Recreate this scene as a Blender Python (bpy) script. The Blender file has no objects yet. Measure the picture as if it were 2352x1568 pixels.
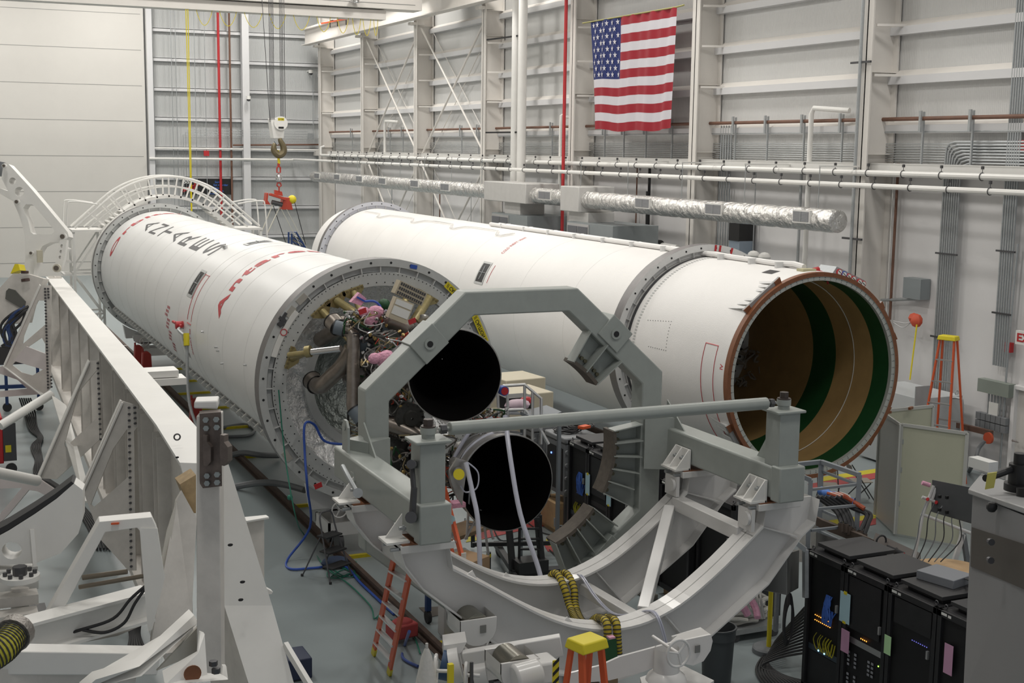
import bpy, bmesh, math, random
from mathutils import Vector, Matrix
from mathutils.geometry import tessellate_polygon
random.seed(7)
C = bpy.context.scene
COL = C.collection
PI = math.pi
# ------------------------------------------------------------------ camera
F_PX, YAW, PITCH, ROLL = 3026.452, math.radians(24.34636), math.radians(8.27425), math.radians(0.76514)
CAM = Vector((0, 0, 7.3))
_fw = Vector((math.sin(YAW)*math.cos(PITCH), math.cos(YAW)*math.cos(PITCH), -math.sin(PITCH)))
_r = Vector((math.cos(YAW), -math.sin(YAW), 0)); _u = _r.cross(_fw)
_r2 = _r*math.cos(ROLL) + _u*math.sin(ROLL); _u2 = -_r*math.sin(ROLL) + _u*math.cos(ROLL)
cd = bpy.data.cameras.new('camera'); cam = bpy.data.objects.new('camera', cd); COL.objects.link(cam)
cam.matrix_world = Matrix(((_r2.x, _u2.x, -_fw.x, CAM.x), (_r2.y, _u2.y, -_fw.y, CAM.y), (_r2.z, _u2.z, -_fw.z, CAM.z), (0, 0, 0, 1)))
cd.sensor_width = 36; cd.lens = F_PX/2352*36; cd.clip_end = 300; cd.clip_start = 0.05
C.camera = cam
# ------------------------------------------------------------------ world, light, exposure
w = bpy.data.worlds.new('world'); C.world = w; w.use_nodes = True
w.node_tree.nodes['Background'].inputs[0].default_value = (0.93, 0.96, 1.0, 1)
w.node_tree.nodes['Background'].inputs[1].default_value = 0.35
C.view_settings.view_transform = 'Standard'; C.view_settings.look = 'None'
C.view_settings.gamma = 1; C.view_settings.use_curve_mapping = False
C.view_settings.exposure = 0.0
def area(name, loc, sx, sy, power, col=(1, 0.97, 0.92)):
    l = bpy.data.lights.new(name, 'AREA'); l.shape = 'RECTANGLE'; l.size = sx; l.size_y = sy; l.energy = power; l.color = col
    o = bpy.data.objects.new(name, l); COL.objects.link(o); o.location = loc
    return o
for i in range(3):
    for j in range(6):
        area('high_bay_light', (1.5+i*8.5, 9+j*12.5, 17.6), 1.6, 2.2, [330, 400, 540, 640, 660, 620][j])

# ------------------------------------------------------------------ pixel -> place helpers (2352 x 1568 frame)
def ray(px, py):
    return (_r2*(px-1176) - _u2*(py-784) + _fw*F_PX).normalized()
def AX(px, py, x): d = ray(px, py); return CAM + d*((x-CAM.x)/d.x)
def AY(px, py, y): d = ray(px, py); return CAM + d*((y-CAM.y)/d.y)
def AZ(px, py, z): d = ray(px, py); return CAM + d*((z-CAM.z)/d.z)
def AD(px, py, dep): d = ray(px, py); return CAM + d*(dep/d.dot(_fw))
def ACY(px, py, cx, R=1.95, cz=3.18):
    d = ray(px, py); ox, oz = -cx, 7.3-cz
    a = d.x**2+d.z**2; b = ox*d.x+oz*d.z; c = ox*ox+oz*oz-R*R
    D = max(0, b*b-a*c); return CAM + d*((-b-math.sqrt(D))/a)
# ------------------------------------------------------------------ materials
MATS = {}
def mat(name, col, rough=0.5, metal=0.0, var=0.0, scale=3.0, bump=0.0, bscale=20.0, emit=None, es=1.0, spec=None, coat=0, stretch=None):
    if name in MATS: return MATS[name]
    m = bpy.data.materials.new(name); m.use_nodes = True; nt = m.node_tree; b = nt.nodes['Principled BSDF']
    b.inputs['Base Color'].default_value = (*col, 1); b.inputs['Roughness'].default_value = rough; b.inputs['Metallic'].default_value = metal
    if spec is not None: b.inputs['Specular IOR Level'].default_value = spec
    if coat: b.inputs['Coat Weight'].default_value = coat; b.inputs['Coat Roughness'].default_value = 0.15
    if emit: b.inputs['Emission Color'].default_value = (*emit, 1); b.inputs['Emission Strength'].default_value = es
    if var or bump:
        tc = nt.nodes.new('ShaderNodeNewGeometry'); mp = nt.nodes.new('ShaderNodeMapping')
        nt.links.new(tc.outputs['Position'], mp.inputs['Vector'])
        if stretch: mp.inputs['Scale'].default_value = stretch
    if var:
        n = nt.nodes.new('ShaderNodeTexNoise'); n.inputs['Scale'].default_value = scale; n.inputs['Detail'].default_value = 5; n.inputs['Roughness'].default_value = 0.65
        nt.links.new(mp.outputs[0], n.inputs['Vector'])
        r = nt.nodes.new('ShaderNodeMapRange'); r.inputs[1].default_value = 0.3; r.inputs[2].default_value = 0.7; r.inputs[3].default_value = 1-var; r.inputs[4].default_value = 1+var*0.5
        nt.links.new(n.outputs['Fac'], r.inputs[0])
        x = nt.nodes.new('ShaderNodeVectorMath'); x.operation = 'SCALE'; x.inputs[0].default_value = col
        nt.links.new(r.outputs[0], x.inputs['Scale']); nt.links.new(x.outputs[0], b.inputs['Base Color'])
        r2 = nt.nodes.new('ShaderNodeMapRange'); r2.inputs[3].default_value = rough*0.85; r2.inputs[4].default_value = min(1, rough*1.2)
        nt.links.new(n.outputs['Fac'], r2.inputs[0]); nt.links.new(r2.outputs[0], b.inputs['Roughness'])
    if bump:
        n2 = nt.nodes.new('ShaderNodeTexNoise'); n2.inputs['Scale'].default_value = bscale; n2.inputs['Detail'].default_value = 6
        nt.links.new(mp.outputs[0], n2.inputs['Vector'])
        bp = nt.nodes.new('ShaderNodeBump'); bp.inputs['Strength'].default_value = bump; bp.inputs['Distance'].default_value = 0.03
        nt.links.new(n2.outputs['Fac'], bp.inputs['Height']); nt.links.new(bp.outputs[0], b.inputs['Normal'])
    MATS[name] = m; return m
def wavebump(m, direction, scale, strength=0.4, dist=0.02):
    nt = m.node_tree; b = nt.nodes['Principled BSDF']
    g = nt.nodes.new('ShaderNodeNewGeometry'); wv = nt.nodes.new('ShaderNodeTexWave'); wv.bands_direction = direction; wv.inputs['Scale'].default_value = scale
    nt.links.new(g.outputs['Position'], wv.inputs['Vector']); bp = nt.nodes.new('ShaderNodeBump'); bp.inputs['Strength'].default_value = strength; bp.inputs['Distance'].default_value = dist
    nt.links.new(wv.outputs['Fac'], bp.inputs['Height']); nt.links.new(bp.outputs[0], b.inputs['Normal'])
    return m
WHITE = mat('white_paint', (.80, .79, .76), .42, var=.05, scale=1.5)
STEELW = mat('cream_steel', (.72, .69, .65), .5, var=.04, scale=1.2)
OLDW = mat('worn_white_paint', (.66, .63, .59), .5, var=.12, scale=3.5)
PANEL = wavebump(mat('wall_panel', (.62, .62, .61), .55, var=.03, scale=.6), 'Y', 5.2, .35, .012)
PANELE = wavebump(mat('end_wall_panel', (.50, .51, .51), .55, var=.03, scale=.6), 'X', 5.2, .5, .012)
WALLLO = mat('lower_wall', (.74, .73, .73), .5, var=.03, scale=.8)
GIRT = mat('girt_steel', (.68, .68, .69), .5)
TANK = mat('rocket_white', (.84, .84, .83), .38, var=.03, scale=1.0)
TANK2 = mat('rocket_cream_white', (.86, .845, .825), .5, var=.03, scale=1.0, bump=.12, bscale=60)
GREY = mat('grey_green_paint', (.33, .355, .335), .38, var=.07, scale=4)
RINGG = mat('ring_grey', (.55, .56, .55), .45, var=.08, scale=6)
RINGW = mat('ring_white', (.70, .70, .69), .45, var=.05, scale=6)
EDGE = mat('ring_edge', (.22, .21, .21), .45, metal=.6, var=.15, scale=8)
BLACK = mat('black', (.012, .012, .013), .5)
RUBBER = mat('rubber', (.03, .03, .032), .65)
DARK = mat('dark_steel', (.09, .09, .095), .45, metal=.5)
GALV = mat('galvanized', (.42, .44, .45), .45, metal=.5, var=.1, scale=15)
CHROME = mat('chrome', (.72, .72, .73), .22, metal=1)
ALU = mat('aluminium', (.62, .62, .62), .38, metal=.9)
FOIL = mat('foil', (.88, .88, .88), .27, metal=.72, bump=1.0, bscale=6, var=.08, scale=6)
FOIL.node_tree.nodes['Bump'].inputs['Distance'].default_value = .09
DUCTFOIL = mat('duct_foil', (.74, .73, .71), .26, metal=.85, bump=1.0, bscale=5, var=.1, scale=5)
DUCTFOIL.node_tree.nodes['Bump'].inputs['Distance'].default_value = .11
DUCTPAINT = mat('duct_board', (.60, .59, .57), .45, var=.06, scale=4)
GOLD = mat('gold_anodize', (.42, .35, .17), .35, metal=.6, var=.15, scale=12)
INCO = mat('heat_tinted_metal', (.30, .265, .235), .33, metal=.85, var=.2, scale=7)
SLEEVE = mat('sleeve_grey', (.14, .17, .20), .5)
PINK = mat('pink_foam', (.80, .40, .54), .7, var=.15, scale=14, bump=.8, bscale=25)
RED = mat('red', (.48, .025, .03), .5)
REDP = mat('red_paint', (.42, .04, .03), .45, var=.1, scale=5)
DECALR = mat('decal_red', (.55, .05, .06), .5)
DECALK = mat('decal_black', (.06, .06, .065), .5)
ORANGE = mat('ladder_orange', (.65, .10, .025), .5)
YELLOW = mat('yellow', (.72, .60, .02), .5)
YELBAR = mat('yellow_bar', (.62, .50, .01), .5, var=.15, scale=8)
BLUE = mat('blue', (.03, .09, .42), .5)
BLUET = mat('blue_paint', (.02, .05, .16), .45)
GREENC = mat('green_cord', (.02, .18, .12), .5)
RUST = mat('rusty_rail', (.085, .055, .042), .75, var=.4, scale=9)
RUSTP = mat('rust_pipe', (.18, .09, .06), .6, var=.2, scale=3)
FLOORM = mat('epoxy_floor', (.265, .305, .315), .36, var=.06, scale=.35)
BROWN = mat('phenolic_brown', (.23, .085, .035), .5, var=.15, scale=8)
SAND = mat('sand_liner', (.42, .27, .11), .55, var=.12, scale=2.5)
DGREEN = mat('green_liner', (.012, .075, .022), .5, var=.15, scale=5)
WOOD = mat('wood', (.50, .33, .17), .6, var=.15, scale=6)
CARD = mat('cardboard', (.36, .24, .14), .7)
PAPER = mat('paper', (.75, .75, .72), .6)
PAPERB = mat('paper_blue', (.45, .66, .74), .6)
PAPERG = mat('paper_green', (.50, .78, .42), .6)
PAPERP = mat('paper_pink', (.55, .30, .45), .6)
CASEG = mat('case_grey', (.16, .17, .18), .5)
CLEAR = mat('clear_hose', (.50, .51, .60), .25)
CREAMP = mat('cream_panel', (.60, .60, .47), .5)
# ------------------------------------------------------------------ mesh builder
SPLIT = set('rib bolt_hole weld_seam pipe_clamp bolt bolt_head bracket_bolt foot_bolt lifting_eye corner_knob fin_bracket hinge clip red_tie connector louver flange_hole stripe indicator_lights drive_bays rope black_line steel_cable panel_joint red_stripe ring_plate raceway_clip raceway_tube fastener_row liner_cable stay_angle hex_bolt tread ladder_rung conduit loop arrow top_pipe zigzag_tube jam_nut rail_weld rivet clamp skid bracket stiffener_strip battens strap pink_scrap'.split())
class MB:
    def __init__(s): s.v = []; s.f = []; s.mi = []; s.cur = 0
    def add(s, vs, fs):
        n = len(s.v); s.v += [Vector(p) for p in vs]; s.f += [tuple(i+n for i in f) for f in fs]; s.mi += [s.cur]*len(fs); return s
    def m(s, i): s.cur = i; return s
    def hexa(s, a, b): # two quads
        return s.add(list(a)+list(b), [(3, 2, 1, 0), (4, 5, 6, 7), (0, 1, 5, 4), (1, 2, 6, 5), (2, 3, 7, 6), (3, 0, 4, 7)])
    def box(s, lo, hi):
        x0, y0, z0 = lo; x1, y1, z1 = hi
        return s.hexa([(x0, y0, z0), (x1, y0, z0), (x1, y1, z0), (x0, y1, z0)], [(x0, y0, z1), (x1, y0, z1), (x1, y1, z1), (x0, y1, z1)])
    def cbox(s, c, sz, rz=0, R=None):
        M = R if R else Matrix.Rotation(rz, 3, 'Z'); c = Vector(c); h = [q/2 for q in sz]
        q = lambda i, j, k: c + M @ Vector((i*h[0], j*h[1], k*h[2]))
        return s.hexa([q(-1, -1, -1), q(1, -1, -1), q(1, 1, -1), q(-1, 1, -1)], [q(-1, -1, 1), q(1, -1, 1), q(1, 1, 1), q(-1, 1, 1)])
    def frame(s, p0, p1, up=(0, 0, 1)):
        p0 = Vector(p0); p1 = Vector(p1); d = (p1-p0).normalized(); up = Vector(up)
        if abs(d.dot(up)) > .99: up = Vector((0, 1, 0)) if abs(d.y) < .9 else Vector((1, 0, 0))
        x = d.cross(up).normalized(); return p0, p1, d, x, x.cross(d)
    def beam(s, p0, p1, w, h, up=(0, 0, 1), off=(0, 0)): # w sideways, h along up
        p0, p1, d, x, y = s.frame(p0, p1, up); o = x*off[0]+y*off[1]
        q = lambda p: [p+o-x*w/2-y*h/2, p+o+x*w/2-y*h/2, p+o+x*w/2+y*h/2, p+o-x*w/2+y*h/2]
        return s.hexa(q(p1), q(p0))
    def ibeam(s, p0, p1, w, h, t=.02, tw=.015, up=(0, 0, 1)):
        s.beam(p0, p1, w, t, up, (0, h/2-t/2)); s.beam(p0, p1, w, t, up, (0, -h/2+t/2)); return s.beam(p0, p1, tw, h-2*t, up)
    def cyl(s, p0, p1, r, r2=None, n=14, cap=True):
        if r2 is None: r2 = r
        p0, p1, d, x, y = s.frame(p0, p1); vs = []
        for p, rr in ((p0, r), (p1, r2)):
            for i in range(n): a = 2*PI*i/n; vs.append(p + x*math.cos(a)*rr + y*math.sin(a)*rr)
        fs = [(i, (i+1) % n, n+(i+1) % n, n+i) for i in range(n)]
        if cap: fs += [tuple(range(n))[::-1], tuple(range(n, 2*n))]
        return s.add(vs, fs)
    def tube(s, pts, r, n=8, closed=False, radii=None):
        pts = [Vector(p) for p in pts]; N = len(pts); vs = []
        t0 = (pts[1]-pts[0]).normalized(); up = Vector((0, 0, 1)) if abs(t0.z) < .9 else Vector((1, 0, 0)); x = t0.cross(up).normalized()
        for k in range(N):
            a = pts[(k-1) % N] if (k or closed) else pts[0]; b = pts[(k+1) % N] if (k < N-1 or closed) else pts[-1]
            t = (b-a).normalized() if (b-a).length > 1e-9 else t0
            x = (x - t*x.dot(t)).normalized() if (x - t*x.dot(t)).length > 1e-6 else x; y = t.cross(x); rr = radii[k] if radii else r
            for i in range(n): g = 2*PI*i/n; vs.append(pts[k]+x*math.cos(g)*rr+y*math.sin(g)*rr)
        fs = []
        for k in range(N if closed else N-1):
            k2 = (k+1) % N
            for i in range(n): fs.append((k*n+i, k*n+(i+1) % n, k2*n+(i+1) % n, k2*n+i))
        if not closed: fs += [tuple(range(n))[::-1], tuple(range((N-1)*n, N*n))]
        return s.add(vs, fs)
    def lathe(s, prof, c, axis='Y', n=48, a0=0, a1=2*PI, closed=False): # prof: (r, h) ; c: centre; h added along axis
        full = abs(a1-a0-2*PI) < 1e-6; m = n if full else n+1; vs = []; c = Vector(c)
        for r, h in prof:
            for i in range(m):
                a = a0+(a1-a0)*i/n; x, y = r*math.cos(a), r*math.sin(a)
                vs.append(c + (Vector((x, h, y)) if axis == 'Y' else Vector((x, y, h)) if axis == 'Z' else Vector((h, x, y))))
        fs = []; P = len(prof)
        for k in range(P if closed else P-1):
            k2 = (k+1) % P
            for i in range(n): j = (i+1) % m; fs.append((k*m+i, k*m+j, k2*m+j, k2*m+i))
        return s.add(vs, fs)
    def prism(s, outline, off, holes=()): # planar outline of 3D points, extruded by vector off; holes are other outlines
        off = Vector(off); loops = [[Vector(p) for p in outline]]+[[Vector(p) for p in h] for h in holes]
        flat = [p for l in loops for p in l]; tris = tessellate_polygon(loops); N = len(flat)
        fs = [tuple(t) for t in tris]+[tuple(i+N for i in t[::-1]) for t in tris]; b = 0
        for l in loops:
            L = len(l)
            for i in range(L): fs.append((b+i, b+(i+1) % L, N+b+(i+1) % L, N+b+i))
            b += L
        return s.add(flat+[p+off for p in flat], fs)
    def sphere(s, c, r, n=12, sc=(1, 1, 1)):
        c = Vector(c); vs = [c+Vector((0, 0, r*sc[2]))]; K = n//2
        for k in range(1, K):
            p = PI*k/K
            for i in range(n): a = 2*PI*i/n; vs.append(c+Vector((r*math.sin(p)*math.cos(a)*sc[0], r*math.sin(p)*math.sin(a)*sc[1], r*math.cos(p)*sc[2])))
        vs.append(c-Vector((0, 0, r*sc[2]))); L = len(vs)-1
        fs = [(0, 1+i, 1+(i+1) % n) for i in range(n)]
        for k in range(K-2):
            for i in range(n): fs.append((1+k*n+i, 1+(k+1)*n+i, 1+(k+1)*n+(i+1) % n, 1+k*n+(i+1) % n))
        fs += [(L, 1+(K-2)*n+(i+1) % n, 1+(K-2)*n+i) for i in range(n)]
        return s.add(vs, fs)
    def build(s, name, m, parent=None, bevel=0, smooth=True, angle=35, origin=None):
        if name in SPLIT and parent is not None:
            par = list(range(len(s.v)))
            def find(a):
                while par[a] != a: par[a] = par[par[a]]; a = par[a]
                return a
            for f in s.f:
                r = find(f[0])
                for k in f[1:]: par[find(k)] = r
            comp = {}
            for fi, f in enumerate(s.f): comp.setdefault(find(f[0]), []).append(fi)
            if 1 < len(comp) <= 100:
                first = None
                for fl in comp.values():
                    q = MB(); mp = {}
                    for fi in fl:
                        for i in s.f[fi]:
                            if i not in mp: mp[i] = len(q.v); q.v.append(s.v[i])
                        q.f.append(tuple(mp[i] for i in s.f[fi])); q.mi.append(s.mi[fi])
                    o = q._build(name, m, parent, bevel, smooth, angle); first = first or o
                return first
            if len(comp) > 100:
                o = s._build(name, m, parent, bevel, smooth, angle); o['kind'] = 'stuff'; return o
        return s._build(name, m, parent, bevel, smooth, angle, origin)
    def _build(s, name, m, parent=None, bevel=0, smooth=True, angle=35, origin=None):
        me = bpy.data.meshes.new(name)
        if parent is not None: o0 = wloc(parent)
        elif origin is not None: o0 = Vector(origin)
        else:
            xs = [p.x for p in s.v]; ys = [p.y for p in s.v]; o0 = Vector(((min(xs)+max(xs))/2, (min(ys)+max(ys))/2, min(p.z for p in s.v)))
        loc = Vector((0, 0, 0)) if parent is not None else o0
        me.from_pydata([p-o0 for p in s.v], [], s.f)
        bm = bmesh.new(); bm.from_mesh(me); bmesh.ops.recalc_face_normals(bm, faces=bm.faces); bm.to_mesh(me); bm.free()
        for q in (m if isinstance(m, (list, tuple)) else [m]): me.materials.append(q)
        if any(s.mi): me.polygons.foreach_set('material_index', s.mi)
        if smooth:
            me.polygons.foreach_set('use_smooth', [True]*len(me.polygons)); me.set_sharp_from_angle(angle=math.radians(angle))
        o = bpy.data.objects.new(name, me); COL.objects.link(o)
        if parent is not None: o.parent = parent
        o.location = loc
        if bevel:
            b = o.modifiers.new('bevel', 'BEVEL'); b.width = bevel; b.segments = 2; b.limit_method = 'ANGLE'; b.angle_limit = math.radians(40)
        return o
def wloc(o):
    l = Vector(o.location)
    while o.parent: o = o.parent; l += o.location
    return l
def thing(name, loc, label, cat, group=None):
    o = bpy.data.objects.new(name, None); COL.objects.link(o); o.location = loc; o.empty_display_size = .2
    o['label'] = label; o['category'] = cat
    if group: o['group'] = group
    return o
def tag(o, label, cat, group=None):
    o['label'] = label; o['category'] = cat
    if group: o['group'] = group
    return o
def struct(o): o['kind'] = 'structure'; return o
def part(o, label): o['label'] = label; return o
def copytree(o, parent=None, off=Vector((0, 0, 0))):
    c = o.copy(); COL.objects.link(c); c.parent = parent
    if parent is None: c.location = Vector(o.location)+off
    for ch in [q for q in o.children]: copytree(ch, c)
    return c
def dup(o, off, label, group=None):
    c = copytree(o, None, Vector(off)); c['label'] = label
    if group: c['group'] = group
    return c
def smoothpath(pts, k=6):
    P = [Vector(p) for p in pts]; out = []
    for i in range(len(P)-1):
        a = P[max(0, i-1)]; b = P[i]; c = P[i+1]; d = P[min(len(P)-1, i+2)]
        for j in range(k):
            t = j/k; out.append(.5*((2*b)+(c-a)*t+(2*a-5*b+4*c-d)*t*t+(3*b-a-3*c+d)*t**3))
    return out+[P[-1]]
def textmesh(txt, h, bold=.0, spacing=1.0):
    cu = bpy.data.curves.new('lettering', 'FONT'); cu.body = txt; cu.size = 1; cu.offset = bold; cu.space_character = spacing; cu.resolution_u = 3
    o = bpy.data.objects.new('lettering', cu); COL.objects.link(o)
    me = bpy.data.meshes.new_from_object(o.evaluated_get(bpy.context.evaluated_depsgraph_get()))
    bpy.data.objects.remove(o); bpy.data.curves.remove(cu)
    return me
def textgeo(txt, width, height, bold=0, cut=None, spacing=1.0):
    me = textmesh(txt, 1, bold, spacing); bm = bmesh.new(); bm.from_mesh(me)
    xs = [v.co.x for v in bm.verts]; ys = [v.co.y for v in bm.verts]; x0, x1, y0, y1 = min(xs), max(xs), min(ys), max(ys)
    for v in bm.verts: v.co = Vector(((v.co.x-x0)/(x1-x0)*width, (v.co.y-y0)/(y1-y0)*height, 0))
    if cut:
        k = cut
        while k < width:
            bmesh.ops.bisect_plane(bm, geom=bm.verts[:]+bm.edges[:]+bm.faces[:], plane_co=(k, 0, 0), plane_no=(1, 0, 0)); k += cut
    vs = [v.co.copy() for v in bm.verts]; bm.verts.index_update(); fs = [tuple(v.index for v in f.verts) for f in bm.faces]; bm.free(); bpy.data.meshes.remove(me)
    return vs, fs
def decal_text(name, txt, origin, right, up, width, height, m, parent, bold=0):
    vs, fs = textgeo(txt, width, height, bold); o = Vector(origin); r = Vector(right).normalized(); u = Vector(up).normalized()
    return MB().add([o+r*v.x+u*v.y for v in vs], fs).build(name, m, parent, smooth=False)
def wrap_text(name, txt, cx, y0, th0, th1, h, m, parent, R=1.95, bold=.02, cz=3.18, spacing=1.0):
    wdt = math.radians(abs(th0-th1))*R; vs, fs = textgeo(txt, wdt, h, bold, .08, spacing); out = []
    for v in vs:
        t = math.radians(th0)+(math.radians(th1-th0))*v.x/wdt; out.append((cx+(R+.006)*math.cos(t), y0+v.y, cz+(R+.006)*math.sin(t)))
    return MB().add(out, fs).build(name, m, parent, smooth=False)
def cylp(cx, y, th, R=1.95, cz=3.18):
    t = math.radians(th); return Vector((cx+R*math.cos(t), y, cz+R*math.sin(t)))
# ================================================================== the hall
XW, YE = 22.4, 77.6
struct(MB().box((-14, -3, -.2), (XW+.3, YE+.3, 0)).build('floor', FLOORM))
struct(MB().box((XW, -3, 6.95), (XW+.2, YE, 18)).build('wall_right', PANEL))
struct(MB().box((XW-.02, -3, 0), (XW+.2, YE, 6.95)).build('wall_right_lower', WALLLO))
struct(MB().box((-14, YE, 0), (XW+.2, YE+.2, 18)).build('wall_end', PANELE))
struct(MB().box((-14.2, -3, 0), (-14, YE, 18)).build('wall_left', STEELW))
struct(MB().box((-14, -3, 18), (XW+.2, YE, 18.2)).build('ceiling', STEELW))
DOORM = mat('door_panel', (.66, .64, .605), .55, var=.03, scale=.5)
SEAM = mat('seam', (.3, .3, .29), .6)
d = struct(MB().box((-6, YE-.5, 0), (12.06, YE-.05, 17)).build('door_1', DOORM))
b = MB()
for k in range(14): b.box((-6, YE-.505, .75+k*1.96-.0), (11.9, YE-.499, .75+k*1.96+.03))
for k in range(3): pass
b.build('panel_joint', SEAM, d)
# end wall girts, posts
ti = 1
for z in (1.6, 3.6, 6.0, 8.6, 10.0, 11.2, 12.7, 14.2, 15.7): pass
for k in range(9):
    z = AY(540, 540-k*66.6, YE-.2).z
    b = MB(); b.box((12.3, YE-.22, z), (XW, YE, z+.03)); b.box((12.3, YE-.22, z-.16), (XW, YE-.2, z+.03))
    struct(b.build('trim_%d' % ti, GIRT)); ti += 1
for xx, w_ in ((17.75, .4), (12.35, .3)):
    b = MB(); b.ibeam((xx, YE-.42, 0), (xx, YE-.42, 16), w_, .4, .03, .02, up=(0, 1, 0)); struct(b.build('trim_%d' % ti, GIRT)); ti += 1
# right wall girts
for k in range(7):
    z = 8.02+k*1.19
    b = MB(); b.prism([(XW, 0, z+.16), (XW-.2, 0, z+.01), (XW, 0, z+.01)], (0, YE, 0)); b.m(1); b.box((XW-.22, 0, z-.19), (XW-.18, YE, z+.01)); b.box((XW-.2, 0, z-.19), (XW, YE, z-.17)); struct(b.build('trim_%d' % ti, [STEELW, GIRT])); ti += 1
b = MB(); b.box((XW-.5, 0, 6.88), (XW, YE, 7.05)); b.box((XW-.52, 0, 6.80), (XW-.48, YE, 7.08)); struct(b.build('trim_%d' % ti, STEELW)); ti += 1
# columns
names = ['narrow cream steel column in the far corner of the hall', 'cream steel column, second from the far corner, left end of the first rod bracing', 'cream steel column between the two X-braced bays',
         'cream steel column right of the second X-braced bay', 'cream steel column behind the left edge of the flag', 'broad cream steel column just right of the flag', 'nearest cream steel column, with grey conduit up its front']
for i, yc in enumerate((74.9, 66.95, 58.85, 50.75, 42.65, 34.5, 26.6)):
    b = MB(); b.box((21.5, yc-.2, 0), (21.54, yc+.2, 17.9)); b.box((21.5, yc-.02, 0), (XW-.04, yc+.02, 17.9)); b.box((XW-.1, yc-.2, 0), (XW-.05, yc+.2, 17.9))
    for z in (7.3, 9.3, 11.9, 12.9): b.box((21.54, yc-.19, z), (XW-.1, yc+.19, z+.02))
    o = tag(b.build('steel_column', STEELW), names[i], 'column', 'steel columns along the right wall')
    bb = MB()
    for z in (9.2+.03, 10.4+.03, 11.6): bb.beam((21.6, yc-.21, z), (XW-.05, yc-.55, z), .06, .06)
    bb.build('stay_angle', STEELW, o)
# rod bracing in two bays
def brace(y0, y1, z0, z1, lab):
    t = thing('cross_brace', (21.75, (y0+y1)/2, z0), lab, 'brace', 'rod X braces on the right wall')
    MB().cyl((21.7, y0, z1), (21.7, y1, z0), .045).build('rod', STEELW, t); MB().cyl((21.8, y1, z1), (21.8, y0, z0), .045).build('rod', STEELW, t)
    MB().cyl((22.2, y0, z1), (22.2, y1, z0), .018).build('thin_rod', STEELW, t); MB().cyl((22.24, y1, z1), (22.24, y0, z0), .018).build('thin_rod', STEELW, t)
brace(66.7, 59.1, 7.1, 12.8, 'upper steel X brace in the further braced bay'); brace(58.6, 51.0, 7.1, 12.8, 'upper steel X brace in the nearer braced bay')
brace(66.7, 59.1, .6, 6.7, 'lower steel X brace in the further bay, below the white pipes'); brace(58.6, 51.0, .6, 6.7, 'lower steel X brace in the nearer bay, behind the foil duct')
# crane runway and bridge
b = MB(); b.ibeam((21.0, 5, 13.55), (21.0, 76, 13.55), .45, .9, .05, .03); b.beam((21, 5, 14.06), (21, 76, 14.06), .08, .1)
for yc in (74.9, 66.95, 58.85, 50.75, 42.65): b.beam((21.2, yc, 13.0), (21.9, yc, 13.0), .35, .12)
tag(b.build('crane_runway_beam', STEELW), 'cream steel crane runway beam high along the right wall', 'beam')
t = thing('overhead_crane_bridge', (4, 54, 12.6), 'wide cream overhead travelling crane bridge across the top left', 'crane')
YB = 54
MB().box((-8, YB-.05, 12.63), (18.4, YB+.7, 13.02)).build('lower_flange', STEELW, t)
MB().box((-8, YB-.35, 13.06), (19.9, YB+.7, 14.9)).build('box_girder', STEELW, t)
MB().box((-8, YB-.36, 13.25), (19.6, YB-.345, 13.28)).build('weld_line', SEAM, t)
b = MB(); b.box((19.7, YB-2.2, 14.2), (21.35, YB+2.2, 15.0)); b.build('end_truck', STEELW, t)
b = MB(); b.tube([(3, YB-.42, 13.55), (17.3, YB-.42, 13.5), (17.42, YB-.42, 13.6), (17.42, YB-.42, 14.6)], .03); b.build('conduit', GALV, t)
q = AY(816, 2, YB-.6)
b = MB(); b.lathe([(.02, .16), (.12, .14), (.2, .0), (.22, -.06)], q, 'Z', 18); b.cyl(q+Vector((0, 0, .15)), q+Vector((0, .3, .6)), .03); b.build('work_light', CHROME, t)
t2 = thing('festoon_cable', (11, YB, 11.8), 'yellow festoon cable hanging in loops below the crane bridge', 'cable')
b = MB()
for xa, xb, yt, yb_ in ((450, 488, 24, 58), (503, 544, 28, 60), (560, 603, 30, 63), (618, 657, 34, 66), (673, 712, 36, 69), (727, 760, 40, 73), (774, 801, 42, 76), (809, 829, 43, 80), (833, 852, 44, 82), (858, 868, 46, 82)):
    A_ = AY(xa, yt, YB+.1); B_ = AY(xb, yt+2, YB+.1); M_ = AY((xa+xb)/2, yb_, YB+.1); d_ = A_.z-M_.z
    A_.z = B_.z = 12.7; d_ = 12.7-M_.z
    b.tube([A_+(B_-A_)*(j/12)-Vector((0, 0, d_*math.sin(PI*j/12)**.75)) for j in range(13)], .013, 5)
b.build('loop', YELLOW, t2)
t2b = thing('collector_rail', (20.8, 72, 14), 'orange conductor bar with black brackets on top of the runway beam', 'rail')
b = MB(); b.beam(AX(738, 54, 20.5), AX(803, 42, 20.5), .05, .08); b.build('bar', ORANGE, t2b)
b = MB()
for x_, y_ in ((758, 48), (775, 45), (795, 41)): p = AX(x_, y_, 20.6); b.beam(p, p+Vector((0, 0, -.35)), .04, .04); b.beam(p, p+Vector((0, -.5, 0)), .04, .04); b.beam(p, (21.0, p.y, 14.05), .04, .04)
b.build('bracket', BLACK, t2b)
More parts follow.
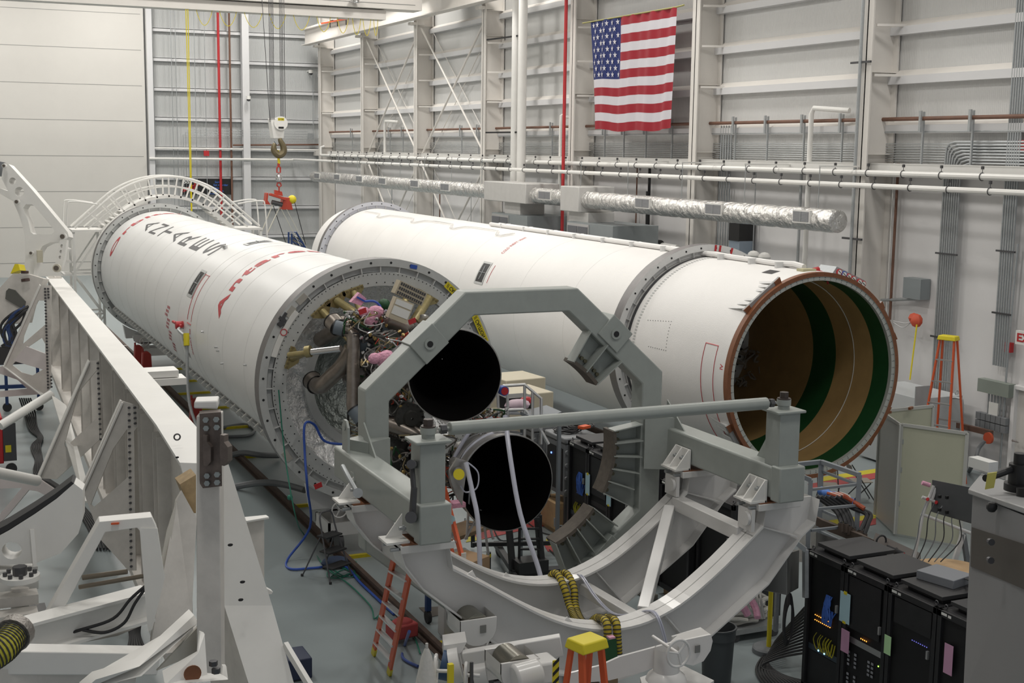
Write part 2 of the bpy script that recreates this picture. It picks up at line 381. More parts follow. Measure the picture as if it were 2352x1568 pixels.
# ================================================================== rocket stages
def ring_holes(b, cx, y, r, n, rr, a0=0, dep=.03, cz=3.18):
    for i in range(n):
        a = 2*PI*(i+.5)/n+a0; c = Vector((cx+r*math.cos(a), y, cz+r*math.sin(a))); b.cyl(c-Vector((0, dep, 0)), c+Vector((0, .01, 0)), rr, n=12)
def handling_ring(cx, y0, y1, root, mface, mrib, ri=1.96, ro=2.2, nh=36):
    dy = y1-y0; b = MB(); b.lathe([(ro, 0), (ro, dy)], (cx, y0, 3.18), n=96); b.m(1)
    rw = ro-.135
    b.lathe([(ro, 0), (rw, 0), (rw, dy*.3), (ri, dy*.3), (ri, dy)], (cx, y0, 3.18), n=96); b.m(1).lathe([(ro, dy), (ri, dy)], (cx, y0, 3.18), n=96)
    r = b.build('handling_ring', [EDGE, mface], root)
    b = MB()
    for i in range(nh):
        a = 2*PI*i/nh; c = Vector((math.cos(a), 0, math.sin(a))); tt = Vector((-math.sin(a), 0, math.cos(a))); p = Vector((cx, y0, 3.18))
        pa, pb = p+c*ri+Vector((0, dy*.05, 0)), p+c*(rw+.005)+Vector((0, dy*.05, 0)); b.hexa([pa-tt*.008, pb-tt*.008, pb+tt*.008, pa+tt*.008], [q+Vector((0, dy*.27, 0)) for q in (pa-tt*.008, pb-tt*.008, pb+tt*.008, pa+tt*.008)])
    b.build('rib', mrib, r)
    b = MB(); ring_holes(b, cx, y0, ro-.07, nh, .022, dep=.004); b.build('bolt_hole', BLACK, r)
    return r
X1, X2, ZC = 7.41, 15.2, 3.18
def seam(b, cx, y, R=1.95, w_=.015, h=.005): b.lathe([(R, 0), (R+h, .002), (R+h, w_), (R, w_+.002)], (cx, y, ZC), n=96)
def patch(b, cx, ya, yb, ta, tb, R, k=6, th=0.0):
    vs = []
    for i in range(k+1):
        t = ta+(tb-ta)*i/k; vs += [cylp(cx, ya, t, R), cylp(cx, yb, t, R)]
    b.add(vs, [(2*i, 2*i+1, 2*i+3, 2*i+2) for i in range(k)])
def window(cx, ya, yb, ta, tb, root, lab=None):
    b = MB(); g = .06; dt = math.degrees(g/1.95)
    for q in ((ya-g, yb+g, ta+dt, ta), (ya-g, yb+g, tb, tb-dt), (ya-g, ya, ta, tb), (yb, yb+g, ta, tb)): patch(b, cx, q[0], q[1], q[2], q[3], 1.962)
    o = b.build('access_port', RINGG, root)
    b = MB(); patch(b, cx, ya, yb, ta, tb, 1.957, 8); b.build('opening', BLACK, o)
    b = MB(); b.tube([cylp(cx, (ya+yb)/2+.03, ta-2, 1.965), cylp(cx, (ya+yb)/2+.03, tb+2, 1.965)], .012, 6); b.tube([cylp(cx, ya, (ta+tb)/2, 1.97), cylp(cx, yb, (ta+tb)/2, 1.97)], .008, 6); b.build('cable', GALV, o)
    return o
def thinline(b, pts, r=.006): b.tube(pts, r, 4)
# ---- stage with engines
r1 = thing('rocket_stage', (X1, 30, 1.2), 'left rocket stage with two engine nozzles and black lettering, lying on the nearer rail track', 'rocket', 'white rocket stages lying side by side')
TK = TANK.copy(); nt = TK.node_tree; 
b = MB(); b.lathe([(1.93, 22.06), (1.95, 22.3), (1.95, 27.55), (1.942, 27.56), (1.942, 27.62), (1.95, 27.63), (1.95, 45.0), (1.93, 46.6), (1.6, 46.9), (.01, 46.95)], (X1, 0, ZC), n=128)
tank1 = b.build('tank', TANK, r1)
b = MB()
for y in (24.2, 26.1, 28.8, 29.4, 31.0, 32.6, 34.3, 35.9, 37.6, 39.2, 40.9, 42.6, 44.1): seam(b, X1, y, h=.004, w_=.03)
b.build('weld_seam', mat('seam_white', (.76, .76, .75), .45), tank1)
h1 = handling_ring(X1, 22.0, 22.32, r1, RINGG, RINGW); handling_ring(X1, 44.9, 45.25, r1, RINGG, RINGW)
# forward cover beyond the far ring (white, wider)
b = MB(); b.lathe([(1.96, 45.3), (2.15, 45.35), (2.15, 45.9), (1.9, 45.95)], (X1, 0, ZC), n=96); b.build('forward_collar', WHITE, r1)
wrap_text('lettering', 'Antares', X1, 26.84, 161.6, 80, .5, DECALR, r1, bold=.03, spacing=1.15)
wrap_text('lettering', 'Orbital', X1, 43.0, 162, 78, .55, DECALR, r1, bold=.03, spacing=1.1)
for i, ch in enumerate('ANTARES'):
    wrap_text('black_letter', ch, X1, 40.55-i*1.575, 127, 111.5, 1.0, DECALK, r1, bold=.0)
for y, t0, t1, s_ in ((32.2, 184, 172, 'CAUTION'),): pass
b = MB(); SPLIT.add('stencil_text'); SPLIT.add('panel_mark')
for k in range(12):
    y = 32.1+.14*(k % 3); t = 172+k*3
    for j in range(3): patch(b, X1, y+.0+j*.13, y+.07+j*.13, t, t+1.9, 1.956, 1)
b.build('stencil_text', DECALR, r1)
for (ya, yb, ta, tb) in ((30.0, 30.45, 157, 140), (29.95, 30.3, 104.5, 90), (30.2, 30.5, 199, 188)): window(X1, ya, yb, ta, tb, r1)
b = MB()
thinline(b, [cylp(X1, 29.85, t, 1.957) for t in range(140, 176, 3)]); thinline(b, [cylp(X1, 29.42, t, 1.957) for t in range(140, 176, 3)]); thinline(b, [cylp(X1, 29.85, 140.5, 1.957), cylp(X1, 29.42, 140.5, 1.957)]); thinline(b, [cylp(X1, 29.85, 175, 1.957), cylp(X1, 29.42, 175, 1.957)], .012)
wrap_text('stencil_text', 'INSERT 90', X1, 29.45, 195, 178, .12, DECALR, r1)
b.build('red_outline', DECALR, r1)
# vent fitting with yellow tape and hose
p0 = ACY(440, 765, X1)
b = MB(); b.tube(smoothpath([cylp(X1, 30.2, 179.5, 2.0), cylp(X1, 30.0, 180, 2.12), cylp(X1, 29.4, 181, 2.12), cylp(X1, 29.1, 181, 2.07), cylp(X1, 29.0, 190, 2.15), (5.25, 28.6, 1.7), (5.5, 28.0, .7), (5.4, 27.9, .1)]), .035); part(b.build('drain_hose', GALV, r1), 'grey drain hose leaving the tank side')
b = MB(); b.cyl(cylp(X1, 29.05, 179, 2.12), cylp(X1, 28.98, 186, 2.14), .065); b.build('yellow_tape', YELLOW, r1)
b = MB(); b.cyl(cylp(X1, 30.35, 178.5, 1.95), cylp(X1, 30.35, 178.5, 2.12), .09); b.cyl(cylp(X1, 30.1, 178.5, 2.03), cylp(X1, 31.0, 178.5, 2.06), .035); b.build('red_valve', RED, r1)
b = MB()
for (px, py) in ((513, 834), (499, 797), (468, 762), (566, 838), (503, 805)): q = ACY(px, py, X1); n_ = (q-Vector((X1, q.y, ZC))).normalized(); b.cyl(q, q+n_*.06, .02)
q = ACY(517, 571, X1); b.cyl(q, q+Vector((0, 0, .08)), .06)
b.build('fitting', ALU, r1)
# raceway along the lower left
b = MB()
for t_, rr in ((218, .022), (220, .022), (222, .03)): b.tube([cylp(X1, y, t_, 2.0) for y in (22.4, 30, 37, 44.8)], rr, 6)
b.build('raceway_tube', GALV, r1)
b = MB()
for k in range(44): y = 22.7+k*.51; b.cbox(cylp(X1, y, 220, 2.01), (.12, .06, .24), R=Matrix.Rotation(math.radians(-40), 3, 'Y'))
b.build('raceway_clip', WHITE, r1)
# engine end
b = MB(); b.lathe([(1.96, 22.02), (1.72, 22.02), (1.70, 22.14)], (X1, 0, ZC), n=96); part(b.build('aft_flange', RINGG, r1), 'grey riveted aft flange')
b = MB(); ring_holes(b, X1, 22.02, 1.78, 72, .011, dep=.006); ring_holes(b, X1, 22.02, 1.93, 150, .008, dep=.012); b.build('rivet', BLACK, r1)
b = MB(); b.lathe([(1.71, 22.1), (1.52, 22.26), (1.31, 22.36)], (X1, 0, ZC), n=96); part(b.build('foil_blanket', FOIL, r1), 'silver crinkled foil blanket')
b = MB(); b.lathe([(1.32, 22.4), (1.31, 22.3), (1.16, 22.3), (1.13, 22.95)], (X1, 0, ZC), n=80); b.build('thrust_ring', RINGG, r1)
FOILD = mat('dark_foil', (.36, .39, .37), .3, metal=.8, bump=1.0, bscale=7, var=.3, scale=4)
FOILD.node_tree.nodes['Bump'].inputs['Distance'].default_value = .08
b = MB(); b.lathe([(1.14, 22.9), (.9, 23.15), (.5, 23.35), (.01, 23.4)], (X1, 0, ZC), n=64); b.build('tank_dome', FOILD, r1)
# red handle cover, hatch plates and marks on the ring
b = MB()
for t_ in (141, 133, 327, 215): b.cbox(cylp(X1, 21.995, t_, 2.1), (.11, .02, .2), R=Matrix.Rotation(-math.radians(t_), 3, 'Y'))
b.build('ring_plate', mat('ring_plate_tan', (.42, .40, .36), .5), h1)
b = MB(); b.lathe([(1.97, 21.97), (2.06, 21.97), (2.06, 22.2), (1.97, 22.2), (1.97, 21.97)], (X1, 0, ZC), n=14, a0=math.radians(139), a1=math.radians(164)); b.build('white_cover', WHITE, r1)
b = MB(); c_ = cylp(X1, 21.962, 151, 2.015); b.tube([c_+Vector((math.cos(a)*.055, 0, math.sin(a)*.055)) for a in [k*PI/8 for k in range(16)]], .008, 5, closed=True); b.build('red_circle', DECALR, r1)
b = MB()
for a in (145.5, 146.5): pass
b.cbox(cylp(X1, 21.985, 146, 2.15), (.05, .03, .26), R=Matrix.Rotation(-math.radians(146), 3, 'Y')); b.cbox(cylp(X1, 21.97, 146, 2.15), (.14, .03, .06), R=Matrix.Rotation(-math.radians(146), 3, 'Y')); b.cbox(cylp(X1, 21.97, 148, 2.13), (.1, .04, .1), R=Matrix.Rotation(-math.radians(120), 3, 'Y')); b.build('latch', DARK, h1)
b = MB(); b.cbox(cylp(X1, 21.99, 73.5, 2.13), (.13, .012, .07), R=Matrix.Rotation(.2, 3, 'Y')); b.build('blue_tape', BLUE, h1)
def caution(th, R_, parent, y=21.985):
    c_ = cylp(X1, y, th, R_); tg = Vector((-math.sin(math.radians(th)), 0, math.cos(math.radians(th)))); rd = Vector((math.cos(math.radians(th)), 0, math.sin(math.radians(th))))
    b = MB(); a = c_-tg*.28-rd*.06; b.prism([a, a+tg*.56, a+tg*.56+rd*.12, a+rd*.12], (0, .004, 0)); o = b.build('caution_tape', YELLOW, parent)
    decal_text('caution_text', '// CAUTION //', c_+Vector((0, -.004, 0))+tg*.25*1+rd*(.035)*1, -tg, -rd, .5, .07, BLACK, o, .02)
caution(47, 2.09, h1)
for px_, py_ in ((1097, 757),): q = AY(px_, py_, 22.0); caution(math.degrees(math.atan2(q.z-ZC, q.x-X1)), 2.09, h1)
# supports under the rocket: cradle chairs on rail bogies
# ---- second stage
r2 = thing('rocket_stage', (X2, 32, 1.2), 'right rocket stage, plain white with open hollow aft end, nearer the wall', 'rocket', 'white rocket stages lying side by side')
b = MB(); b.lathe([(1.955, 19.92), (1.95, 23.55), (1.95, 45.8), (1.93, 47.5), (1.6, 47.9)], (X2, 0, ZC), n=128); tank2 = b.build('tank', TANK2, r2)
b = MB()
for y in (23.95, 26.5, 29.2, 33.0, 35.4, 38, 41, 43.2): seam(b, X2, y, h=.003, w_=.02)
b.build('weld_seam', mat('seam_cream', (.80, .79, .77), .5), tank2)
h2 = handling_ring(X2, 23.6, 23.9, r2, RINGW, RINGW); handling_ring(X2, 45.6, 45.85, r2, mat('ring_lilac', (.62, .63, .68), .45), RINGW)
b = MB(); b.lathe([(1.953, 23.5), (1.958, 23.5), (1.958, 23.6)], (X2, 0, ZC), n=96); b.build('dark_joint', DARK, r2)
b = MB()
for k in range(100):
    t = 92+k*1.9; patch(b, X2, 23.25, 23.33, t, t+.9, 1.957, 1)
b.build('fastener_row', RINGG, r2)
b = MB()
for t in (82.5, 85.5, 74.5): b.cbox(cylp(X2, 23.59, t, 2.13), (.045, .01, .13), R=Matrix.Rotation(-math.radians(t-90), 3, 'Y'))
b.build('red_stripe', RED, h2)
# aft rim
b = MB(); b.lathe([(1.955, 19.8), (1.875, 19.8)], (X2, 0, ZC), n=128); b.lathe([(1.955, 19.8), (1.955, 19.93)], (X2, 0, ZC), n=128); b.build('brown_rim', BROWN, r2)
b = MB(); b.lathe([(1.875, 19.8), (1.875, 19.82), (1.80, 19.82), (1.80, 19.9)], (X2, 0, ZC), n=128); b.build('rim_flange', mat('rim_white', (.45, .46, .43), .5), r2)
b = MB(); ring_holes(b, X2, 19.82, 1.855, 90, .009, dep=.004); ring_holes(b, X2, 19.82, 1.82, 90, .007, dep=.004); ring_holes(b, X2, 19.8, 1.915, 60, .006, dep=.004); b.build('rivet', DARK, r2)
for (prof, m_, nm) in (([(1.80, 19.9), (1.795, 20.35)], DGREEN, 'green_band'), ([(1.795, 20.35), (1.79, 21.5)], SAND, 'inner_liner'), ([(1.79, 21.5), (1.79, 22.25)], DGREEN, 'green_band'), ([(1.79, 22.25), (1.79, 25.2)], SAND, 'inner_liner')):
    MB().lathe(prof, (X2, 0, ZC), n=96).build(nm, m_, r2)
b = MB(); b.lathe([(1.79, 24.6), (1.55, 24.62), (1.5, 24.8)], (X2, 0, ZC), n=80); bf = b.build('bulkhead_flange', RINGG, r2)
b = MB(); ring_holes(b, X2, 24.6, 1.62, 60, .03, dep=.01); b.build('flange_hole', BLACK, bf)
b = MB(); b.lathe([(1.52, 24.75), (1.3, 25.2), (.8, 25.6), (.01, 25.75)], (X2, 0, ZC), n=64); b.build('bulkhead_dome', mat('dome_dark', (.10, .085, .06), .35, metal=.3, var=.4, scale=2.5), r2)
b = MB(); q = AY(1755, 753, 24.5); b.cyl(q+Vector((0, -.02, 0)), q+Vector((0, .03, 0)), .15, n=28); b.build('red_cover', RED, r2)
b = MB(); q = AY(1747, 880, 24.5); b.cyl(q+Vector((0, -.02, 0)), q+Vector((0, .3, 0)), .15, n=28); b.build('green_port', DGREEN, r2)
b = MB()
b.tube([cylp(X2, 20.9, t, 1.775) for t in range(-100, 118, 4)], .011, 5)
b.tube([cylp(X2, 23.6, t, 1.74) for t in range(100, 240, 4)], .03, 6); b.tube([cylp(X2, 24.5, t, 1.45) for t in range(110, 250, 4)], .022, 6)
b.build('liner_cable', mat('cable_white', (.6, .57, .5), .5), r2)
rnd = random.Random(3); b = MB()
for k in range(46):
    q = AY(1700+rnd.random()*110, 790+rnd.random()*130, 24.0+rnd.random()*.6); pts = [q]
    for j in range(4): pts.append(pts[-1]+Vector((rnd.uniform(-.18, .18), rnd.uniform(-.12, .12), rnd.uniform(-.18, .18))))
    b.tube(smoothpath(pts, 3), rnd.choice((.012, .02, .03)), 5)
b.build('wiring', mat('wiring_tan', (.22, .19, .15), .5), r2)
# lug plates around the rim
for ta, tb in ((114, 141), (41, 17), (221, 204), (-21, -45)):
    A = cylp(X2, 19.9, ta, 2.06); B = cylp(X2, 19.9, tb, 2.06); a = cylp(X2, 19.9, ta, 1.90); c = cylp(X2, 19.9, tb, 1.90)
    arc = [cylp(X2, 19.9, tb+(ta-tb)*k/8, 1.90) for k in range(9)]
    lg = MB().prism([A, B]+arc, (0, .05, 0)).build('lug_plate', mat('lug_grey', (.33, .33, .33), .5, var=.1, scale=10), r2)
    for E_, I_ in ((A, a), (B, c)):
        o_ = (B-A if E_ is A else A-B).normalized()*.15; MB().prism([E_, E_+o_, I_+o_*.8, I_], (0, -.012, 0)).build('lug_pad', BROWN, lg)
    d_ = (B-A).normalized(); n_ = Vector((math.cos(math.radians((ta+tb)/2)), 0, math.sin(math.radians((ta+tb)/2))))
    b = MB()
    for k in (.12, .24, .36, .64, .76, .88):
        p = A+(B-A)*k; b.prism([p-n_*.02+Vector((0, .04, 0)), p-n_*.14+Vector((0, .7, 0)), p-n_*.17+Vector((0, .04, 0))], d_*.02); b.prism([p-n_*.02+Vector((0, .04, 0)), p-n_*.11+Vector((0, .7, 0)), p-n_*.11+Vector((0, .7, 0))+d_*.06, p-n_*.02+Vector((0, .04, 0))+d_*.06], (0, 0, .012))
    b.build('fin_bracket', RINGW, lg)
window(X2, 31.5, 31.95, 159.5, 144, r2)
b = MB(); patch(b, X2, 20.52, 20.85, 107, 101, 1.957); b.build('oval_port', BLACK, r2)
wrap_text('red_stencil', 'COLD INERT VENT', X2, 31.3, 132.5, 108.5, .16, DECALR, r2, bold=.0)
wrap_text('red_stencil', 'IV', X2, 19.98, 174, 171, .1, DECALR, r2, bold=.03)
b = MB(); thinline(b, [cylp(X2, 20.69, t, 1.957) for t in range(162, 232, 3)], .008); thinline(b, [cylp(X2, 20.27, t, 1.957) for t in range(162, 232, 3)], .008); thinline(b, [cylp(X2, 20.69, 162, 1.957), cylp(X2, 20.27, 162, 1.957)], .009)
thinline(b, [cylp(X2, 31.2, t, 1.957) for t in range(144, 162, 3)], .006)
b.build('red_outline', DECALR, r2)
b = MB()
for (ya, ta, yb, tb) in ((22.95, 157.5, 22.1, 155), (22.1, 155, 22.0, 172), (22.0, 172, 22.75, 172.5)):
    for k in range(9): f_ = k/9; q = cylp(X2, ya+(yb-ya)*f_, ta+(tb-ta)*f_, 1.956); b.sphere(q, .009, 6)
b.build('panel_mark', DARK, r2)
# pipes and raceways on top
b = MB()
def toppipe(pts, r): b.tube([cylp(X2, y, t, 1.95+h) for y, t, h in pts], r, 8)
toppipe([(34.8, 95, .06), (24.4, 92, .06)], .055); toppipe([(34.5, 91, .06), (24.2, 89, .06)], .05)
toppipe([(24.0, 93, .05), (23.2, 92, .08), (22.6, 91, .06), (21.2, 91, .06), (20.6, 90, .09), (20.3, 90, .06)], .055); toppipe([(23.4, 91.5, .04), (20.4, 88.5, .05)], .035)
b.build('top_pipe', TANK2, r2)
b = MB()
for y in (34, 32.5, 31, 29.5, 28, 26.6, 25.2, 22.9, 21.8, 20.9): b.cbox(cylp(X2, y, 92, 2.0), (.3, .06, .12))
b.build('pipe_clamp', RINGW, r2)
b = MB()
path = []
for k in range(4):
    y = 45.0-k*3.35; path += [(y, 108-k*.6), (y-1.6, 108-k*.6), (y-2.0, 115-k*.6), (y-2.3, 115-k*.6), (y-2.7, 108.6-k*.6)]
pp = [cylp(X2, y, t, 1.99) for y, t in path]; b.tube(pp, .014, 6); b.tube([q+Vector((0, .1, .0)) for q in pp], .014, 6)
b.build('zigzag_tube', TANK2, r2)
b = MB(); q = AX(1852, 624, 15.15); b.cbox(q, (.3, .2, .12)); b.build('connector_box', mat('conn_tan', (.5, .47, .3), .5), r2)
b = MB(); q = AX(1868, 621, 15.4); b.cyl(q, q+Vector((.12, 0, .02)), .05); b.tube([q+Vector((.1, 0, 0)), q+Vector((.2, -.1, -.05)), q+Vector((.26, -.13, -.25))], .02); b.build('red_streamer', RED, r2)
# gauge strip
A_ = Vector((X2+1.05, 19.95, 5.05)); 
b = MB(); pA = AY(1922, 612, 20.6); pB = AY(1985, 643, 20.6); d_ = (pB-pA); b.prism([pA, pB, pB+Vector((.03, 0, -.2)), pA+Vector((-.12, 0, -.16))], (0, .5, .0)); gs = part(b.build('gauge_strip', GALV, r2), 'grey strip with a row of red and blue rimmed dials')
for k in range(6):
    q = pA+d_*(.08+.17*k if k < 4 else .25+.14*k)+Vector((0, -.0, -.085)); mm = BLUE if k == 1 else RED
    b = MB(); b.cyl(q, q+Vector((0, -.03, 0)), .062, n=16); o = b.build('dial_rim', mm, gs); b = MB(); b.cyl(q+Vector((0, -.025, 0)), q+Vector((0, -.035, 0)), .048, n=16); b.build('dial_face', PAPER, o)
    b = MB(); b.beam(q+Vector((-.035, -.038, .03)), q+Vector((.035, -.038, -.03)), .004, .012, up=(1, 0, 1)); b.build('dial_needle', BLACK, o)
# ================================================================== engines and plumbing on the near stage (parts of the stage)
NOZZ_OUT = mat('nozzle_outside', (.42, .41, .40), .35, metal=.7, var=.1, scale=6)
NOZZ_IN = mat('nozzle_inside', (.004, .0035, .0035), .85, spec=.1)
def nozzle(c, nrm, R, nm):
    n_ = Vector(nrm).normalized(); x = n_.cross(Vector((0, 0, 1))).normalized(); y = x.cross(n_); N = 64
    prof = [(R, 0), (R*.97, -.25), (R*.88, -.7), (R*.72, -1.15), (R*.5, -1.55), (R*.24, -1.8), (R*.2, -1.95), (R*.3, -2.15)]
    def surf(pr, closed=False):
        vs = []
        for r, h in pr:
            for i in range(N): a = 2*PI*i/N; vs.append(c+n_*h+x*math.cos(a)*r+y*math.sin(a)*r)
        return vs, [(k*N+i, k*N+(i+1) % N, (k+1)*N+(i+1) % N, (k+1)*N+i) for k in range(len(pr)-1) for i in range(N)]
    v, f = surf(prof); o = MB().add(v, f).build('engine_nozzle', NOZZ_OUT, r1)
    v, f = surf([(R, 0), (R-.012, .003), (R-.02, -.1), (R*.84, -.7), (R*.68, -1.15), (R*.46, -1.5), (R*.2, -1.78), (.005, -1.8)]); MB().add(v, f).build('nozzle_bore', NOZZ_IN, o)
    for h, rr in ((-.03, 1.0), (-.45, .945), (-.9, .83)):
        v, f = surf([(R*rr, h+.02), (R*rr+.018, h+.015), (R*rr+.018, h-.015), (R*rr, h-.03)]); MB().add(v, f).build('stiffener', NOZZ_OUT, o)
    return o
nA = nozzle(AY(1045, 862, 18.15), (-.27, -1, .02), .695, 'a'); nB = nozzle(AY(1165, 1109, 17.5), (-.05, -1, .02), .725, 'b')
def ppipe(pts, r, m, nm='propellant_pipe', n=14, k=5, lab=None):
    P = [AY(x, y, d) for x, y, d in pts]; o = MB().tube(smoothpath(P, k), r, n).build(nm, m, r1)
    if lab: part(o, lab)
    return o
def elbow(pts, r, m, rb, nm='propellant_pipe', bellow=None):
    # polyline with rounded corners of radius rb
    P = [AY(x, y, d) for x, y, d in pts]; out = [P[0]]
    for i in range(1, len(P)-1):
        a = (P[i-1]-P[i]).normalized(); c = (P[i+1]-P[i]).normalized(); s_ = min(rb, (P[i-1]-P[i]).length*.48, (P[i+1]-P[i]).length*.48)
        A = P[i]+a*s_; B = P[i]+c*s_
        for j in range(9): t = j/8; out.append(A*(1-t)**2+P[i]*2*t*(1-t)+B*t*t)
    out.append(P[-1]); return MB().tube(out, r, 16).build(nm, m, r1)
def collar(pa, pb, ra, m=SLEEVE, nm='rubber_sleeve'):
    A = AY(*pa); B = AY(*pb); b = MB(); b.cyl(A, B, ra, n=20); o = b.build(nm, m, r1)
    b = MB(); d_ = (B-A).normalized(); b.cyl(A, A+d_*.02, ra+.008, n=20); b.cyl(B-d_*.02, B, ra+.008, n=20); b.build('clamp', BLACK, o)
# main ducts
elbow([(770, 752, 20.9), (812, 760, 20.7), (811, 940, 20.4), (826, 960, 20.3)], .112, INCO, .32); collar((767, 750, 20.9), (793, 757, 20.8), .12)
collar((812, 938, 20.35), (834, 968, 20.2), .125)
elbow([(722, 880, 21.9), (735, 890, 21.5), (790, 838, 21.1), (808, 800, 21.0)], .14, INCO, .3); collar((716, 872, 22.0), (727, 884, 21.8), .165, INCO, 'flange')
elbow([(735, 780, 22.2), (765, 762, 21.7), (790, 742, 21.3)], .13, INCO, .3); collar((762, 735, 21.2), (778, 752, 21.0), .15, INCO, 'flange')
collar((822, 795, 20.9), (850, 770, 20.7), .16); elbow([(800, 850, 21.3), (840, 790, 20.9), (882, 745, 20.8)], .14, SLEEVE, .2)
elbow([(870, 760, 21.0), (893, 735, 20.8), (925, 745, 20.7), (945, 775, 20.7)], .155, INCO, .35)
elbow([(850, 880, 20.4), (880, 830, 20.2), (935, 790, 20.0), (1000, 775, 19.9)], .075, mat('light_pipe', (.42, .42, .44), .3, metal=.6), .3)
elbow([(885, 970, 20.0), (930, 985, 19.8), (975, 1010, 19.6), (960, 1060, 19.6)], .13, INCO, .3)
elbow([(900, 1000, 20.6), (930, 1035, 20.2), (990, 1050, 19.9)], .09, INCO, .3)
# actuator
b = MB(); b.cyl(AY(716, 808, 21.0), AY(783, 800, 20.6), .055, n=18); part(b.build('actuator_rod', CHROME, r1), 'chrome actuator cylinder')
b = MB(); b.cyl(AY(664, 815, 21.6), AY(706, 810, 21.2), .05, n=14); b.cyl(AY(702, 808, 21.1), AY(714, 806, 21.05), .10, n=16); b.build('strut', GOLD, r1)
# brackets and struts round the flange
for (px, py, ex, ey, ed, rr) in ((651, 817, 700, 811, 21.3, .055), (731, 704, 812, 790, 21.0, .06), (768, 683, 850, 740, 21.0, .07), (806, 655, 836, 742, 21.2, .055), (942, 650, 915, 730, 21.4, .06), (988, 672, 950, 740, 21.2, .085)):
    q = AY(px, py, 22.0); rad = Vector((q.x-X1, 0, q.z-ZC)); R_ = rad.length; rad.normalize(); tg = Vector((-rad.z, 0, rad.x))
    q = Vector((X1, 22.0, ZC))+rad*1.70
    b = MB(); b.prism([q+rad*.08-tg*.2, q+rad*.08+tg*.2, q+rad*.01+tg*.2, q-rad*.13+tg*.045, q-rad*.13-tg*.045, q+rad*.01-tg*.2], (0, -.035, 0)); o = b.build('strut_bracket', GOLD, r1)
    b = MB()
    for k in range(6):
        for s_ in ((0, 1) if k in (2, 3) else (0,)): c_ = q+tg*(-.175+k*.07)+rad*(.05-.07*s_*(1 if k in (2, 3) else 0)); b.cyl(c_+Vector((0, -.03, 0)), c_+Vector((0, -.055, 0)), .022, n=8)
    b.build('bolt', mat('bolt_gold', (.25, .2, .1), .4, metal=.6), o)
    e = AY(ex, ey, ed); b = MB(); b.cyl(q+Vector((0, -.06, 0)), e, rr, n=14); b.build('strut', GOLD, r1)
# electronics boxes
bx = mat('box_tan', (.50, .44, .33), .5)
def ebox(px, py, d, sx, sy, sz, ry, rz, m, nm):
    c_ = AY(px, py, d); R = Matrix.Rotation(rz, 3, 'Z') @ Matrix.Rotation(ry, 3, 'Y'); b = MB(); b.cbox(c_, (sx, sy, sz), R=R); o = b.build(nm, m, r1); return o, c_, R
o, c_, R = ebox(940, 672, 21.3, .55, .2, .24, .45, 0, bx, 'avionics_box')
b = MB()
for k in range(12):
    for j in range(3): b.cbox(c_+R @ Vector((-.23+k*.042, -.105, -.08+j*.08)), (.028, .01, .05), R=R)
b.build('connector', DARK, o)
o, c_, R = ebox(918, 712, 20.3, .34, .16, .36, .4, 0, bx, 'avionics_box')
b = MB(); b.cbox(c_+R @ Vector((-.0, -.085, .11)), (.3, .012, .09), R=R); b.cbox(c_+R @ Vector((0, -.085, -.03)), (.3, .012, .14), R=R); b.build('label_plate', PAPER, o)
def blob(px, py, d, r, m, nm, seed, sc=(1, 1, 1)):
    rr = random.Random(seed); b = MB(); c_ = AY(px, py, d)
    for k in range(6): b.sphere(c_+Vector((rr.uniform(-r, r)*.6*sc[0], rr.uniform(-.05, .05), rr.uniform(-r, r)*.6*sc[2])), r*rr.uniform(.5, .75), 10, (1, .7, rr.uniform(.7, 1)))
    return b.build(nm, m, r1)
blob(853, 727, 20.6, .20, PINK, 'pink_wrap', 1, (1.2, 1, .8)); blob(874, 820, 19.8, .2, PINK, 'pink_wrap', 2)
b = MB(); q = [AY(806, 694, 20.7), AY(829, 702, 20.7), AY(842, 686, 20.7), AY(826, 672, 20.7)]; b.prism(q, (0, .12, 0)); b.build('pink_wrap', PINK, r1)
b = MB(); b.beam(AY(820, 682, 20.68), AY(838, 692, 20.68), .02, .03); b.tube(smoothpath([AY(838, 692, 20.6), AY(860, 692, 20.6), AY(874, 705, 20.6), AY(872, 722, 20.6)]), .02); b.build('blue_strap', BLUE, r1)
for (x, y) in ((832, 709), (946, 732), (730, 1110)): b = MB(); q = AY(x, y, 20.3); b.prism([q+Vector((-.07, 0, -.02)), q+Vector((.06, 0, .02)), q+Vector((.08, 0, -.06)), q+Vector((-.04, 0, -.1))], (0, .01, 0)); b.build('red_tag', RED, r1)
b = MB(); b.sphere(AY(882, 700, 21.2), .11, 12); part(b.build('green_cover', DGREEN, r1), 'dark green cap')
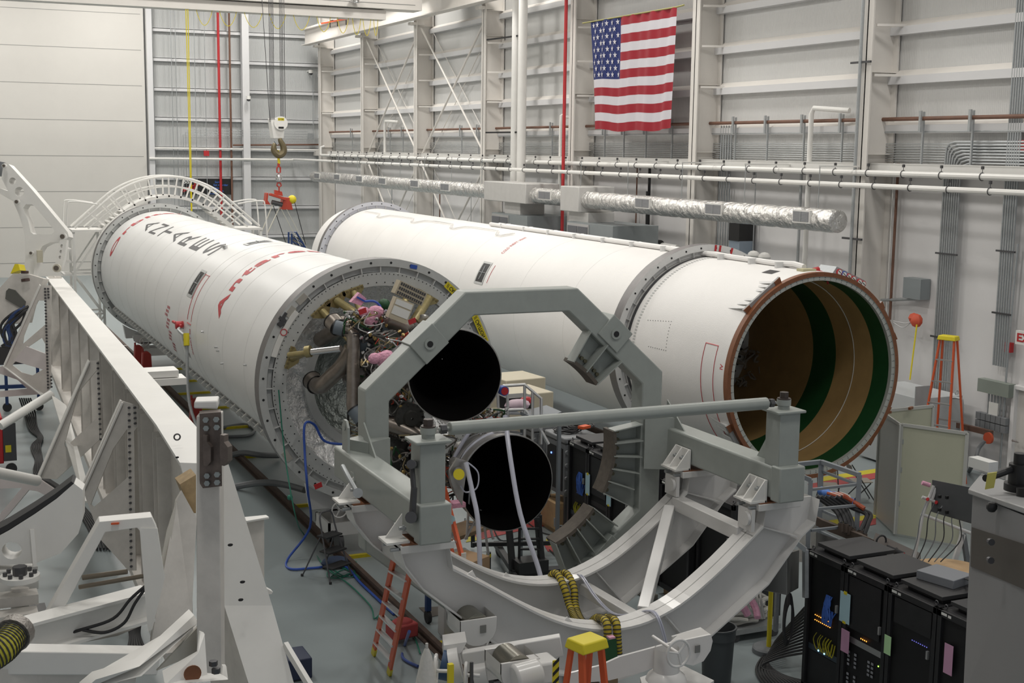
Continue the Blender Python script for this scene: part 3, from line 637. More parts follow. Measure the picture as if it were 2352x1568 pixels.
# machinery clutter around the turbopumps: real fittings and lines
rnd = random.Random(11)
CL1 = mat('pump_metal', (.28, .27, .26), .35, metal=.8, var=.2, scale=10); CL2 = mat('pump_dark', (.07, .07, .065), .45, metal=.5)
for (px, py, d, r, h) in ((890, 900, 20.5, .28, .3), (925, 860, 20.3, .22, .4), (945, 850, 20.4, .22, .25), (935, 955, 19.9, .24, .25), (905, 1045, 20.2, .3, .3), (965, 1100, 19.8, .2, .3), (985, 1020, 19.7, .22, .3), (1015, 1080, 19.4, .2, .4), (870, 1085, 20.6, .22, .3), (985, 750, 21.0, .18, .3), (960, 770, 20.6, .2, .2), (830, 870, 21.2, .25, .4), (850, 820, 21.0, .2, .4)):
    q = AY(px, py, d); b = MB(); b.lathe([(.02, -h), (r*.5, -h), (r*.55, -h*.7), (r, -h*.6), (r, -h*.2), (r*.85, 0), (r*.85, .25), (r, .3)], q, n=24)
    for k in range(14): a = 2*PI*k/14; b.cyl(q+Vector((r*.93*math.cos(a), -h*.62, r*.93*math.sin(a))), q+Vector((r*.93*math.cos(a), -h*.75, r*.93*math.sin(a))), .018, n=6)
    b.build('turbopump_housing', rnd.choice((CL1, CL2, CL1, INCO)), r1)
mm = [(CL1, .014, 'thin_line'), (mat('gold_line', (.35, .29, .17), .4, metal=.6), .012, 'thin_line'), (CHROME, .012, 'thin_line'), (RUBBER, .013, 'wire_bundle'), (CL2, .022, 'thin_line'), (mat('wire_white', (.6, .6, .58), .5), .008, 'wire_bundle'), (mat('wire_red', (.5, .05, .02), .5), .01, 'wire_bundle'), (DGREEN, .016, 'wire_bundle')]
zones = [(790, 715, 895, 765, 21.0), (830, 760, 950, 840, 20.6), (840, 830, 940, 960, 20.3), (880, 900, 950, 1010, 20.6), (895, 1000, 1040, 1150, 19.8), (800, 860, 900, 1000, 21.2), (1010, 1000, 1080, 1140, 19.4), (1080, 940, 1160, 1000, 19.0)]
for (m_, rr, nm) in mm:
    b = MB()
    for z in zones:
        for k in range(4):
            p = Vector((rnd.uniform(z[0], z[2]), rnd.uniform(z[1], z[3]), z[4]-rnd.uniform(0, .5))); pts = []
            for j in range(4): pts.append(AY(min(max(p.x, z[0]), z[2]), min(max(p.y, z[1]), z[3]), p.z)); p += Vector((rnd.uniform(-38, 38), rnd.uniform(-30, 30), rnd.uniform(-.12, .12)))
            b.tube(smoothpath(pts, 4), rr, 5)
    o = b.build(nm, m_, r1); o['kind'] = 'stuff'
for (m_, nm) in ((CHROME, 'fitting'), (CL1, 'fitting'), (mat('brass', (.45, .33, .14), .35, metal=.8), 'fitting')):
    b = MB()
    for z in zones:
        for k in range(12):
            q = AY(rnd.uniform(z[0], z[2]), rnd.uniform(z[1], z[3]), z[4]-rnd.uniform(.1, .55)); d_ = Vector((rnd.uniform(-1, 1), rnd.uniform(-1, 1), rnd.uniform(-1, 1))).normalized(); b.cyl(q, q+d_*.06, .02, n=6); b.cyl(q+d_*.02, q+d_*.035, .03, n=6)
    o = b.build(nm, m_, r1); o['kind'] = 'stuff'
# capped port and hoses beside nozzle
b = MB(); q = AY(1159, 898, 18.3); b.cyl(q, q+Vector((0, .12, 0)), .075, n=20); o = b.build('port_cap_rim', BLUE, r1); MB().cyl(q+Vector((0, -.01, 0)), q+Vector((0, .02, 0)), .06, n=20).build('port_cap', RED, o)
for pts in (((1050, 1090, 18.0), (1070, 1040, 17.9), (1110, 1005, 17.9), (1160, 985, 18.1)), ((1035, 1070, 18.3), (1060, 1020, 18.2), (1090, 980, 18.2), (1130, 960, 18.3))): ppipe(pts, .03, CLEAR, 'clear_hose')
b = MB(); a = AY(1053, 1088, 17.0); b.prism([AY(1033, 1080, 17.0), AY(1050, 1052, 17.0), AY(1075, 1060, 17.0), AY(1066, 1120, 17.0), AY(1062, 1160, 17.0), AY(1052, 1145, 17.0), AY(1038, 1108, 17.0)], (0, .04, 0)); o = b.build('gimbal_plate', NOZZ_OUT, r1)
b = MB(); b.cyl(AY(1055, 1088, 16.85), AY(1042, 1060, 17.6), .075, n=18); b.build('gimbal_cylinder', CL1, o)
b = MB(); b.cyl(AY(1054, 1089, 16.84), AY(1054, 1089, 16.8), .08, n=20); b.build('yellow_cap', YELLOW, o)
b = MB(); b.tube(smoothpath([AY(1075, 1062, 16.9), AY(1098, 1085, 16.85), AY(1095, 1120, 16.85), AY(1070, 1130, 16.9), AY(1058, 1115, 16.95)]), .012, 6); b.build('loop_wire', CLEAR, o)
b = MB(); b.cyl(AY(1000, 842, 18.0)+Vector((0, 0, 0)), AY(1000, 842, 18.0)+Vector((0, .03, 0)), .01, n=8)
# clear drain hoses falling from the engine
for pts in (((1160, 955, 17.0), (1172, 1050, 16.6), (1195, 1180, 16.2), (1232, 1290, 15.9), (1244, 1333, 15.75)), ((1070, 1062, 16.9), (1085, 1130, 16.7), (1098, 1200, 16.5), (1103, 1330, 16.3))):
    ppipe(pts, .035, CLEAR, 'drain_hose', 10)
# blue hose from the aft flange down to the floor
b = MB(); b.tube(smoothpath([AY(842, 1020, 21.5), AY(790, 1020, 21.7), AY(745, 1012, 21.8), AY(722, 975, 21.8), AY(700, 975, 21.7), AY(700, 1040, 21.6), AY(706, 1120, 21.4), AZ(712, 1210, .55), AZ(660, 1285, .03), AZ(668, 1306, .03), AZ(720, 1304, .03), AZ(790, 1300, .03), AZ(830, 1340, .03), AZ(905, 1410, .03)]), .022, 8)
tag(b.build('blue_hose', BLUE), 'blue hose hanging from the engine end and looping across the floor', 'hose')
b = MB(); b.tube(smoothpath([AY(940, 1450, 14.6)]+[AZ(*p, .03) for p in ((930, 1480), (925, 1510), (960, 1530))]), .022, 8); tag(b.build('blue_hose', mat('blue_hose_dull', (.05, .09, .3), .5)), 'short blue hose coming out from under the red pouch at the orange ladder', 'hose')
b = MB(); b.tube(smoothpath([AY(640, 895, 21.9), AY(655, 1050, 21.7), AY(680, 1190, 21.2)]+[AZ(*p, .03) for p in ((700, 1230), (745, 1300), (800, 1340), (850, 1390), (860, 1420), (880, 1400), (868, 1420), (905, 1425), (945, 1450), (965, 1500))]), .012, 6); b.sphere(AY(666, 1142, 21.4), .05)
tag(b.build('hanging_cord', GREENC), 'thin green cord from the ring down to the floor along the rail', 'cord')
# ================================================================== grey octagon engine frame on its side beams
t = thing('engine_lifting_frame', (7.41, 14.5, 1.0), 'grey green octagonal lifting frame with side posts and a long tie rod', 'frame')
YF = 16.0
def octa(hw, c, hz): # half width, corner cut
    return [(hw, c), (c, hz), (-c, hz), (-hw, c), (-hw, -c), (-c, -hz), (c, -hz), (hw, -c)]
cx, cz = 7.39, 3.2
O = [(2.22, 1.0), (.83, 2.24), (-.83, 2.24), (-2.22, 1.0), (-2.22, -1.15), (-.83, -2.3), (.83, -2.3), (2.22, -1.15)]
I_ = [(1.89, .84), (.70, 1.92), (-.70, 1.92), (-1.89, .84), (-1.89, -1.0), (-.70, -1.98), (.70, -1.98), (1.89, -1.0)]
b = MB(); b.prism([(cx+x, YF, cz+z) for x, z in O], (0, .32, 0), [[(cx+x, YF, cz+z) for x, z in I_[::-1]]])
b.build('octagon_ring', GREY, t, bevel=.02)
# gusset pads with stiffeners, right side, lower right, and upper left
def pad(a0, a1, z0=None, nb=6):
    pts = [(cx+1.47*math.cos(math.radians(a)), YF+.02, cz+1.47*math.sin(math.radians(a))) for a in [a0+(a1-a0)*k/8 for k in range(9)]]
    
    RO = 2.12 if a1 < 20 and a0 > -40 else 2.0
    out = [(cx+RO*math.cos(math.radians(a)), YF+.02, cz+RO*math.sin(math.radians(a))) for a in [a1-(a1-a0)*k/8 for k in range(9)]]
    pts2 = [Vector(p) for p in pts]; b = MB(); b.prism([Vector(p)+Vector((0, .13, 0)) for p in pts+out], (0, .03, 0))
    o = b.build('saddle_gusset', GREY, t); b = MB()
    for k in range(nb):
        a = math.radians(a0+(a1-a0)*k/(nb-1)); d_ = Vector((math.cos(a), 0, math.sin(a))); c_ = Vector((cx, YF-.06, cz)); b.beam(c_+d_*1.44+Vector((0, .1, 0)), c_+d_*(1.93 if a1 < -30 or a0 > 30 else 1.9)+Vector((0, .1, 0)), .2, .016, up=(-d_.z, 0, d_.x))
    b.build('stiffener', GREY, o); b = MB()
    for k in range(8): a = math.radians(a0+(a1-a0)*(k+.5)/8); d_ = Vector((math.cos(a), 0, math.sin(a))); c_ = Vector((cx, YF+.145, cz))+d_*1.58; b.cyl(c_, c_+Vector((0, -.03, 0)), .028, n=8)
    b.build('bolt', mat('bolt_bronze', (.16, .15, .1), .45, metal=.5), o)
    b = MB(); r0 = [(cx+1.47*math.cos(math.radians(a)), YF-.05, cz+1.47*math.sin(math.radians(a))) for a in [a0+(a1-a0)*k/12 for k in range(13)]]; r_1 = [(cx+1.42*math.cos(math.radians(a)), YF-.05, cz+1.42*math.sin(math.radians(a))) for a in [a1-(a1-a0)*k/12 for k in range(13)]]
    b.prism(r0+r_1, (0, .3, 0)); b.build('rubber_pad', mat('pad_tan', (.10, .085, .07), .7, var=.3, scale=12), o)
pad(-28, 8); pad(-68, -38, nb=5); pad(38, 58, nb=3)
# joint blocks with eye holes on diagonals
for (px, py, ang) in ((985, 789, 41.5), (1412, 766, -43.5), (1400, 1270, 45)):
    q = AY(px, py, YF-.0); R = Matrix.Rotation(math.radians(-ang), 3, 'Y'); b = MB(); b.cbox(q+Vector((0, .15, 0)), (.42, .36, .36), R=R); o = b.build('joint_block', GREY, t, bevel=.01)
    b = MB(); b.cyl(q+Vector((0, -.03, 0)), q+Vector((0, -.05, 0)), .075, n=20); b.build('boss', GREY, o); b = MB(); b.cyl(q+Vector((0, -.045, 0)), q+Vector((0, -.055, 0)), .042, n=16); b.build('hole', BLACK, o)
for sx, X_ in ((-1, 5.03), (1, 9.76)):
    MB().beam((X_, 13.08, 3.23), (X_, 16.35, 3.23), .36, .41).build('side_beam', GREY, t, bevel=.03)
    b = MB(); b.cbox((X_, 13.17, 3.23), (.38, .20, .45)); b.build('beam_cap', GREY, t, bevel=.02)
    b = MB(); b.beam((X_, 13.32, 3.43), (X_, 13.32, 4.12), .30, .30, up=(0, 1, 0)); b.cbox((X_, 13.32, 4.13), (.42, .38, .035)); b.build('post', GREY, t, bevel=.01)
    b = MB(); b.prism([(X_, 13.46, 3.43), (X_, 13.85, 3.43), (X_, 13.72, 3.62), (X_, 13.46, 4.0)], (.02, 0, 0)); b.build('gusset', GREY, t)
    b = MB(); b.beam((X_, 15.9, 3.2), (cx+sx*2.0, 16.1, 3.2), .4, .75); b.build('side_plate', GREY, t); b = MB(); b.prism([(X_-.1*sx, 15.45, 3.43), (X_-.1*sx, 15.95, 3.43), (X_-.1*sx, 15.95, 3.8)], (.02, 0, 0)); b.build('top_gusset', GREY, t)
    if sx > 0: MB().prism([AY(1528, 945, 15.8), AY(1570, 992, 15.8), AY(1570, 1062, 15.8), AY(1526, 1068, 15.8)], (0, .05, 0)).build('side_gusset', GREY, t)
    b = MB(); b.cyl((X_, 13.32, 4.14), (X_, 13.32, 4.2), .075); b.cyl((X_, 13.32, 4.2), (X_, 13.32, 4.27), .09); b.build('rod_eye', GREY, t)
    b = MB(); b.cyl((X_, 13.32, 4.27), (X_, 13.32, 4.36), .058, n=6); b.cyl((X_, 13.32, 4.27), (X_, 13.32, 4.285), .085); b.build('rod_bolt', mat('bolt_dark', (.07, .055, .05), .5, metal=.3), t)
b = MB(); b.cyl((5.15, 13.32, 4.235), (9.64, 13.32, 4.235), .022); b.cyl((5.28, 13.32, 4.235), (9.5, 13.32, 4.235), .075, n=24); b.build('tie_rod', GREY, t, bevel=.01)
b = MB(); b.cyl((5.17, 13.32, 4.235), (5.24, 13.32, 4.235), .055, n=6); b.cyl((9.54, 13.32, 4.235), (9.6, 13.32, 4.235), .055, n=6); b.build('jam_nut', DARK, t)
# turnbuckles
b = MB(); b.tube([AX(946, 1070, 4.83), AX(950, 1120, 4.8), AX(945, 1185, 4.78)], .03); b.tube([AX(952, 1120, 4.8), AX(948, 1185, 4.78)], .035); b.cyl(AX(944, 1188, 4.72), AX(944, 1188, 4.84), .065); b.cyl(AX(944, 1066, 4.7), AX(950, 1066, 4.88), .05); b.build('turnbuckle', DARK, t)
b = MB(); b.tube([AX(787, 1070, 4.6), AX(800, 1095, 4.6), AX(820, 1130, 4.65)], .03); b.cyl(AX(822, 1132, 4.6), AX(822, 1132, 4.72), .06); b.build('turnbuckle', GALV, t)
b = MB(); q = AX(1553, 1052, 9.5); b.cyl(q, q+Vector((0, 0, -.25)), .025); b.tube([q+Vector((0, 0, -.25))+Vector((math.sin(a)*.06, 0, -.06+math.cos(a)*.06)) for a in [k*PI/6 for k in range(12)]], .022, 6, closed=True); b.build('shackle', DARK, t)
for x in (0, 1):
    b = MB(); q = AX(792, 1000, 4.85) if x == 0 else AX(808, 1120, 4.84); b.prism([q+Vector((0, -.12, -.2)), q+Vector((0, .12, -.2)), q+Vector((0, .12, .12)), q+Vector((0, .05, .2)), q+Vector((0, -.05, .2)), q+Vector((0, -.12, .12))], (.03, 0, 0)); b.cyl(q+Vector((-.005, 0, .1)), q+Vector((-.012, 0, .1)), .035); b.build('lifting_lug', GREY, t)
# ================================================================== white curved cradle
t = thing('transport_cradle', (7.4, 14.4, .9), 'white curved I-beam cradle with braced arms carrying the grey frame', 'cradle')
W2 = mat('cradle_white', (.68, .67, .655), .38, var=.04, scale=2, coat=.3)
INN = [(-2.05, 2.62), (-1.67, 2.39), (-1.11, 2.03), (-.75, 1.83), (-.4, 1.69), (0, 1.61), (.4, 1.62), (.75, 1.71), (1.1, 1.87), (1.6, 2.21), (2.15, 2.66)]
OUT = [(2.95, 2.62), (2.75, 2.47), (2.27, 1.9), (1.2, 1.17), (.1, .96), (-.85, 1.20), (-1.38, 1.55), (-1.88, 1.98), (-2.4, 2.42), (-2.62, 2.72)]
for Y_, nm in ((13.5, 'front'), (15.3, 'rear')):
    P = [Vector((cx+x, Y_, z)) for x, z in smoothpath([(a, c, 0) for a, c in INN], 3) and [(p.x, p.y) for p in smoothpath([(a, c, 0) for a, c in INN], 3)]]
    Q = [Vector((cx+x, Y_, z)) for x, z in OUT]
    L0 = Vector((cx-2.68, Y_, 2.92)); L1 = Vector((cx-2.1, Y_, 2.92)); R0 = Vector((cx+2.18, Y_, 2.92)); R1_ = Vector((cx+3.0, Y_, 2.92))
    web = MB().prism([L1]+P+[R0, R1_]+Q+[L0], (0, .02, 0)).build('arc_web', W2, t)
    b = MB(); b.add([p+Vector((0, dy, 0)) for p in [L1]+P+[R0] for dy in (-.17, .19)], [(2*i, 2*i+2, 2*i+3, 2*i+1) for i in range(len(P)+1)])
    b.add([p+Vector((0, dy, -.025)) for p in [L1]+P+[R0] for dy in (-.17, .19)], [(2*i, 2*i+2, 2*i+3, 2*i+1) for i in range(len(P)+1)])
    for i in range(len(P)-1): pass
    k = len(P)+2; b2 = MB()
    top = [p for p in [L1]+P+[R0]]
    for i in range(len(top)-1):
        a, c = top[i], top[i+1]; dn = Vector((0, 0, -.03)); v = Vector((0, -.17, 0)); v2 = Vector((0, .19, 0)); b2.hexa([a+v+dn, c+v+dn, c+v2+dn, a+v2+dn], [a+v, c+v, c+v2, a+v2])
    b2.build('inner_flange', W2, t, smooth=True)
    b2 = MB(); low = [R1_]+Q+[L0]
    for i in range(len(low)-1):
        a, c = low[i], low[i+1]; dn = Vector((0, 0, -.025)); v = Vector((0, -.17, 0)); v2 = Vector((0, .19, 0)); b2.hexa([a+v+dn, c+v+dn, c+v2+dn, a+v2+dn], [a+v, c+v, c+v2, a+v2])
    b2.build('outer_flange', W2, t)
    for (ax_, az_, bx_, bz_) in ((-1.67, 2.37, -2.1, 2.15), (-.4, 1.67, -.9, 1.2), (.75, 1.7, 1.2, 1.18), (2.15, 2.64, 2.7, 2.45)):
        MB().beam((cx+ax_, Y_+.01, az_), (cx+bx_, Y_+.01, bz_), .3, .015, up=(1, 0, 1)).build('web_stiffener', W2, t)
    for X_ in (5.03, 9.76):
        b = MB(); b.box((X_-.32, Y_-.2, 2.86), (X_+.32, Y_+.22, 2.95)); o = b.build('seat_plate', W2, t, bevel=.01)
        MB().box((X_-.3, Y_-.19, 2.95), (X_+.3, Y_+.21, 2.965)).build('shim', BROWN, o)
        sgn = -1
        b = MB(); yy = Y_
        x0 = X_-.22
        b.box((x0-.22, yy-.18, 2.965), (x0+.02, yy+.2, 2.99)); b.box((x0, yy-.18, 2.965), (x0+.025, yy+.2, 3.25))
        if X_ < 6: b = MB(); b.box((x0-.25, yy-.15, 2.965), (x0+.02, yy+.15, 2.99))
        for y_ in ((yy-.16, yy+.02, yy+.18) if X_ > 6 else (yy+.06,)): b.prism([(x0, y_-.01, 2.98), (x0-.21, y_-.01, 2.98), (x0, y_-.01, 3.25)], (0, .02, 0))
        b.build('clamp_bracket', WHITE, t)
        b = MB()
        for y_ in (yy-.07, yy+.1): b.cyl((x0, y_, 3.12), (x0-.08, y_, 3.12), .022, n=8); b.cyl((x0-.02, y_, 3.12), (x0-.04, y_, 3.12), .038, n=6)
        for y_ in (yy-.12, yy+.12): b.cyl((X_-.32, y_, 2.9), (X_-.42, y_, 2.9), .022, n=8)
        b.build('bracket_bolt', GALV, t)
    # leg box under left arm
for X_ in (9.55,):
    for Y_ in (13.5, 15.3):
        b = MB(); b.beam((X_-.17, Y_-.02, 2.60), (X_-.17, Y_-.02, 2.88), .3, .05, up=(1, 0, 0)); b.cyl((X_-.2, Y_-.08, 2.76), (X_-.24, Y_-.08, 2.76), .09, n=18); b.build('arm_boss', W2, t)
def tb(a, c, w_=.16): MB().beam(a, c, w_, w_).build('cross_tube', W2, t, bevel=.01)
tb((9.42, 13.6, 2.5), (9.42, 15.2, 2.5), .18); tb((9.30, 15.2, 2.42), (8.05, 13.7, 1.62), .15); tb((8.0, 15.2, 1.45), (8.0, 13.6, 1.5), .15)
tb((5.2, 13.6, 2.4), (5.2, 15.2, 2.4), .18)
# wheeled bogie frames and rollers below the cradle
def bogie(X_, Y_, lab, yokes=True):
    t = thing('support_dolly', (X_, Y_, .25), lab, 'dolly', 'white roller dollies under the rockets')
    b = MB(); b.box((6.45, Y_-.42, .42), (8.35, Y_+.42, .5)); b.box((6.45, Y_-.42, .5), (8.35, Y_-.38, .66)); b.box((6.45, Y_+.38, .5), (8.35, Y_+.42, .66)); b.box((6.45, Y_-.42, .5), (6.49, Y_+.42, .66)); b.box((8.31, Y_-.42, .5), (8.35, Y_+.42, .66)); b.build('tray', W2, t)
    for x_ in (6.75, 8.07):
        b = MB(); b.cyl((x_, Y_, .5), (x_, Y_, .84), .12, n=20); b.build('jack_column', W2, t)
        if not yokes: continue
        s_ = -1 if x_ < 7.4 else 1; b = MB(); pts = [(x_-.42, Y_-.13, 1.02+(.12 if s_ < 0 else -.05)), (x_+.42, Y_-.13, 1.02+(.12 if s_ > 0 else -.05)), (x_+.36, Y_-.13, .86), (x_+.1, Y_-.13, .76), (x_-.1, Y_-.13, .76), (x_-.36, Y_-.13, .86)]
        b.prism(pts, (0, .02, 0)); b.prism([Vector(p)+Vector((0, .24, 0)) for p in pts], (0, .02, 0)); b.cbox((x_, Y_, .82), (.5, .26, .03)); o = b.build('roller_yoke', W2, t)
        for dx in (-.3, .3): MB().cyl((x_+dx, Y_-.1, 1.0), (x_+dx, Y_+.1, 1.0), .11, n=20).build('roller', ALU, o)
        b = MB(); c_ = Vector((x_-.12, Y_-.5, .92)); b.tube([c_+Vector((math.cos(a)*.14, 0, math.sin(a)*.14)) for a in [k*PI/10 for k in range(20)]], .014, 6, closed=True)
        for k in range(3): a = k*2*PI/3; b.beam(c_, c_+Vector((math.cos(a)*.14, 0, math.sin(a)*.14)), .02, .02, up=(0, 1, 0))
        b.cyl(c_, c_+Vector((0, .36, 0)), .02); b.build('handwheel', W2, t)
    for x_ in (6.68, 8.14):
        for y_ in (Y_-.28, Y_+.28): MB().cyl((x_-.05, y_, .27), (x_+.05, y_, .27), .17, n=24).build('wheel', DARK, t)
    return t
bogie(7.4, 13.1, 'white roller dolly on the rails under the front of the curved cradle', False); bogie(7.4, 15.5, 'white roller dolly on the rails under the rear arch of the cradle')
bogie(7.4, 22.5, 'white roller dolly on the rails under the near end of the left rocket'); bogie(7.4, 44.4, 'white roller dolly on the rails under the far end of the left rocket')
for Y_, l_ in ((22.4, 'white cradle saddle under the near ring of the left rocket'), (45.1, 'white cradle saddle under the far ring of the left rocket')):
    b = MB(); arc = [(X1+2.24*math.cos(math.radians(a)), Y_-.15, 3.18+2.24*math.sin(math.radians(a))) for a in range(-125, -54, 5)]; b.prism(arc+[(8.6, Y_-.15, .9), (6.2, Y_-.15, .9)], (0, .25, 0)); tag(b.build('saddle', W2), l_, 'saddle')
for Y_, l_ in ((23.7, 'white saddle stand under the near ring of the right rocket'), (45.7, 'white saddle stand under the far ring of the right rocket')):
    b = MB(); arc = [(X2+2.24*math.cos(math.radians(a)), Y_-.15, 3.18+2.24*math.sin(math.radians(a))) for a in range(-125, -54, 5)]; b.prism(arc+[(16.6, Y_-.15, .15), (13.8, Y_-.15, .15)], (0, .25, 0)); tag(b.build('saddle', W2), l_, 'saddle')
# rails
def rail(X_, y0, y1, lab):
    b = MB(); b.box((X_-.08, y0, 0), (X_+.08, y1, .02)); b.box((X_-.012, y0, .02), (X_+.012, y1, .12)); b.box((X_-.04, y0, .1), (X_+.04, y1, .15)); return tag(b.build('steel_rail', RUST), lab, 'rail', 'rusty rails on the floor')
rail(6.68, 8, 62, 'brown rusty rail on the floor left of the left rocket'); rail(8.14, 8, 62, 'brown rusty rail under the left rocket, on its wall side')
rail(14.48, 20.5, 62, 'dark rail on the floor under the left side of the right rocket'); rail(15.92, 20.5, 62, 'dark rail on the floor under the right side of the right rocket')
ya = 13.0; k = 0
for py in (1480, 1280, 1163, 1050, 985, 940, 905, 878, 850):
    px = 600+(py-1096)/.971; Y_ = AZ(px, py, .03).y
    b = MB(); b.box((6.76, Y_-.04, 0), (8.06, Y_+.04, .06)); b.build('gauge_tie', YELBAR)
    o = COL.objects[-1]; 
    tag(o, 'yellow rail tie of the left rocket, ' + ['nearest one, below the curved cradle', 'next behind the orange ladder', 'just behind the folding step stool', 'by the lowest part of the near ring', 'under the near end of the tank', 'third behind the near ring', 'fourth behind the near ring', 'fifth behind the near ring', 'furthest one in view'][k], 'tie', 'yellow gauge ties between the rails'); k += 1
for Y_, l_ in ((21.8, 'nearest yellow tie'), (24.2, 'next yellow tie')):
    b = MB(); b.box((14.56, Y_-.04, 0), (15.84, Y_+.04, .07)); tag(b.build('gauge_tie', YELBAR), l_+' between the rails of the right rocket', 'tie', 'yellow gauge ties between the rails')
# ================================================================== services on the walls
def pipe_run(name, pts, r, m, label, cat, group=None, n=10, hangers=None):
    t = thing(name, pts[0], label, cat, group); MB().tube(pts, r, n).build('pipe', m, t)
    if hangers:
        hy, up = hangers; x_, z_ = pts[-1][0], pts[-1][2]; h0 = None
        for y in hy:
            if h0 is None:
                b = MB(); b.tube([(x_+(r+.012)*math.cos(a), y, z_+(r+.012)*math.sin(a)) for a in [k*PI/6 for k in range(12)]], .01, 5, closed=True); b.cyl((x_, y, z_+r), (x_, y, z_+r+up), .008, n=5); b.cbox((x_, y, z_+r+up*.75), (.05, .05, .07)); h0 = b.build('hanger', DARK, t); y0 = y
            else: c = h0.copy(); COL.objects.link(c); c.parent = t; c.location = h0.location+Vector((0, y-y0, 0))
    return t
ys = [AX(x, 387, 21.4).y for x in (1507, 1554, 1605, 1660, 1718, 1780, 1845, 1916, 1992, 2072, 2161, 2257)]
ys2 = sorted(ys); ystep = (ys2[-1]-ys2[0])/11
Yh = [ys2[0]+ystep*k for k in range(0, 44) if ys2[0]+ystep*k < 73.5]
pipe_run('sprinkler_pipe', [(21.6, 74.3, 7.35), (21.4, 74.3, 7.3), (21.4, 74.3, 6.88), (21.4, 74.1, 6.85), (21.4, 17, 6.85)], .075, WHITE, 'upper white pipe in ring hangers running along the right wall', 'pipe', 'long white pipes along the right wall', hangers=(Yh, .16))
pipe_run('sprinkler_pipe', [(20.5, 77.2, 6.57), (20.5, 16, 6.57)], .065, WHITE, 'lower white pipe, nearer the rockets, running along the right wall', 'pipe', 'long white pipes along the right wall', hangers=([y*20.5/21.4-.25 for y in Yh], .16))
b = MB(); b.beam((21.75, 16, 6.93), (21.75, 74, 6.93), .03, .3); b.beam((21.9, 16, 7.08), (21.9, 74, 7.08), .35, .02); tag(b.build('support_channel', WHITE), 'white steel channel behind the two long white pipes', 'channel')
pipe_run('rusty_pipe', [(22.1, 16, 8.17), (22.1, 75.4, 8.17), (22.1, 75.4, 7.5), (22.1, 77.3, 7.45), (17.0, 77.25, 7.35)], .05, RUSTP, 'long rusty brown pipe above the conduit bank on the right wall', 'pipe')
t = thing('conduit_bank', (22.25, 45, 7.1), 'bank of thin grey conduits running level along the right wall', 'conduit')
for k in range(8): MB().tube([(22.24, 16, 7.15+k*.06), (22.24, 77, 7.15+k*.06)], .014, 6).build('conduit', GALV, t)
MB().tube([(22.18, 16, 7.86), (22.18, 77, 7.86)], .018, 6).build('conduit', GALV, t)
SL = ['rightmost one, above the bent conduits', 'second one from the right edge of the frame', 'first one left of the nearest column', 'just left of the cream bent pipe', 'middle of the bay right of the broad column', 'first one right of the broad column', 'below the right corner of the flag', 'below the right stripes of the flag', 'below the middle of the flag', 'below the star field of the flag', 'just left of the bright red pipe', 'just right of the thick white pipes', 'right part of the nearer X braced bay', 'middle of the nearer X braced bay', 'right part of the further X braced bay', 'left part of the further X braced bay', 'in the bay nearest the far corner']
i = 0
for px in (2235, 2121, 1936, 1848, 1764, 1690, 1545, 1485, 1434, 1390, 1269, 1207, 1100, 1061, 926, 896, 809):
    p = AX(px, 285, 22.12); b = MB(); b.beam((22.12, p.y, 7.0), (22.12, p.y, 8.33), .045, .045, up=(1, 0, 0)); b.beam((22.02, p.y, 7.85), (22.02, p.y, 8.35), .07, .05, up=(1, 0, 0)); st = b.build('strut_channel', GALV)
    tag(st, 'grey strut under the rusty pipe, '+SL[i], 'strut', 'struts under the rusty pipe'); i += 1
def vp(name, px, py0, py1, X_, r, m, label, cat, z1=None, group=None, extra=()):
    a = AX(px, py0, X_); c = AX(px+(py1-py0)*-.0, py1, X_); z = c.z if z1 is None else z1
    pts = [Vector((X_, a.y, a.z+1.5)), Vector((X_, a.y, z))]+[Vector(e) for e in extra]
    return tag(MB().tube(pts, r, 12).build(name, m), label, cat, group)
vp('duct_pipe', 1187, 0, 360, 21.3, .17, WHITE, 'thick white vertical pipe, left one of the pair behind the air handler', 'pipe', 5.8, 'pair of thick white vertical pipes')
vp('duct_pipe', 1202, 0, 360, 21.0, .17, WHITE, 'thick white vertical pipe, right one of the pair above the air handler', 'pipe', 5.8, 'pair of thick white vertical pipes')
for y_, z_ in ((48.6, 11.65), (48.6, 8.35)): b = MB(); b.beam((21.0, 49.2, AX(1195, 78, 21).z if z_ > 10 else AX(1195, 303, 21).z), (21.3, 46.4, (AX(1195, 78, 21).z if z_ > 10 else AX(1195, 303, 21).z)), .06, .06); tag(b.build('pipe_bracket', BLACK), ('upper' if z_ > 10 else 'lower')+' black bracket across the pair of thick white pipes', 'bracket')
p = AX(1297, 200, 21.15)
b = MB(); b.tube([(21.15, p.y, 15), (21.15, p.y, 3.5), (21.15, p.y-.1, 3.35), (21.25, p.y-.3, 3.3)], .06, 12); tag(b.build('fire_main', RED), 'bright red vertical pipe left of the flag on the right wall', 'pipe')
p = AX(1288, 300, 21.9); b = MB(); b.tube(smoothpath([(22.3, p.y-.1, 8.5), (22.0, p.y, 8.5), (21.9, p.y, 8.35), (21.9, p.y, 5.6)], 4), .06, 10); tag(b.build('vent_pipe', WHITE), 'cream bent pipe just left of the red pipe', 'pipe')
p = AX(1862, 300, 21.9); b = MB(); b.tube([(22.2, p.y-1.2, 8.42), (21.9, p.y-.1, 8.5), (21.9, p.y, 8.35), (21.9, p.y, .3)], .07, 10); tag(b.build('vent_pipe', WHITE), 'cream bent pipe left of the nearest column', 'pipe')
p = AX(884, 320, 21.9); b = MB(); b.tube([(22.2, p.y-1.2, 8.6), (21.9, p.y-.1, 8.65), (21.9, p.y, 8.5), (21.9, p.y, 6.9)], .07, 10); tag(b.build('vent_pipe', WHITE), 'cream bent pipe between the first two braced columns', 'pipe')
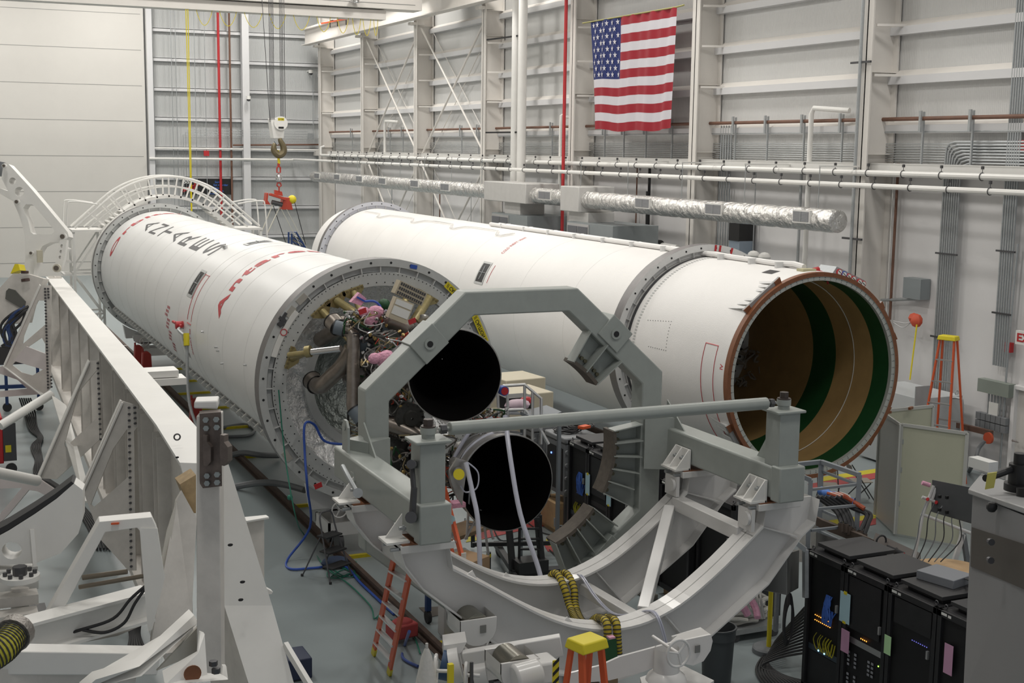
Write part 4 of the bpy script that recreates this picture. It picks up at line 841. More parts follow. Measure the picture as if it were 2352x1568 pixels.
# conduit up the nearest column, cables
p = AX(1980, 100, 21.42); b = MB(); b.tube([(21.42, 26.72, 17.5), (21.42, 26.72, 3.0)], .045, 10); o = tag(b.build('column_conduit', GALV), 'grey conduit running up the face of the nearest column', 'conduit')
b = MB()
for z_ in (9.55, 6.55, 5.2): b.beam((21.44, 26.35, z_), (21.44, 27.1, z_), .05, .05)
b.build('red_clip', DARK, o)
def bank(px0, px1, py, zt, zb, n, label, X_=22.2, name='vertical_conduits'):
    a = AX(px0, py, X_).y; c = AX(px1, py, X_).y; t = thing(name, (X_, (a+c)/2, zb), label, 'conduit')
    for k in range(n): y = a+(c-a)*k/(n-1); MB().tube([(X_, y, zt-abs(k)*.0), (X_, y, zb)], .025, 6).build('conduit', GALV, t)
    for z_ in (zb+1.2, zb+2.6): MB().beam((X_-.04, a+.1, z_), (X_-.04, c-.1, z_), .04, .04).build('strut', DARK, t)
    return t, a, c
def bankbend(px0, px1, py, n, label, zt, zb, X_=22.2):
    a = AX(px0, py, X_).y; c = AX(px1, py, X_).y; t = thing('bent_conduits', (X_, (a+c)/2, zb), label, 'conduit')
    for k in range(n):
        y = a+(c-a)*k/(n-1); z = zt-k*.07; MB().tube([(X_, 16, z), (X_, y-.3, z), (X_, y-.1, z-.05), (X_, y-.02, z-.15), (X_, y, z-.35), (X_, y, zb)], .025, 6).build('conduit', GALV, t)
    for z_ in (5.0, 3.0): MB().beam((X_-.04, a+.1, z_), (X_-.04, c-.1, z_), .04, .04).build('strut', DARK, t)
bankbend(2172, 2208, 360, 8, 'bank of grey conduits bending down the wall behind the orange ladder', 7.62, .4)
bank(2324, 2352, 200, 17, 2.6, 6, 'bundle of grey conduits dropping down the wall to a grey box, near right edge')
bank(1655, 1678, 360, 8.1, .3, 5, 'thin conduits dropping behind the broad column right of the flag')
for (px, py0, z1, lab, m_, r_) in ((2062, 400, 3.2, 'thin rusty brown pipe down the wall right of the nearest column', RUSTP, .035), (2052, 420, 3.0, 'thin white conduit beside the rusty brown pipe', WHITE, .02), (1840, 420, .3, 'grey conduit down the wall left of the nearest column', GALV, .04), (1735, 430, .3, 'thin grey wire conduit above the grey lockers', GALV, .015), (1462, 450, .3, 'rusty thin pipe below the flag', RUSTP, .025), (1490, 470, 4.0, 'black pipe drop below the flag', BLACK, .05),
        (1010, 500, .3, 'rusty thin pipe behind the left foil duct', RUSTP, .03), (900, 480, .3, 'grey conduit between braced columns', GALV, .03), (1082, 480, .3, 'thin rod conduit left of the air handler', GALV, .015)):
    q = AX(px, py0, 22.2); tag(MB().tube([(22.2, q.y, min(7.1, q.z+1.2)), (22.2, q.y, z1)], r_, 8).build('wall_pipe', m_), lab, 'pipe')
q = AX(1480, 540, 22.1); b = MB(); b.tube([(22.1, AX(1486, 470, 22.1).y, 6.0), (22.1, AX(1486, 540, 22.1).y, 4.0), (22.1, AX(1505, 545, 22.1).y, 3.85), (22.1, AX(1562, 552, 22.1).y, 3.8)], .05, 8); tag(b.build('black_pipe', BLACK), 'black pipe bending level toward the broad column', 'pipe')
# end wall services
def ep(px0, py0, px1, py1, r, m, lab, cat='pipe', Y_=77.2, nm='wall_pipe'):
    a = AY(px0, py0, Y_); c = AY(px1, py1, Y_); x = (a.x+c.x)/2
    return tag(MB().tube([(x, Y_, a.z), (x, Y_, max(c.z, .05))], r, 8).build(nm, m), lab, cat)
ep(498, -60, 510, 540, .075, RED, 'red vertical pipe on the end wall', nm='fire_main'); ep(524, -60, 535, 540, .06, RUSTP, 'rusty brown vertical pipe beside the red one on the end wall')
for px, lab in ((394, 'left'), (404, 'second'), (447, 'middle'), (470, 'right'), (352, 'leftmost'), (715, 'rightmost, beside the camera dome')):
    ep(px, -60 if px < 700 else 160, px+8, 700 if px < 700 else 310, .02, GALV, lab+' thin grey conduit on the end wall', 'conduit')
for px, lab in ((334, 'thick white vertical pipe beside the hangar door'), (341, 'second white vertical pipe beside the hangar door')): ep(px, -60, px+10, 364, .07, WHITE, lab)
q0 = AY(346, 340, 77.1); q1 = AY(744, 352, 77.1); tag(MB().tube([(q0.x, 77.1, q0.z), (q1.x, 77.1, q0.z)], .06, 8).build('wall_pipe', WHITE), 'upper white level pipe on the end wall', 'pipe')
q0 = AY(343, 364, 76.9); tag(MB().tube([(q0.x, 76.9, q0.z), (20.5, 76.9, q0.z)], .07, 8).build('wall_pipe', WHITE), 'lower white level pipe on the end wall', 'pipe')
b = MB()
for k in range(3): b.tube([(AY(420+k*6, 300, 77.3).x, 77.3, 2), (AY(420+k*6, 300, 77.3).x, 77.3, 7.9+k*.15), (21.5, 77.3, 7.9+k*.15)], .015, 6)
tag(b.build('conduit_loop', GALV), 'thin conduit loop on the end wall above the sign', 'conduit')
b = MB(); q = AY(474, 352, 77.1); b.cbox(q, (.3, .12, .3)); tag(b.build('alarm_box', RED), 'small red alarm box on the end wall', 'alarm')
for px, py, Y_, lab in ((571, 228, 77.0, 'white security camera dome on the end wall post'), (714, 168, 77.2, 'white security camera dome right of the hoist cables')):
    q = AY(px, py, Y_-.4); b = MB(); b.cyl(q, q+Vector((0, 0, .18)), .13, n=16); b.beam(q+Vector((0, 0, .15)), (q.x, 77.62, q.z+.15), .06, .06); o = tag(b.build('security_camera', WHITE), lab, 'camera'); b = MB(); b.sphere(q, .12, 12); b.build('lens_dome', DARK, o)
b = MB(); b.cbox(AY(714, 313, 77.1), (.35, .15, .35)); tag(b.build('junction_box', GALV), 'small grey junction box on the end wall', 'box')
# yellow rope from the crane
a = AY(428, 25, 54); c = AY(441, 490, 54); b = MB(); b.tube([(a.x-.02, 54, 12.7), (a.x+.02, 54, c.z)], .02, 6); b.tube([(a.x+.06, 54, 12.7), (a.x+.05, 54, c.z)], .02, 6); tag(b.build('tag_line', YELLOW), 'thin yellow line hanging from the crane in front of the sign', 'rope')
# sign
t = thing('banner', AY(475, 445, 77.3), 'black 5S banner with red and blue words on the end wall', 'sign')
A = AY(419, 410, 77.3); B = AY(531, 412, 77.3); D_ = AY(418, 446, 77.3); H = A.z-D_.z
b = MB(); b.box((A.x, 77.3, D_.z), (B.x, 77.38, A.z)); b.build('board', BLACK, t)
MB().box((A.x-.04, 77.29, D_.z-.04), (B.x+.04, 77.36, D_.z)).build('trim', DARK, t)
W_ = B.x-A.x; BT = mat('sign_blue', (.06, .16, .55), .5)
decal_text('lettering', '5S', (A.x+.06, 77.29, A.z-.28), (1, 0, 0), (0, 0, 1), .34, .2, PAPER, t, .02)
for k, wd in enumerate(('Sort', 'Set in order', 'Shine', 'Standardize', 'Sustain')):
    decal_text('lettering', wd, (A.x+W_*(.66-.03*k), 77.29, A.z-.25-k*.17), (1, 0, 0), (0, 0, 1), (.3, .85, .4, .75, .55)[k], .12, BT, t, .02)
decal_text('lettering', 'Simply', (A.x+.05, 77.29, A.z-.85), (1, 0, .45), (-.3, 0, 1), 1.0, .3, RED, t, .03); decal_text('lettering', 'organized', (A.x+.5, 77.29, A.z-.7), (1, 0, .6), (-.3, 0, 1), .6, .2, RED, t, .03)
# ---------------------------------------------------------------- hoist block, hook and spreader
YH = 50.0
q = lambda x, y, d=YH: AY(x, y, d)
t = thing('hook_block', q(640, 350), 'white crane hook block with brass hook hanging on steel cables', 'hoist')
b = MB()
for xa, xb in ((619, 621), (622, 624), (625, 627), (628, 630), (645, 645), (648, 648), (651, 651), (654, 655)): A_ = q(xb, 275); b.cyl(A_, (A_.x, YH, 14.0), .012, n=5)
A_ = q(620, 280); b.cyl(A_, (q(601, 10).x, YH, 13.0), .012, n=5); b.build('steel_cable', DARK, t)
MB().prism([q(622, 272), q(640, 270), q(655, 268), q(652, 318), q(628, 318)], (0, .5, 0)).build('housing', WHITE, t, bevel=.02)
c_ = q(644, 283, YH-.02); b = MB(); b.cyl(c_, c_+Vector((0, -.1, 0)), .26, n=28); o = b.build('sheave_cover', WHITE, t)
decal_text('plate', '15 TON', c_+Vector((-.1, -.11, .12)), (1, 0, 0), (0, 0, 1), .2, .06, BLACK, o, .02); MB().box((c_.x-.1, c_.y-.115, c_.z-.2), (c_.x+.1, c_.y-.1, c_.z-.13)).build('plate', BLACK, o); MB().box((c_.x-.12, c_.y-.105, c_.z+.1), (c_.x+.12, c_.y-.1, c_.z+.2)).build('plate', YELLOW, o)
HB = mat('hook_bronze', (.17, .14, .08), .4, metal=.5)
hp = smoothpath([q(642, 318), q(645, 325), q(651, 338), q(650, 350), q(640, 356), q(630, 347), q(629, 336), q(632, 330)], 4); n_ = len(hp)
MB().tube(hp, .1, 10, radii=[.07+.07*math.sin(PI*i/(n_-1)) for i in range(n_)]).build('hook', HB, t)
MB().beam(q(631, 323), q(637, 332), .06, .12, up=(0, 1, 0)).build('latch', GALV, t)
t = thing('spreader_lift_beam', q(645, 475), 'red motorised lifting beam with yellow drum hanging from the hook', 'hoist')
MB().tube([q(638, 345), q(641, 376)], .05, 8).build('yellow_sling', YELLOW, t)
b = MB(); b.tube([q(640, 375), q(640, 384)], .05); b.tube([q(636, 385), q(636, 396), q(644, 396), q(644, 385), q(640, 380)], .03, 6, closed=True); b.tube([q(637, 420), q(636, 426), q(641, 430), q(646, 426), q(644, 420)], .03, 6, closed=True); b.tube([q(641, 428), q(641, 440)], .03, 6); b.build('shackle', REDP, t)
b = MB(); c_ = q(640, 408); b.lathe([(.02, .16), (.1, .12), (.13, .03), (.13, -.05), (.1, -.12), (.02, -.14)], c_, 'Z', 20); b.build('load_cell', CHROME, t)
rd = mat('hoist_red', (.45, .05, .025), .45)
b = MB(); b.beam(q(620, 446), q(655, 457), .3, .1); b.prism([q(613, 443), q(617, 443), q(615, 460), q(622, 470), q(610, 469)], (0, .4, 0)); b.prism([q(652, 453), q(667, 454), q(673, 482), q(646, 481)], (0, .4, 0)); b.prism([q(632, 436), q(648, 440), q(650, 450), q(632, 447)], (0, .2, 0)); b.build('beam_body', rd, t, bevel=.01)
b = MB(); b.cyl(q(624, 464), q(648, 470), .09, n=16); b.build('roller', DARK, t)
b = MB(); b.sphere(q(671, 458, YH+.1), .17, 14); b.build('yellow_drum', YELLOW, t)
ROPE = mat('rope_white', (.6, .58, .5), .7)
b = MB()
for A_, B_ in (((629, 463), (600, 535)), ((646, 468), (612, 540))): b.cyl(q(*A_), q(*B_), .022, n=6)
for A_, B_ in (((646, 480), (690, 565)), ((658, 480), (705, 570))): b.cyl(q(*A_), q(*B_), .012, n=6)
b.build('rope', ROPE, t)
b = MB(); b.cyl(q(628, 473), q(657, 560), .014, n=6); b.cyl(q(677, 465), q(702, 562), .014, n=6); b.build('black_line', BLACK, t)
# dark stand behind the left rocket
t = thing('blue_black_stair', AZ(690, 640, 0), 'dark folding access stair in the gap between the two rockets', 'stair')
b = MB(); Q = lambda x, y: AY(x, y, 55)
b.tube([Vector((Q(663, 700).x, 55, 0)), Q(663, 533), Q(680, 533), Q(705, 575)], .04); b.tube([Vector((Q(670, 700).x, 55, 0)), Q(670, 536)], .04)
for k in range(5): b.cyl(Q(670, 545+k*9), Q(700, 560+k*9), .03, n=6)
b.build('rail', BLUET, t)
for k in range(6): MB().tube(smoothpath([Q(672, 540+k*3), Q(685, 548+k*4), Q(700, 560+k*5), Q(712, 590)]), .015, 5).build('cable', BLACK, t)
# ---------------------------------------------------------------- foil ducts and air handlers
def duct(y0, y1, label, vents, caps=True):
    t = thing('foil_duct', (20.3, y0, 5.4), label, 'duct', 'foil wrapped air ducts')
    r = .285; n = int((y1-y0)*5); rnd = random.Random(int(y0)); prof = []
    for k in range(n+1): prof.append((r+rnd.uniform(-.006, .006)-(.018 if k % 6 == 0 else 0), (y1-y0)*k/n))
    MB().lathe([(.01, -.02), (r*.75, -.03), (r*.97, 0)]+prof+[(r*.75, y1-y0+.02), (.01, y1-y0+.03)], (20.3, y0, 5.69), n=28).build('duct_body', DUCTFOIL, t)
    for px, py, w_ in vents:
        c = AX(px, py, 20.02); b = MB(); yy = c.y; hw = w_/2
        b.box((19.985, yy-hw-.04, c.z-.15), (20.06, yy+hw+.04, c.z+.17)); o = b.build('grille_frame', WHITE, t)
        MB().box((19.975, yy-hw, c.z-.115), (19.99, yy+hw, c.z+.135)).build('grille', mat('grille_grey', (.28, .28, .3), .5), o)
        b = MB()
        for k in range(7): b.box((19.965, yy-hw, c.z-.1+k*.036), (19.98, yy+hw, c.z-.09+k*.036))
        b.box((19.96, yy-.012, c.z-.115), (19.98, yy+.012, c.z+.135)); b.build('louver', GALV, o)
    for k in range(int((y1-y0)/3.2)):
        y = y0+.8+k*3.2; MB().cyl((20.3, y, 5.95), (20.3, y, 7.0), .012, n=5).build('hanger_rod', GALV, t); MB().beam((20.25, y, 7.0), (21.76, y, 7.0), .05, .04).build('hanger_arm', WHITE, t)
    return t
D = lambda px: AX(px, 430, 20.3).y
d1 = duct(AX(1125, 430, 20.3).y, 71.8, 'long foil wrapped duct on the left, running to the far corner', ((1023, 430, .9), (953, 422, .9), (879, 416, .9), (826, 411, .9), (775, 407, .9), (729, 404, .9)))
d2 = duct(AX(1925, 505, 20.3).y, AX(1232, 447, 20.3).y, 'foil wrapped duct on the right ending in a crinkled cap near the wall', ((1842, 498, .62), (1640, 481, .75), (1477, 467, .8), (1252, 449, .9)))
for (pa, pb, yf0, yf1, lab) in ((1125, 1222, 0, 0, 'left'), (1302, 1345, 0, 0, 'right')):
    y1 = AX(pa, 430, 20.2).y; y0 = AX(pb, 430, 20.2).y; zc = 5.72
    t = thing('air_handler', (20.8, (y0+y1)/2, 0), 'grey air handling unit with filter grilles and plenum under the %s foil duct' % lab, 'air handler', 'air handling units along the wall')
    if lab == 'left': z0_, z1_ = AX(1125, 460, 20).z, AX(1125, 416, 20).z
    else: z0_, z1_ = 5.28, 6.12
    MB().box((19.95, y0, z0_), (21.3, y1, z1_)).build('plenum', DUCTPAINT, t, bevel=.03)
    ym = (y0+y1)/2
    MB().box((20.2, ym-.9, 4.2), (21.2, ym+.5, z0_)).build('neck', DUCTPAINT, t, bevel=.02)
    xa, xc = (1127, 1224) if lab == 'left' else (1300, 1420)
    A_ = AX(xa, 487 if lab == 'left' else 507, 19.9); yB = A_.y-3.2
    MB().box((19.95, yB, .3), (21.6, A_.y, A_.z)).build('cabinet', mat('ahu_grey', (.30, .33, .34), .45, metal=.3, var=.05), t)
    MB().box((19.92, yB+1.6, A_.z-1.7), (19.96, A_.y-.05, A_.z-.05)).build('filter_frame', ALU, t)
    o = MB().box((19.90, yB+2.42, A_.z-1.62), (19.93, A_.y-.12, A_.z-.13)).build('filter', mat('filter_grey', (.17, .175, .19), .7, var=.4, scale=40), t)
    MB().box((19.90, yB+1.68, A_.z-1.62), (19.93, yB+2.34, A_.z-.13)).build('filter', MATS['filter_grey'], t)
    MB().box((19.93, yB+.6, A_.z-.95), (19.95, yB+.8, A_.z-.7)).build('warning_plate', BROWN, t)
# locker between columns (black and blue grey cabinet)
A_ = AX(1676, 512, 21.8); B_ = AX(1700, 512, 21.8)
t = thing('equipment_cabinet', (22.0, (A_.y+B_.y)/2, 0), 'tall blue grey cabinet with black top unit behind the right foil duct', 'cabinet')
MB().box((21.8, B_.y, 0), (22.3, A_.y, A_.z-.5)).build('body', mat('blue_grey', (.27, .33, .40), .5), t); MB().box((21.78, B_.y, A_.z-.5), (22.3, A_.y, A_.z+.1)).build('top_unit', BLACK, t); MB().box((21.78, (A_.y+B_.y)/2-.02, .2), (21.8, (A_.y+B_.y)/2+.02, 4.3)).build('door_gap', BLUET, t)
b = MB(); c = AX(1470, 560, 21.9); b.tube([AX(1462, 556, 21.9), AX(1556, 572, 21.9)], .13, 12); tag(b.build('wall_pipe', WHITE), 'thick white level pipe behind the right rocket, left of the broad column', 'pipe'); b = MB(); b.cyl(AX(1500, 561, 21.8), AX(1516, 563, 21.8), .17, n=16); tag(b.build('pipe_collar', BLACK), 'black collar on the thick white level pipe', 'collar')
for px, py, l_ in ((1731, 586, 'left'), (1756, 590, 'right')): b = MB(); b.sphere(AX(px, py, 21.8), .17, 12, (1, 1.2, .8)); b.cyl(AX(px, py, 21.8), AX(px, py, 21.8)-Vector((0, 0, 2.9)), .05); tag(b.build('roof_vent', WHITE), l_+' one of two white domed vents behind the right rocket ring', 'vent')
# ---------------------------------------------------------------- flag
def flag():
    y0, y1, zt, zb = 40.95, 35.35, 11.62, 7.98
    # 13 stripes top to bottom; canton over 7 stripes, 40 percent of the length
    NX, NZ = 60, 52; b = MB(); vs = []
    def pos(u, v): # u 0..1 left to right, v 0..1 top to bottom
        sag = .10*math.sin(PI*u)*(1-v)*0; y = y0+(y1-y0)*u - .0
        z = zt+(zb-zt)*v + .32*(u-.0)*(1-v)*0.9 - .28*0
        x = 21.22+.05*math.sin(u*23+v*2)*(.4+.6*v)+.03*math.sin(u*51+1.3*v*3)
        y += .12*v*(1 if u < .1 else 0)*0
        return Vector((x, y-.30*v*(u)*-.5, z+.02*math.sin(u*9)*v))
    # match the photo's four corners
    TL, TR, BR, BL = AX(1357, 50, 21.25), AX(1555, 16, 21.25), AX(1541, 296, 21.25), AX(1364, 297, 21.25)
    def pos(u, v):
        p = TL*(1-u)*(1-v)+TR*u*(1-v)+BR*u*v+BL*(1-u)*v
        return p+Vector((.045*math.sin(u*23+v*2)*(.3+.7*v)+.025*math.sin(u*57+v*3), -.06*math.sin(v*PI)*0, -.06*math.sin(PI*u)*v+.03*math.sin(u*14)*v))
    for j in range(NZ+1):
        for i in range(NX+1): vs.append(pos(i/NX, j/NZ))
    fs = []; mi = []
    for j in range(NZ):
        for i in range(NX):
            fs.append((j*(NX+1)+i, j*(NX+1)+i+1, (j+1)*(NX+1)+i+1, (j+1)*(NX+1)+i)); s_ = j//4
            mi.append(2 if (s_ < 7 and i < 22) else (0 if s_ % 2 == 0 else 1))
    b.v = vs; b.f = fs; b.mi = mi
    for r in range(9):
        for c in range(6 if r % 2 == 0 else 5):
            u = (22/60)*((c+.5)/6 if r % 2 == 0 else (c+1)/6); v = (7/13)*((r+.7)/9.4); ctr = pos(u, v)
            du = (pos(u+.01, v)-pos(u-.01, v)).normalized(); dv = (pos(u, v-.01)-pos(u, v+.01)).normalized(); n_ = Vector((-.02, 0, 0)); pts = [ctr+n_]
            for k in range(10): a = PI/2+k*PI/5; rr = .105 if k % 2 == 0 else .042; pts.append(ctr+n_+du*rr*math.cos(a)+dv*rr*math.sin(a))
            b.m(1); b.add(pts, [(0, 1+k, 1+(k+1) % 10) for k in range(10)])
    o = b.build('flag', [mat('flag_red', (.30, .008, .02), .7), mat('flag_white', (.60, .58, .62), .7), mat('flag_blue', (.008, .02, .13), .7)], smooth=True, angle=80)
    tag(o, 'large national flag with stars and red stripes hanging on the right wall', 'flag')
    b = MB(); b.tube([TL+Vector((0, .6, 0)), TL, TR, TR+Vector((0, -.4, .02))], .025, 6); b.build('halyard', mat('rope_olive', (.35, .33, .12), .7), o)
flag()
# ---------------------------------------------------------------- items on the lower right wall
b = MB(); b.cbox(AX(2105, 662, 22.2), (.3, .62, .5)); tag(b.build('electrical_box', mat('box_bluegrey', (.27, .30, .31), .5)), 'square grey electrical box on the wall above the orange bag', 'box')
b = MB(); b.tube([AX(2025, 689, 22.2), AX(2112, 686, 22.2)], .04); tag(b.build('wall_conduit', GALV), 'short level conduit under the square grey box', 'conduit')
q = AX(2105, 736, 21.9); b = MB(); b.sphere(q, .17, 10, (.8, 1, 1)); b.sphere(q+Vector((0, .1, .05)), .13, 8); tag(b.build('orange_bag', mat('bag_orange', (.62, .10, .05), .6)), 'orange fabric bag hanging on the wall with cords', 'bag')
b = MB(); b.tube(smoothpath([AX(2052, 740, 21.8), AX(2075, 752, 21.8), AX(2098, 735, 21.9)]), .012, 5); b.tube(smoothpath([AX(2052, 737, 21.8), AX(2080, 742, 21.8), AX(2098, 738, 21.9)]), .012, 5); tag(b.build('loop_cord', mat('cord_white', (.5, .5, .5), .6)), 'thin cords looping from the orange bag to the rocket', 'cord')
b = MB(); b.tube([AX(2106, 745, 21.8), AX(2090, 872, 21.6)], .02, 5); tag(b.build('hanging_line', YELLOW), 'yellow cord from the orange bag down to the white cabinet', 'cord')
b = MB(); b.cbox(AX(2316, 797, 22.25), (.1, .22, .22)); tag(b.build('fire_pull_box', RED), 'red fire pull box on the wall near the exit sign', 'alarm')
b = MB(); b.cbox(AX(2349, 335, 22.25), (.1, .22, .25)); tag(b.build('fire_pull_box', RED), 'red box high on the wall at the right edge', 'alarm')
b = MB(); b.tube([AX(2338, 560, 22.2), AX(2316, 797, 22.2), AX(2296, 1075, 22.2)], .025, 6); tag(b.build('wall_conduit', GALV), 'single conduit running down through the red fire box', 'conduit')
t = thing('exit_sign', AX(2346, 782, 22.1), 'white exit sign with red letters at the right edge', 'sign'); A_ = AX(2337, 760, 22.1); MB().box((22.05, A_.y-.8, A_.z-.28), (22.15, A_.y, A_.z+.02)).build('panel', PAPER, t)
decal_text('lettering', 'EXIT', (22.045, A_.y-.05, A_.z-.22), (0, -1, 0), (0, 0, 1), .65, .19, RED, t, .03)
# door_2 in the right wall
D0 = AX(2338, 885, 22.35)
d = struct(MB().box((22.30, D0.y-1.2, 0), (22.36, D0.y-.08, D0.z-.06)).build('door_2', mat('door_cream', (.62, .6, .57), .5)))
b = MB(); b.box((22.2, D0.y-.08, 0), (22.38, D0.y+.02, D0.z+.02)); b.box((22.2, D0.y-1.3, 0), (22.38, D0.y-1.2, D0.z+.02)); b.box((22.2, D0.y-1.2, D0.z-.06), (22.38, D0.y-.08, D0.z+.02)); b.build('door_frame', WALLLO, d)
b = MB(); b.cyl((22.1, D0.y-.2, 1.02), (22.2, D0.y-.2, 1.02), .03); b.beam((22.1, D0.y-.2, 1.02), (22.1, D0.y-.38, 1.02), .03, .03); b.build('door_handle', ALU, d)
# switch boxes under the conduit bundle
q = AX(2288, 890, 22.15); b = MB(); b.cbox(q, (.2, .95, .3)); tag(b.build('wireway_box', mat('box_green_grey', (.22, .25, .22), .5)), 'grey green wireway box below the conduit bundle', 'box')
b = MB()
for k in range(5): a = AX(2272+k*7, 900, 22.2); b.tube([a, a+Vector((0, 0, -.75))], .02, 6)
tag(b.build('conduit_stub', GALV), 'short conduits between the wireway box and the outlet boxes', 'conduit')
q = AX(2278, 967, 22.15); MBx = MB()
for r in range(2):
    for k in range(6): MBx = MB(); MBx.cbox(q+Vector((0, .38-k*.155, .07-.18*r)), (.12, .14, .16)); tag(MBx.build('outlet_box', mat('box_grey2', (.2, .21, .22), .5)), ('upper' if r == 0 else 'lower')+' row of the outlet boxes below the paper notice, '+('leftmost', 'second from left', 'third from left', 'third from right', 'second from right', 'rightmost')[k]+' box', 'box', 'outlet boxes in two rows')
b = MB(); A_ = AX(2281, 943, 22.15); b.cbox(A_, (.01, .28, .38)); tag(b.build('paper_notice', PAPER), 'white paper notice taped above the grey outlet boxes', 'notice')
b = MB(); b.beam(AX(2184, 972, 21.9), AX(2278, 995, 21.9), .1, .12); tag(b.build('steel_angle', mat('angle_brown', (.13, .07, .05), .6)), 'brown steel angle bar low on the wall beside the orange ladder', 'bar')
t = thing('hose_reel_hook', AX(2267, 1006, 21.8), 'orange disc bracket with grey hose hanging down the wall', 'hose'); b = MB(); q = AX(2268, 1006, 21.7); b.cyl(q, q+Vector((.06, 0, 0)), .13, n=20); b.build('orange_disc', mat('disc_orange', (.5, .08, .03), .6), t)
b = MB(); b.tube(smoothpath([AX(2262, 1012, 21.6), AX(2248, 1030, 21.5), AX(2240, 1055, 21.4), AZ(2226, 1082, .04)]), .045, 8); b.build('grey_hose', CASEG, t)
b = MB(); b.tube(smoothpath([AX(2185, 913, 21.6), AX(2202, 914, 21.6), AX(2210, 925, 21.6), AX(2208, 990, 21.6), Vector((21.6, AX(2206, 1040, 21.6).y, 0))]), .035, 8); tag(b.build('grab_rail', GALV), 'curved grey pipe rail at the foot of the wall beside the ladder', 'rail')
# ================================================================== white transporter erector at the left
OW = OLDW
t = thing('transporter_erector', (2.5, 20, 0), 'long white steel transporter girder with braces, bolted plates and a clamp post, left foreground', 'transporter')
za, zb_ = 3.6, 3.9
FL = [AZ(105, 635, za), AZ(143, 636, za), AZ(447, 975, zb_), AZ(525, 1066, zb_-.12), AZ(413, 1062, zb_-.12), AZ(359, 975, zb_)]
kz = [FL[4], FL[3]]
MB().prism([FL[0], FL[1], FL[2], FL[5]], (0, 0, -.04)).build('top_flange', WHITE, t); MB().prism([FL[5], FL[2], FL[3], FL[4]], (0, 0, -.04)).build('top_flange', WHITE, t)
# down-sloping near end
G = [FL[4], FL[3], AD(625, 1390, 14.4), AD(505, 1390, 14.4)]; MB().prism(G, (0, .04, -.02)).build('end_flange', WHITE, t)
G2 = [AD(515, 1390, 14.4), AD(625, 1390, 14.4), AD(676, 1572, 14.0), AD(572, 1572, 14.0)]; MB().prism(G2, (0, .04, -.02)).build('end_flange', WHITE, t)
b = MB(); b.prism([G2[0], G2[3], G2[3]+Vector((-.1, .6, -.9)), G2[0]+Vector((-.1, .6, -.9))], (.02, 0, 0)); b.build('end_web', OW, t)
MB().beam(AD(655, 1480, 14.2), AD(715, 1580, 13.8), .05, .08).build('edge_angle', WHITE, t)
for (px, py) in ((507, 1170), (530, 1250), (558, 1336)): pass
b = MB()
for (px, py, r_) in ((507, 1170, .025), (529, 1251, .03), (557, 1336, .03), (407, 1050, .02), (553, 1377, .03)): q_ = AD(px, py, 14.05); b.sphere(q_, r_, 8, (1, .4, .6))
b.build('bolt_hole', BLACK, t)
q_ = AZ(407, 1012, 3.9); b = MB(); b.tube([q_+Vector((math.cos(a)*.035, 0, .045+math.sin(a)*.035)) for a in [k*PI/7 for k in range(14)]], .01, 6, closed=True); b.build('eye_bolt', DARK, t)
b = MB(); SPLIT.add('black_mark')
for x_, y_ in ((229, 765), (239, 766), (242, 771), (247, 777)): q_ = AZ(x_, y_, 3.705); b.cbox(q_+Vector((0, 0, .0)), (.09, .05, .01))
b.build('black_mark', BLACK, t)
MB().beam(AZ(229, 795, 3.74), AZ(294, 793, 3.74), .03, .004).build('weld_line', OW, t)
# web of the main girder, with vertical stiffeners, underside flange
def webp(f, z): # point along girder axis at fraction f, height z
    L0, L1 = (FL[0]+FL[1])/2, (FL[2]+FL[5])/2; p = L0+(L1-L0)*f; return Vector((p.x, p.y, z))
L0, L1 = webp(0, 0), webp(1, 0)
b = MB(); 
for s_ in (-.12, .14):
    for k in range(14):
        if k % 2: continue
for f in (.02, .2, .34, .46, .56, .66, .75, .83, .9, .97):
    p = webp(f, 0); MB().ibeam(p+Vector((0, 0, 1.1)), p+Vector((0, 0, 3.65)), .34, .34, .02, .02, up=(0, 1, 0)).build('stiffener_post', OW, t)
MB().beam(webp(0, 1.1), webp(1.02, 1.1), .5, .12).build('bottom_flange', OW, t)
MB().beam(webp(0, 2.1)+Vector((.14, 0, 0)), webp(1.0, 2.1)+Vector((.14, 0, 0)), .03, .35).build('web_strip', OW, t)
MB().prism([webp(.62, 1.1), webp(1.04, 1.1), webp(1.04, 3.8), webp(.62, 3.78)], (.02, 0, 0)).build('web_plate', OW, t)
# three bolted gusset frames leaning outward (in planes across the girder)
def gusset(pl, pts, holes, lab, nb, bl, depth=.03, flange=None):
    P = [AD(x, y, pl) for x, y in pts]; H = [[AD(x, y, pl) for x, y in h] for h in holes]
    o = MB().prism(P, _fw*depth, H).build('gusset_frame', OW, t)
    b = MB()
    for (x0, y0, x1, y1, n) in bl:
        for k in range(n): f = k/(n-1); q_ = AD(x0+(x1-x0)*f, y0+(y1-y0)*f, pl-.005); b.cyl(q_, q_-_fw*.03, nb, n=6)
    b.build('bolt', DARK, o)
    if flange:
        for i in range(len(flange)-1): MB().beam(AD(*flange[i], pl+.05), AD(*flange[i+1], pl+.05), .22, .02, up=(0, 0, 1) if abs(flange[i+1][0]-flange[i][0]) > abs(flange[i+1][1]-flange[i][1]) else (1, 0, 0)).build('edge_flange', WHITE, o)
    return o
gusset(31.0, [(92, 655), (117, 655), (117, 890), (102, 905), (60, 880), (8, 842), (12, 835)], [[(87, 690), (104, 690), (104, 745), (52, 790), (55, 770)], [(28, 838), (60, 800), (96, 775), (104, 790), (104, 845), (75, 862), (50, 855)]], '', .024, [(104, 663, 111, 890, 33), (111, 663, 112, 683, 4), (118, 865, 119, 888, 4)], flange=[(92, 654), (10, 838), (98, 905)])
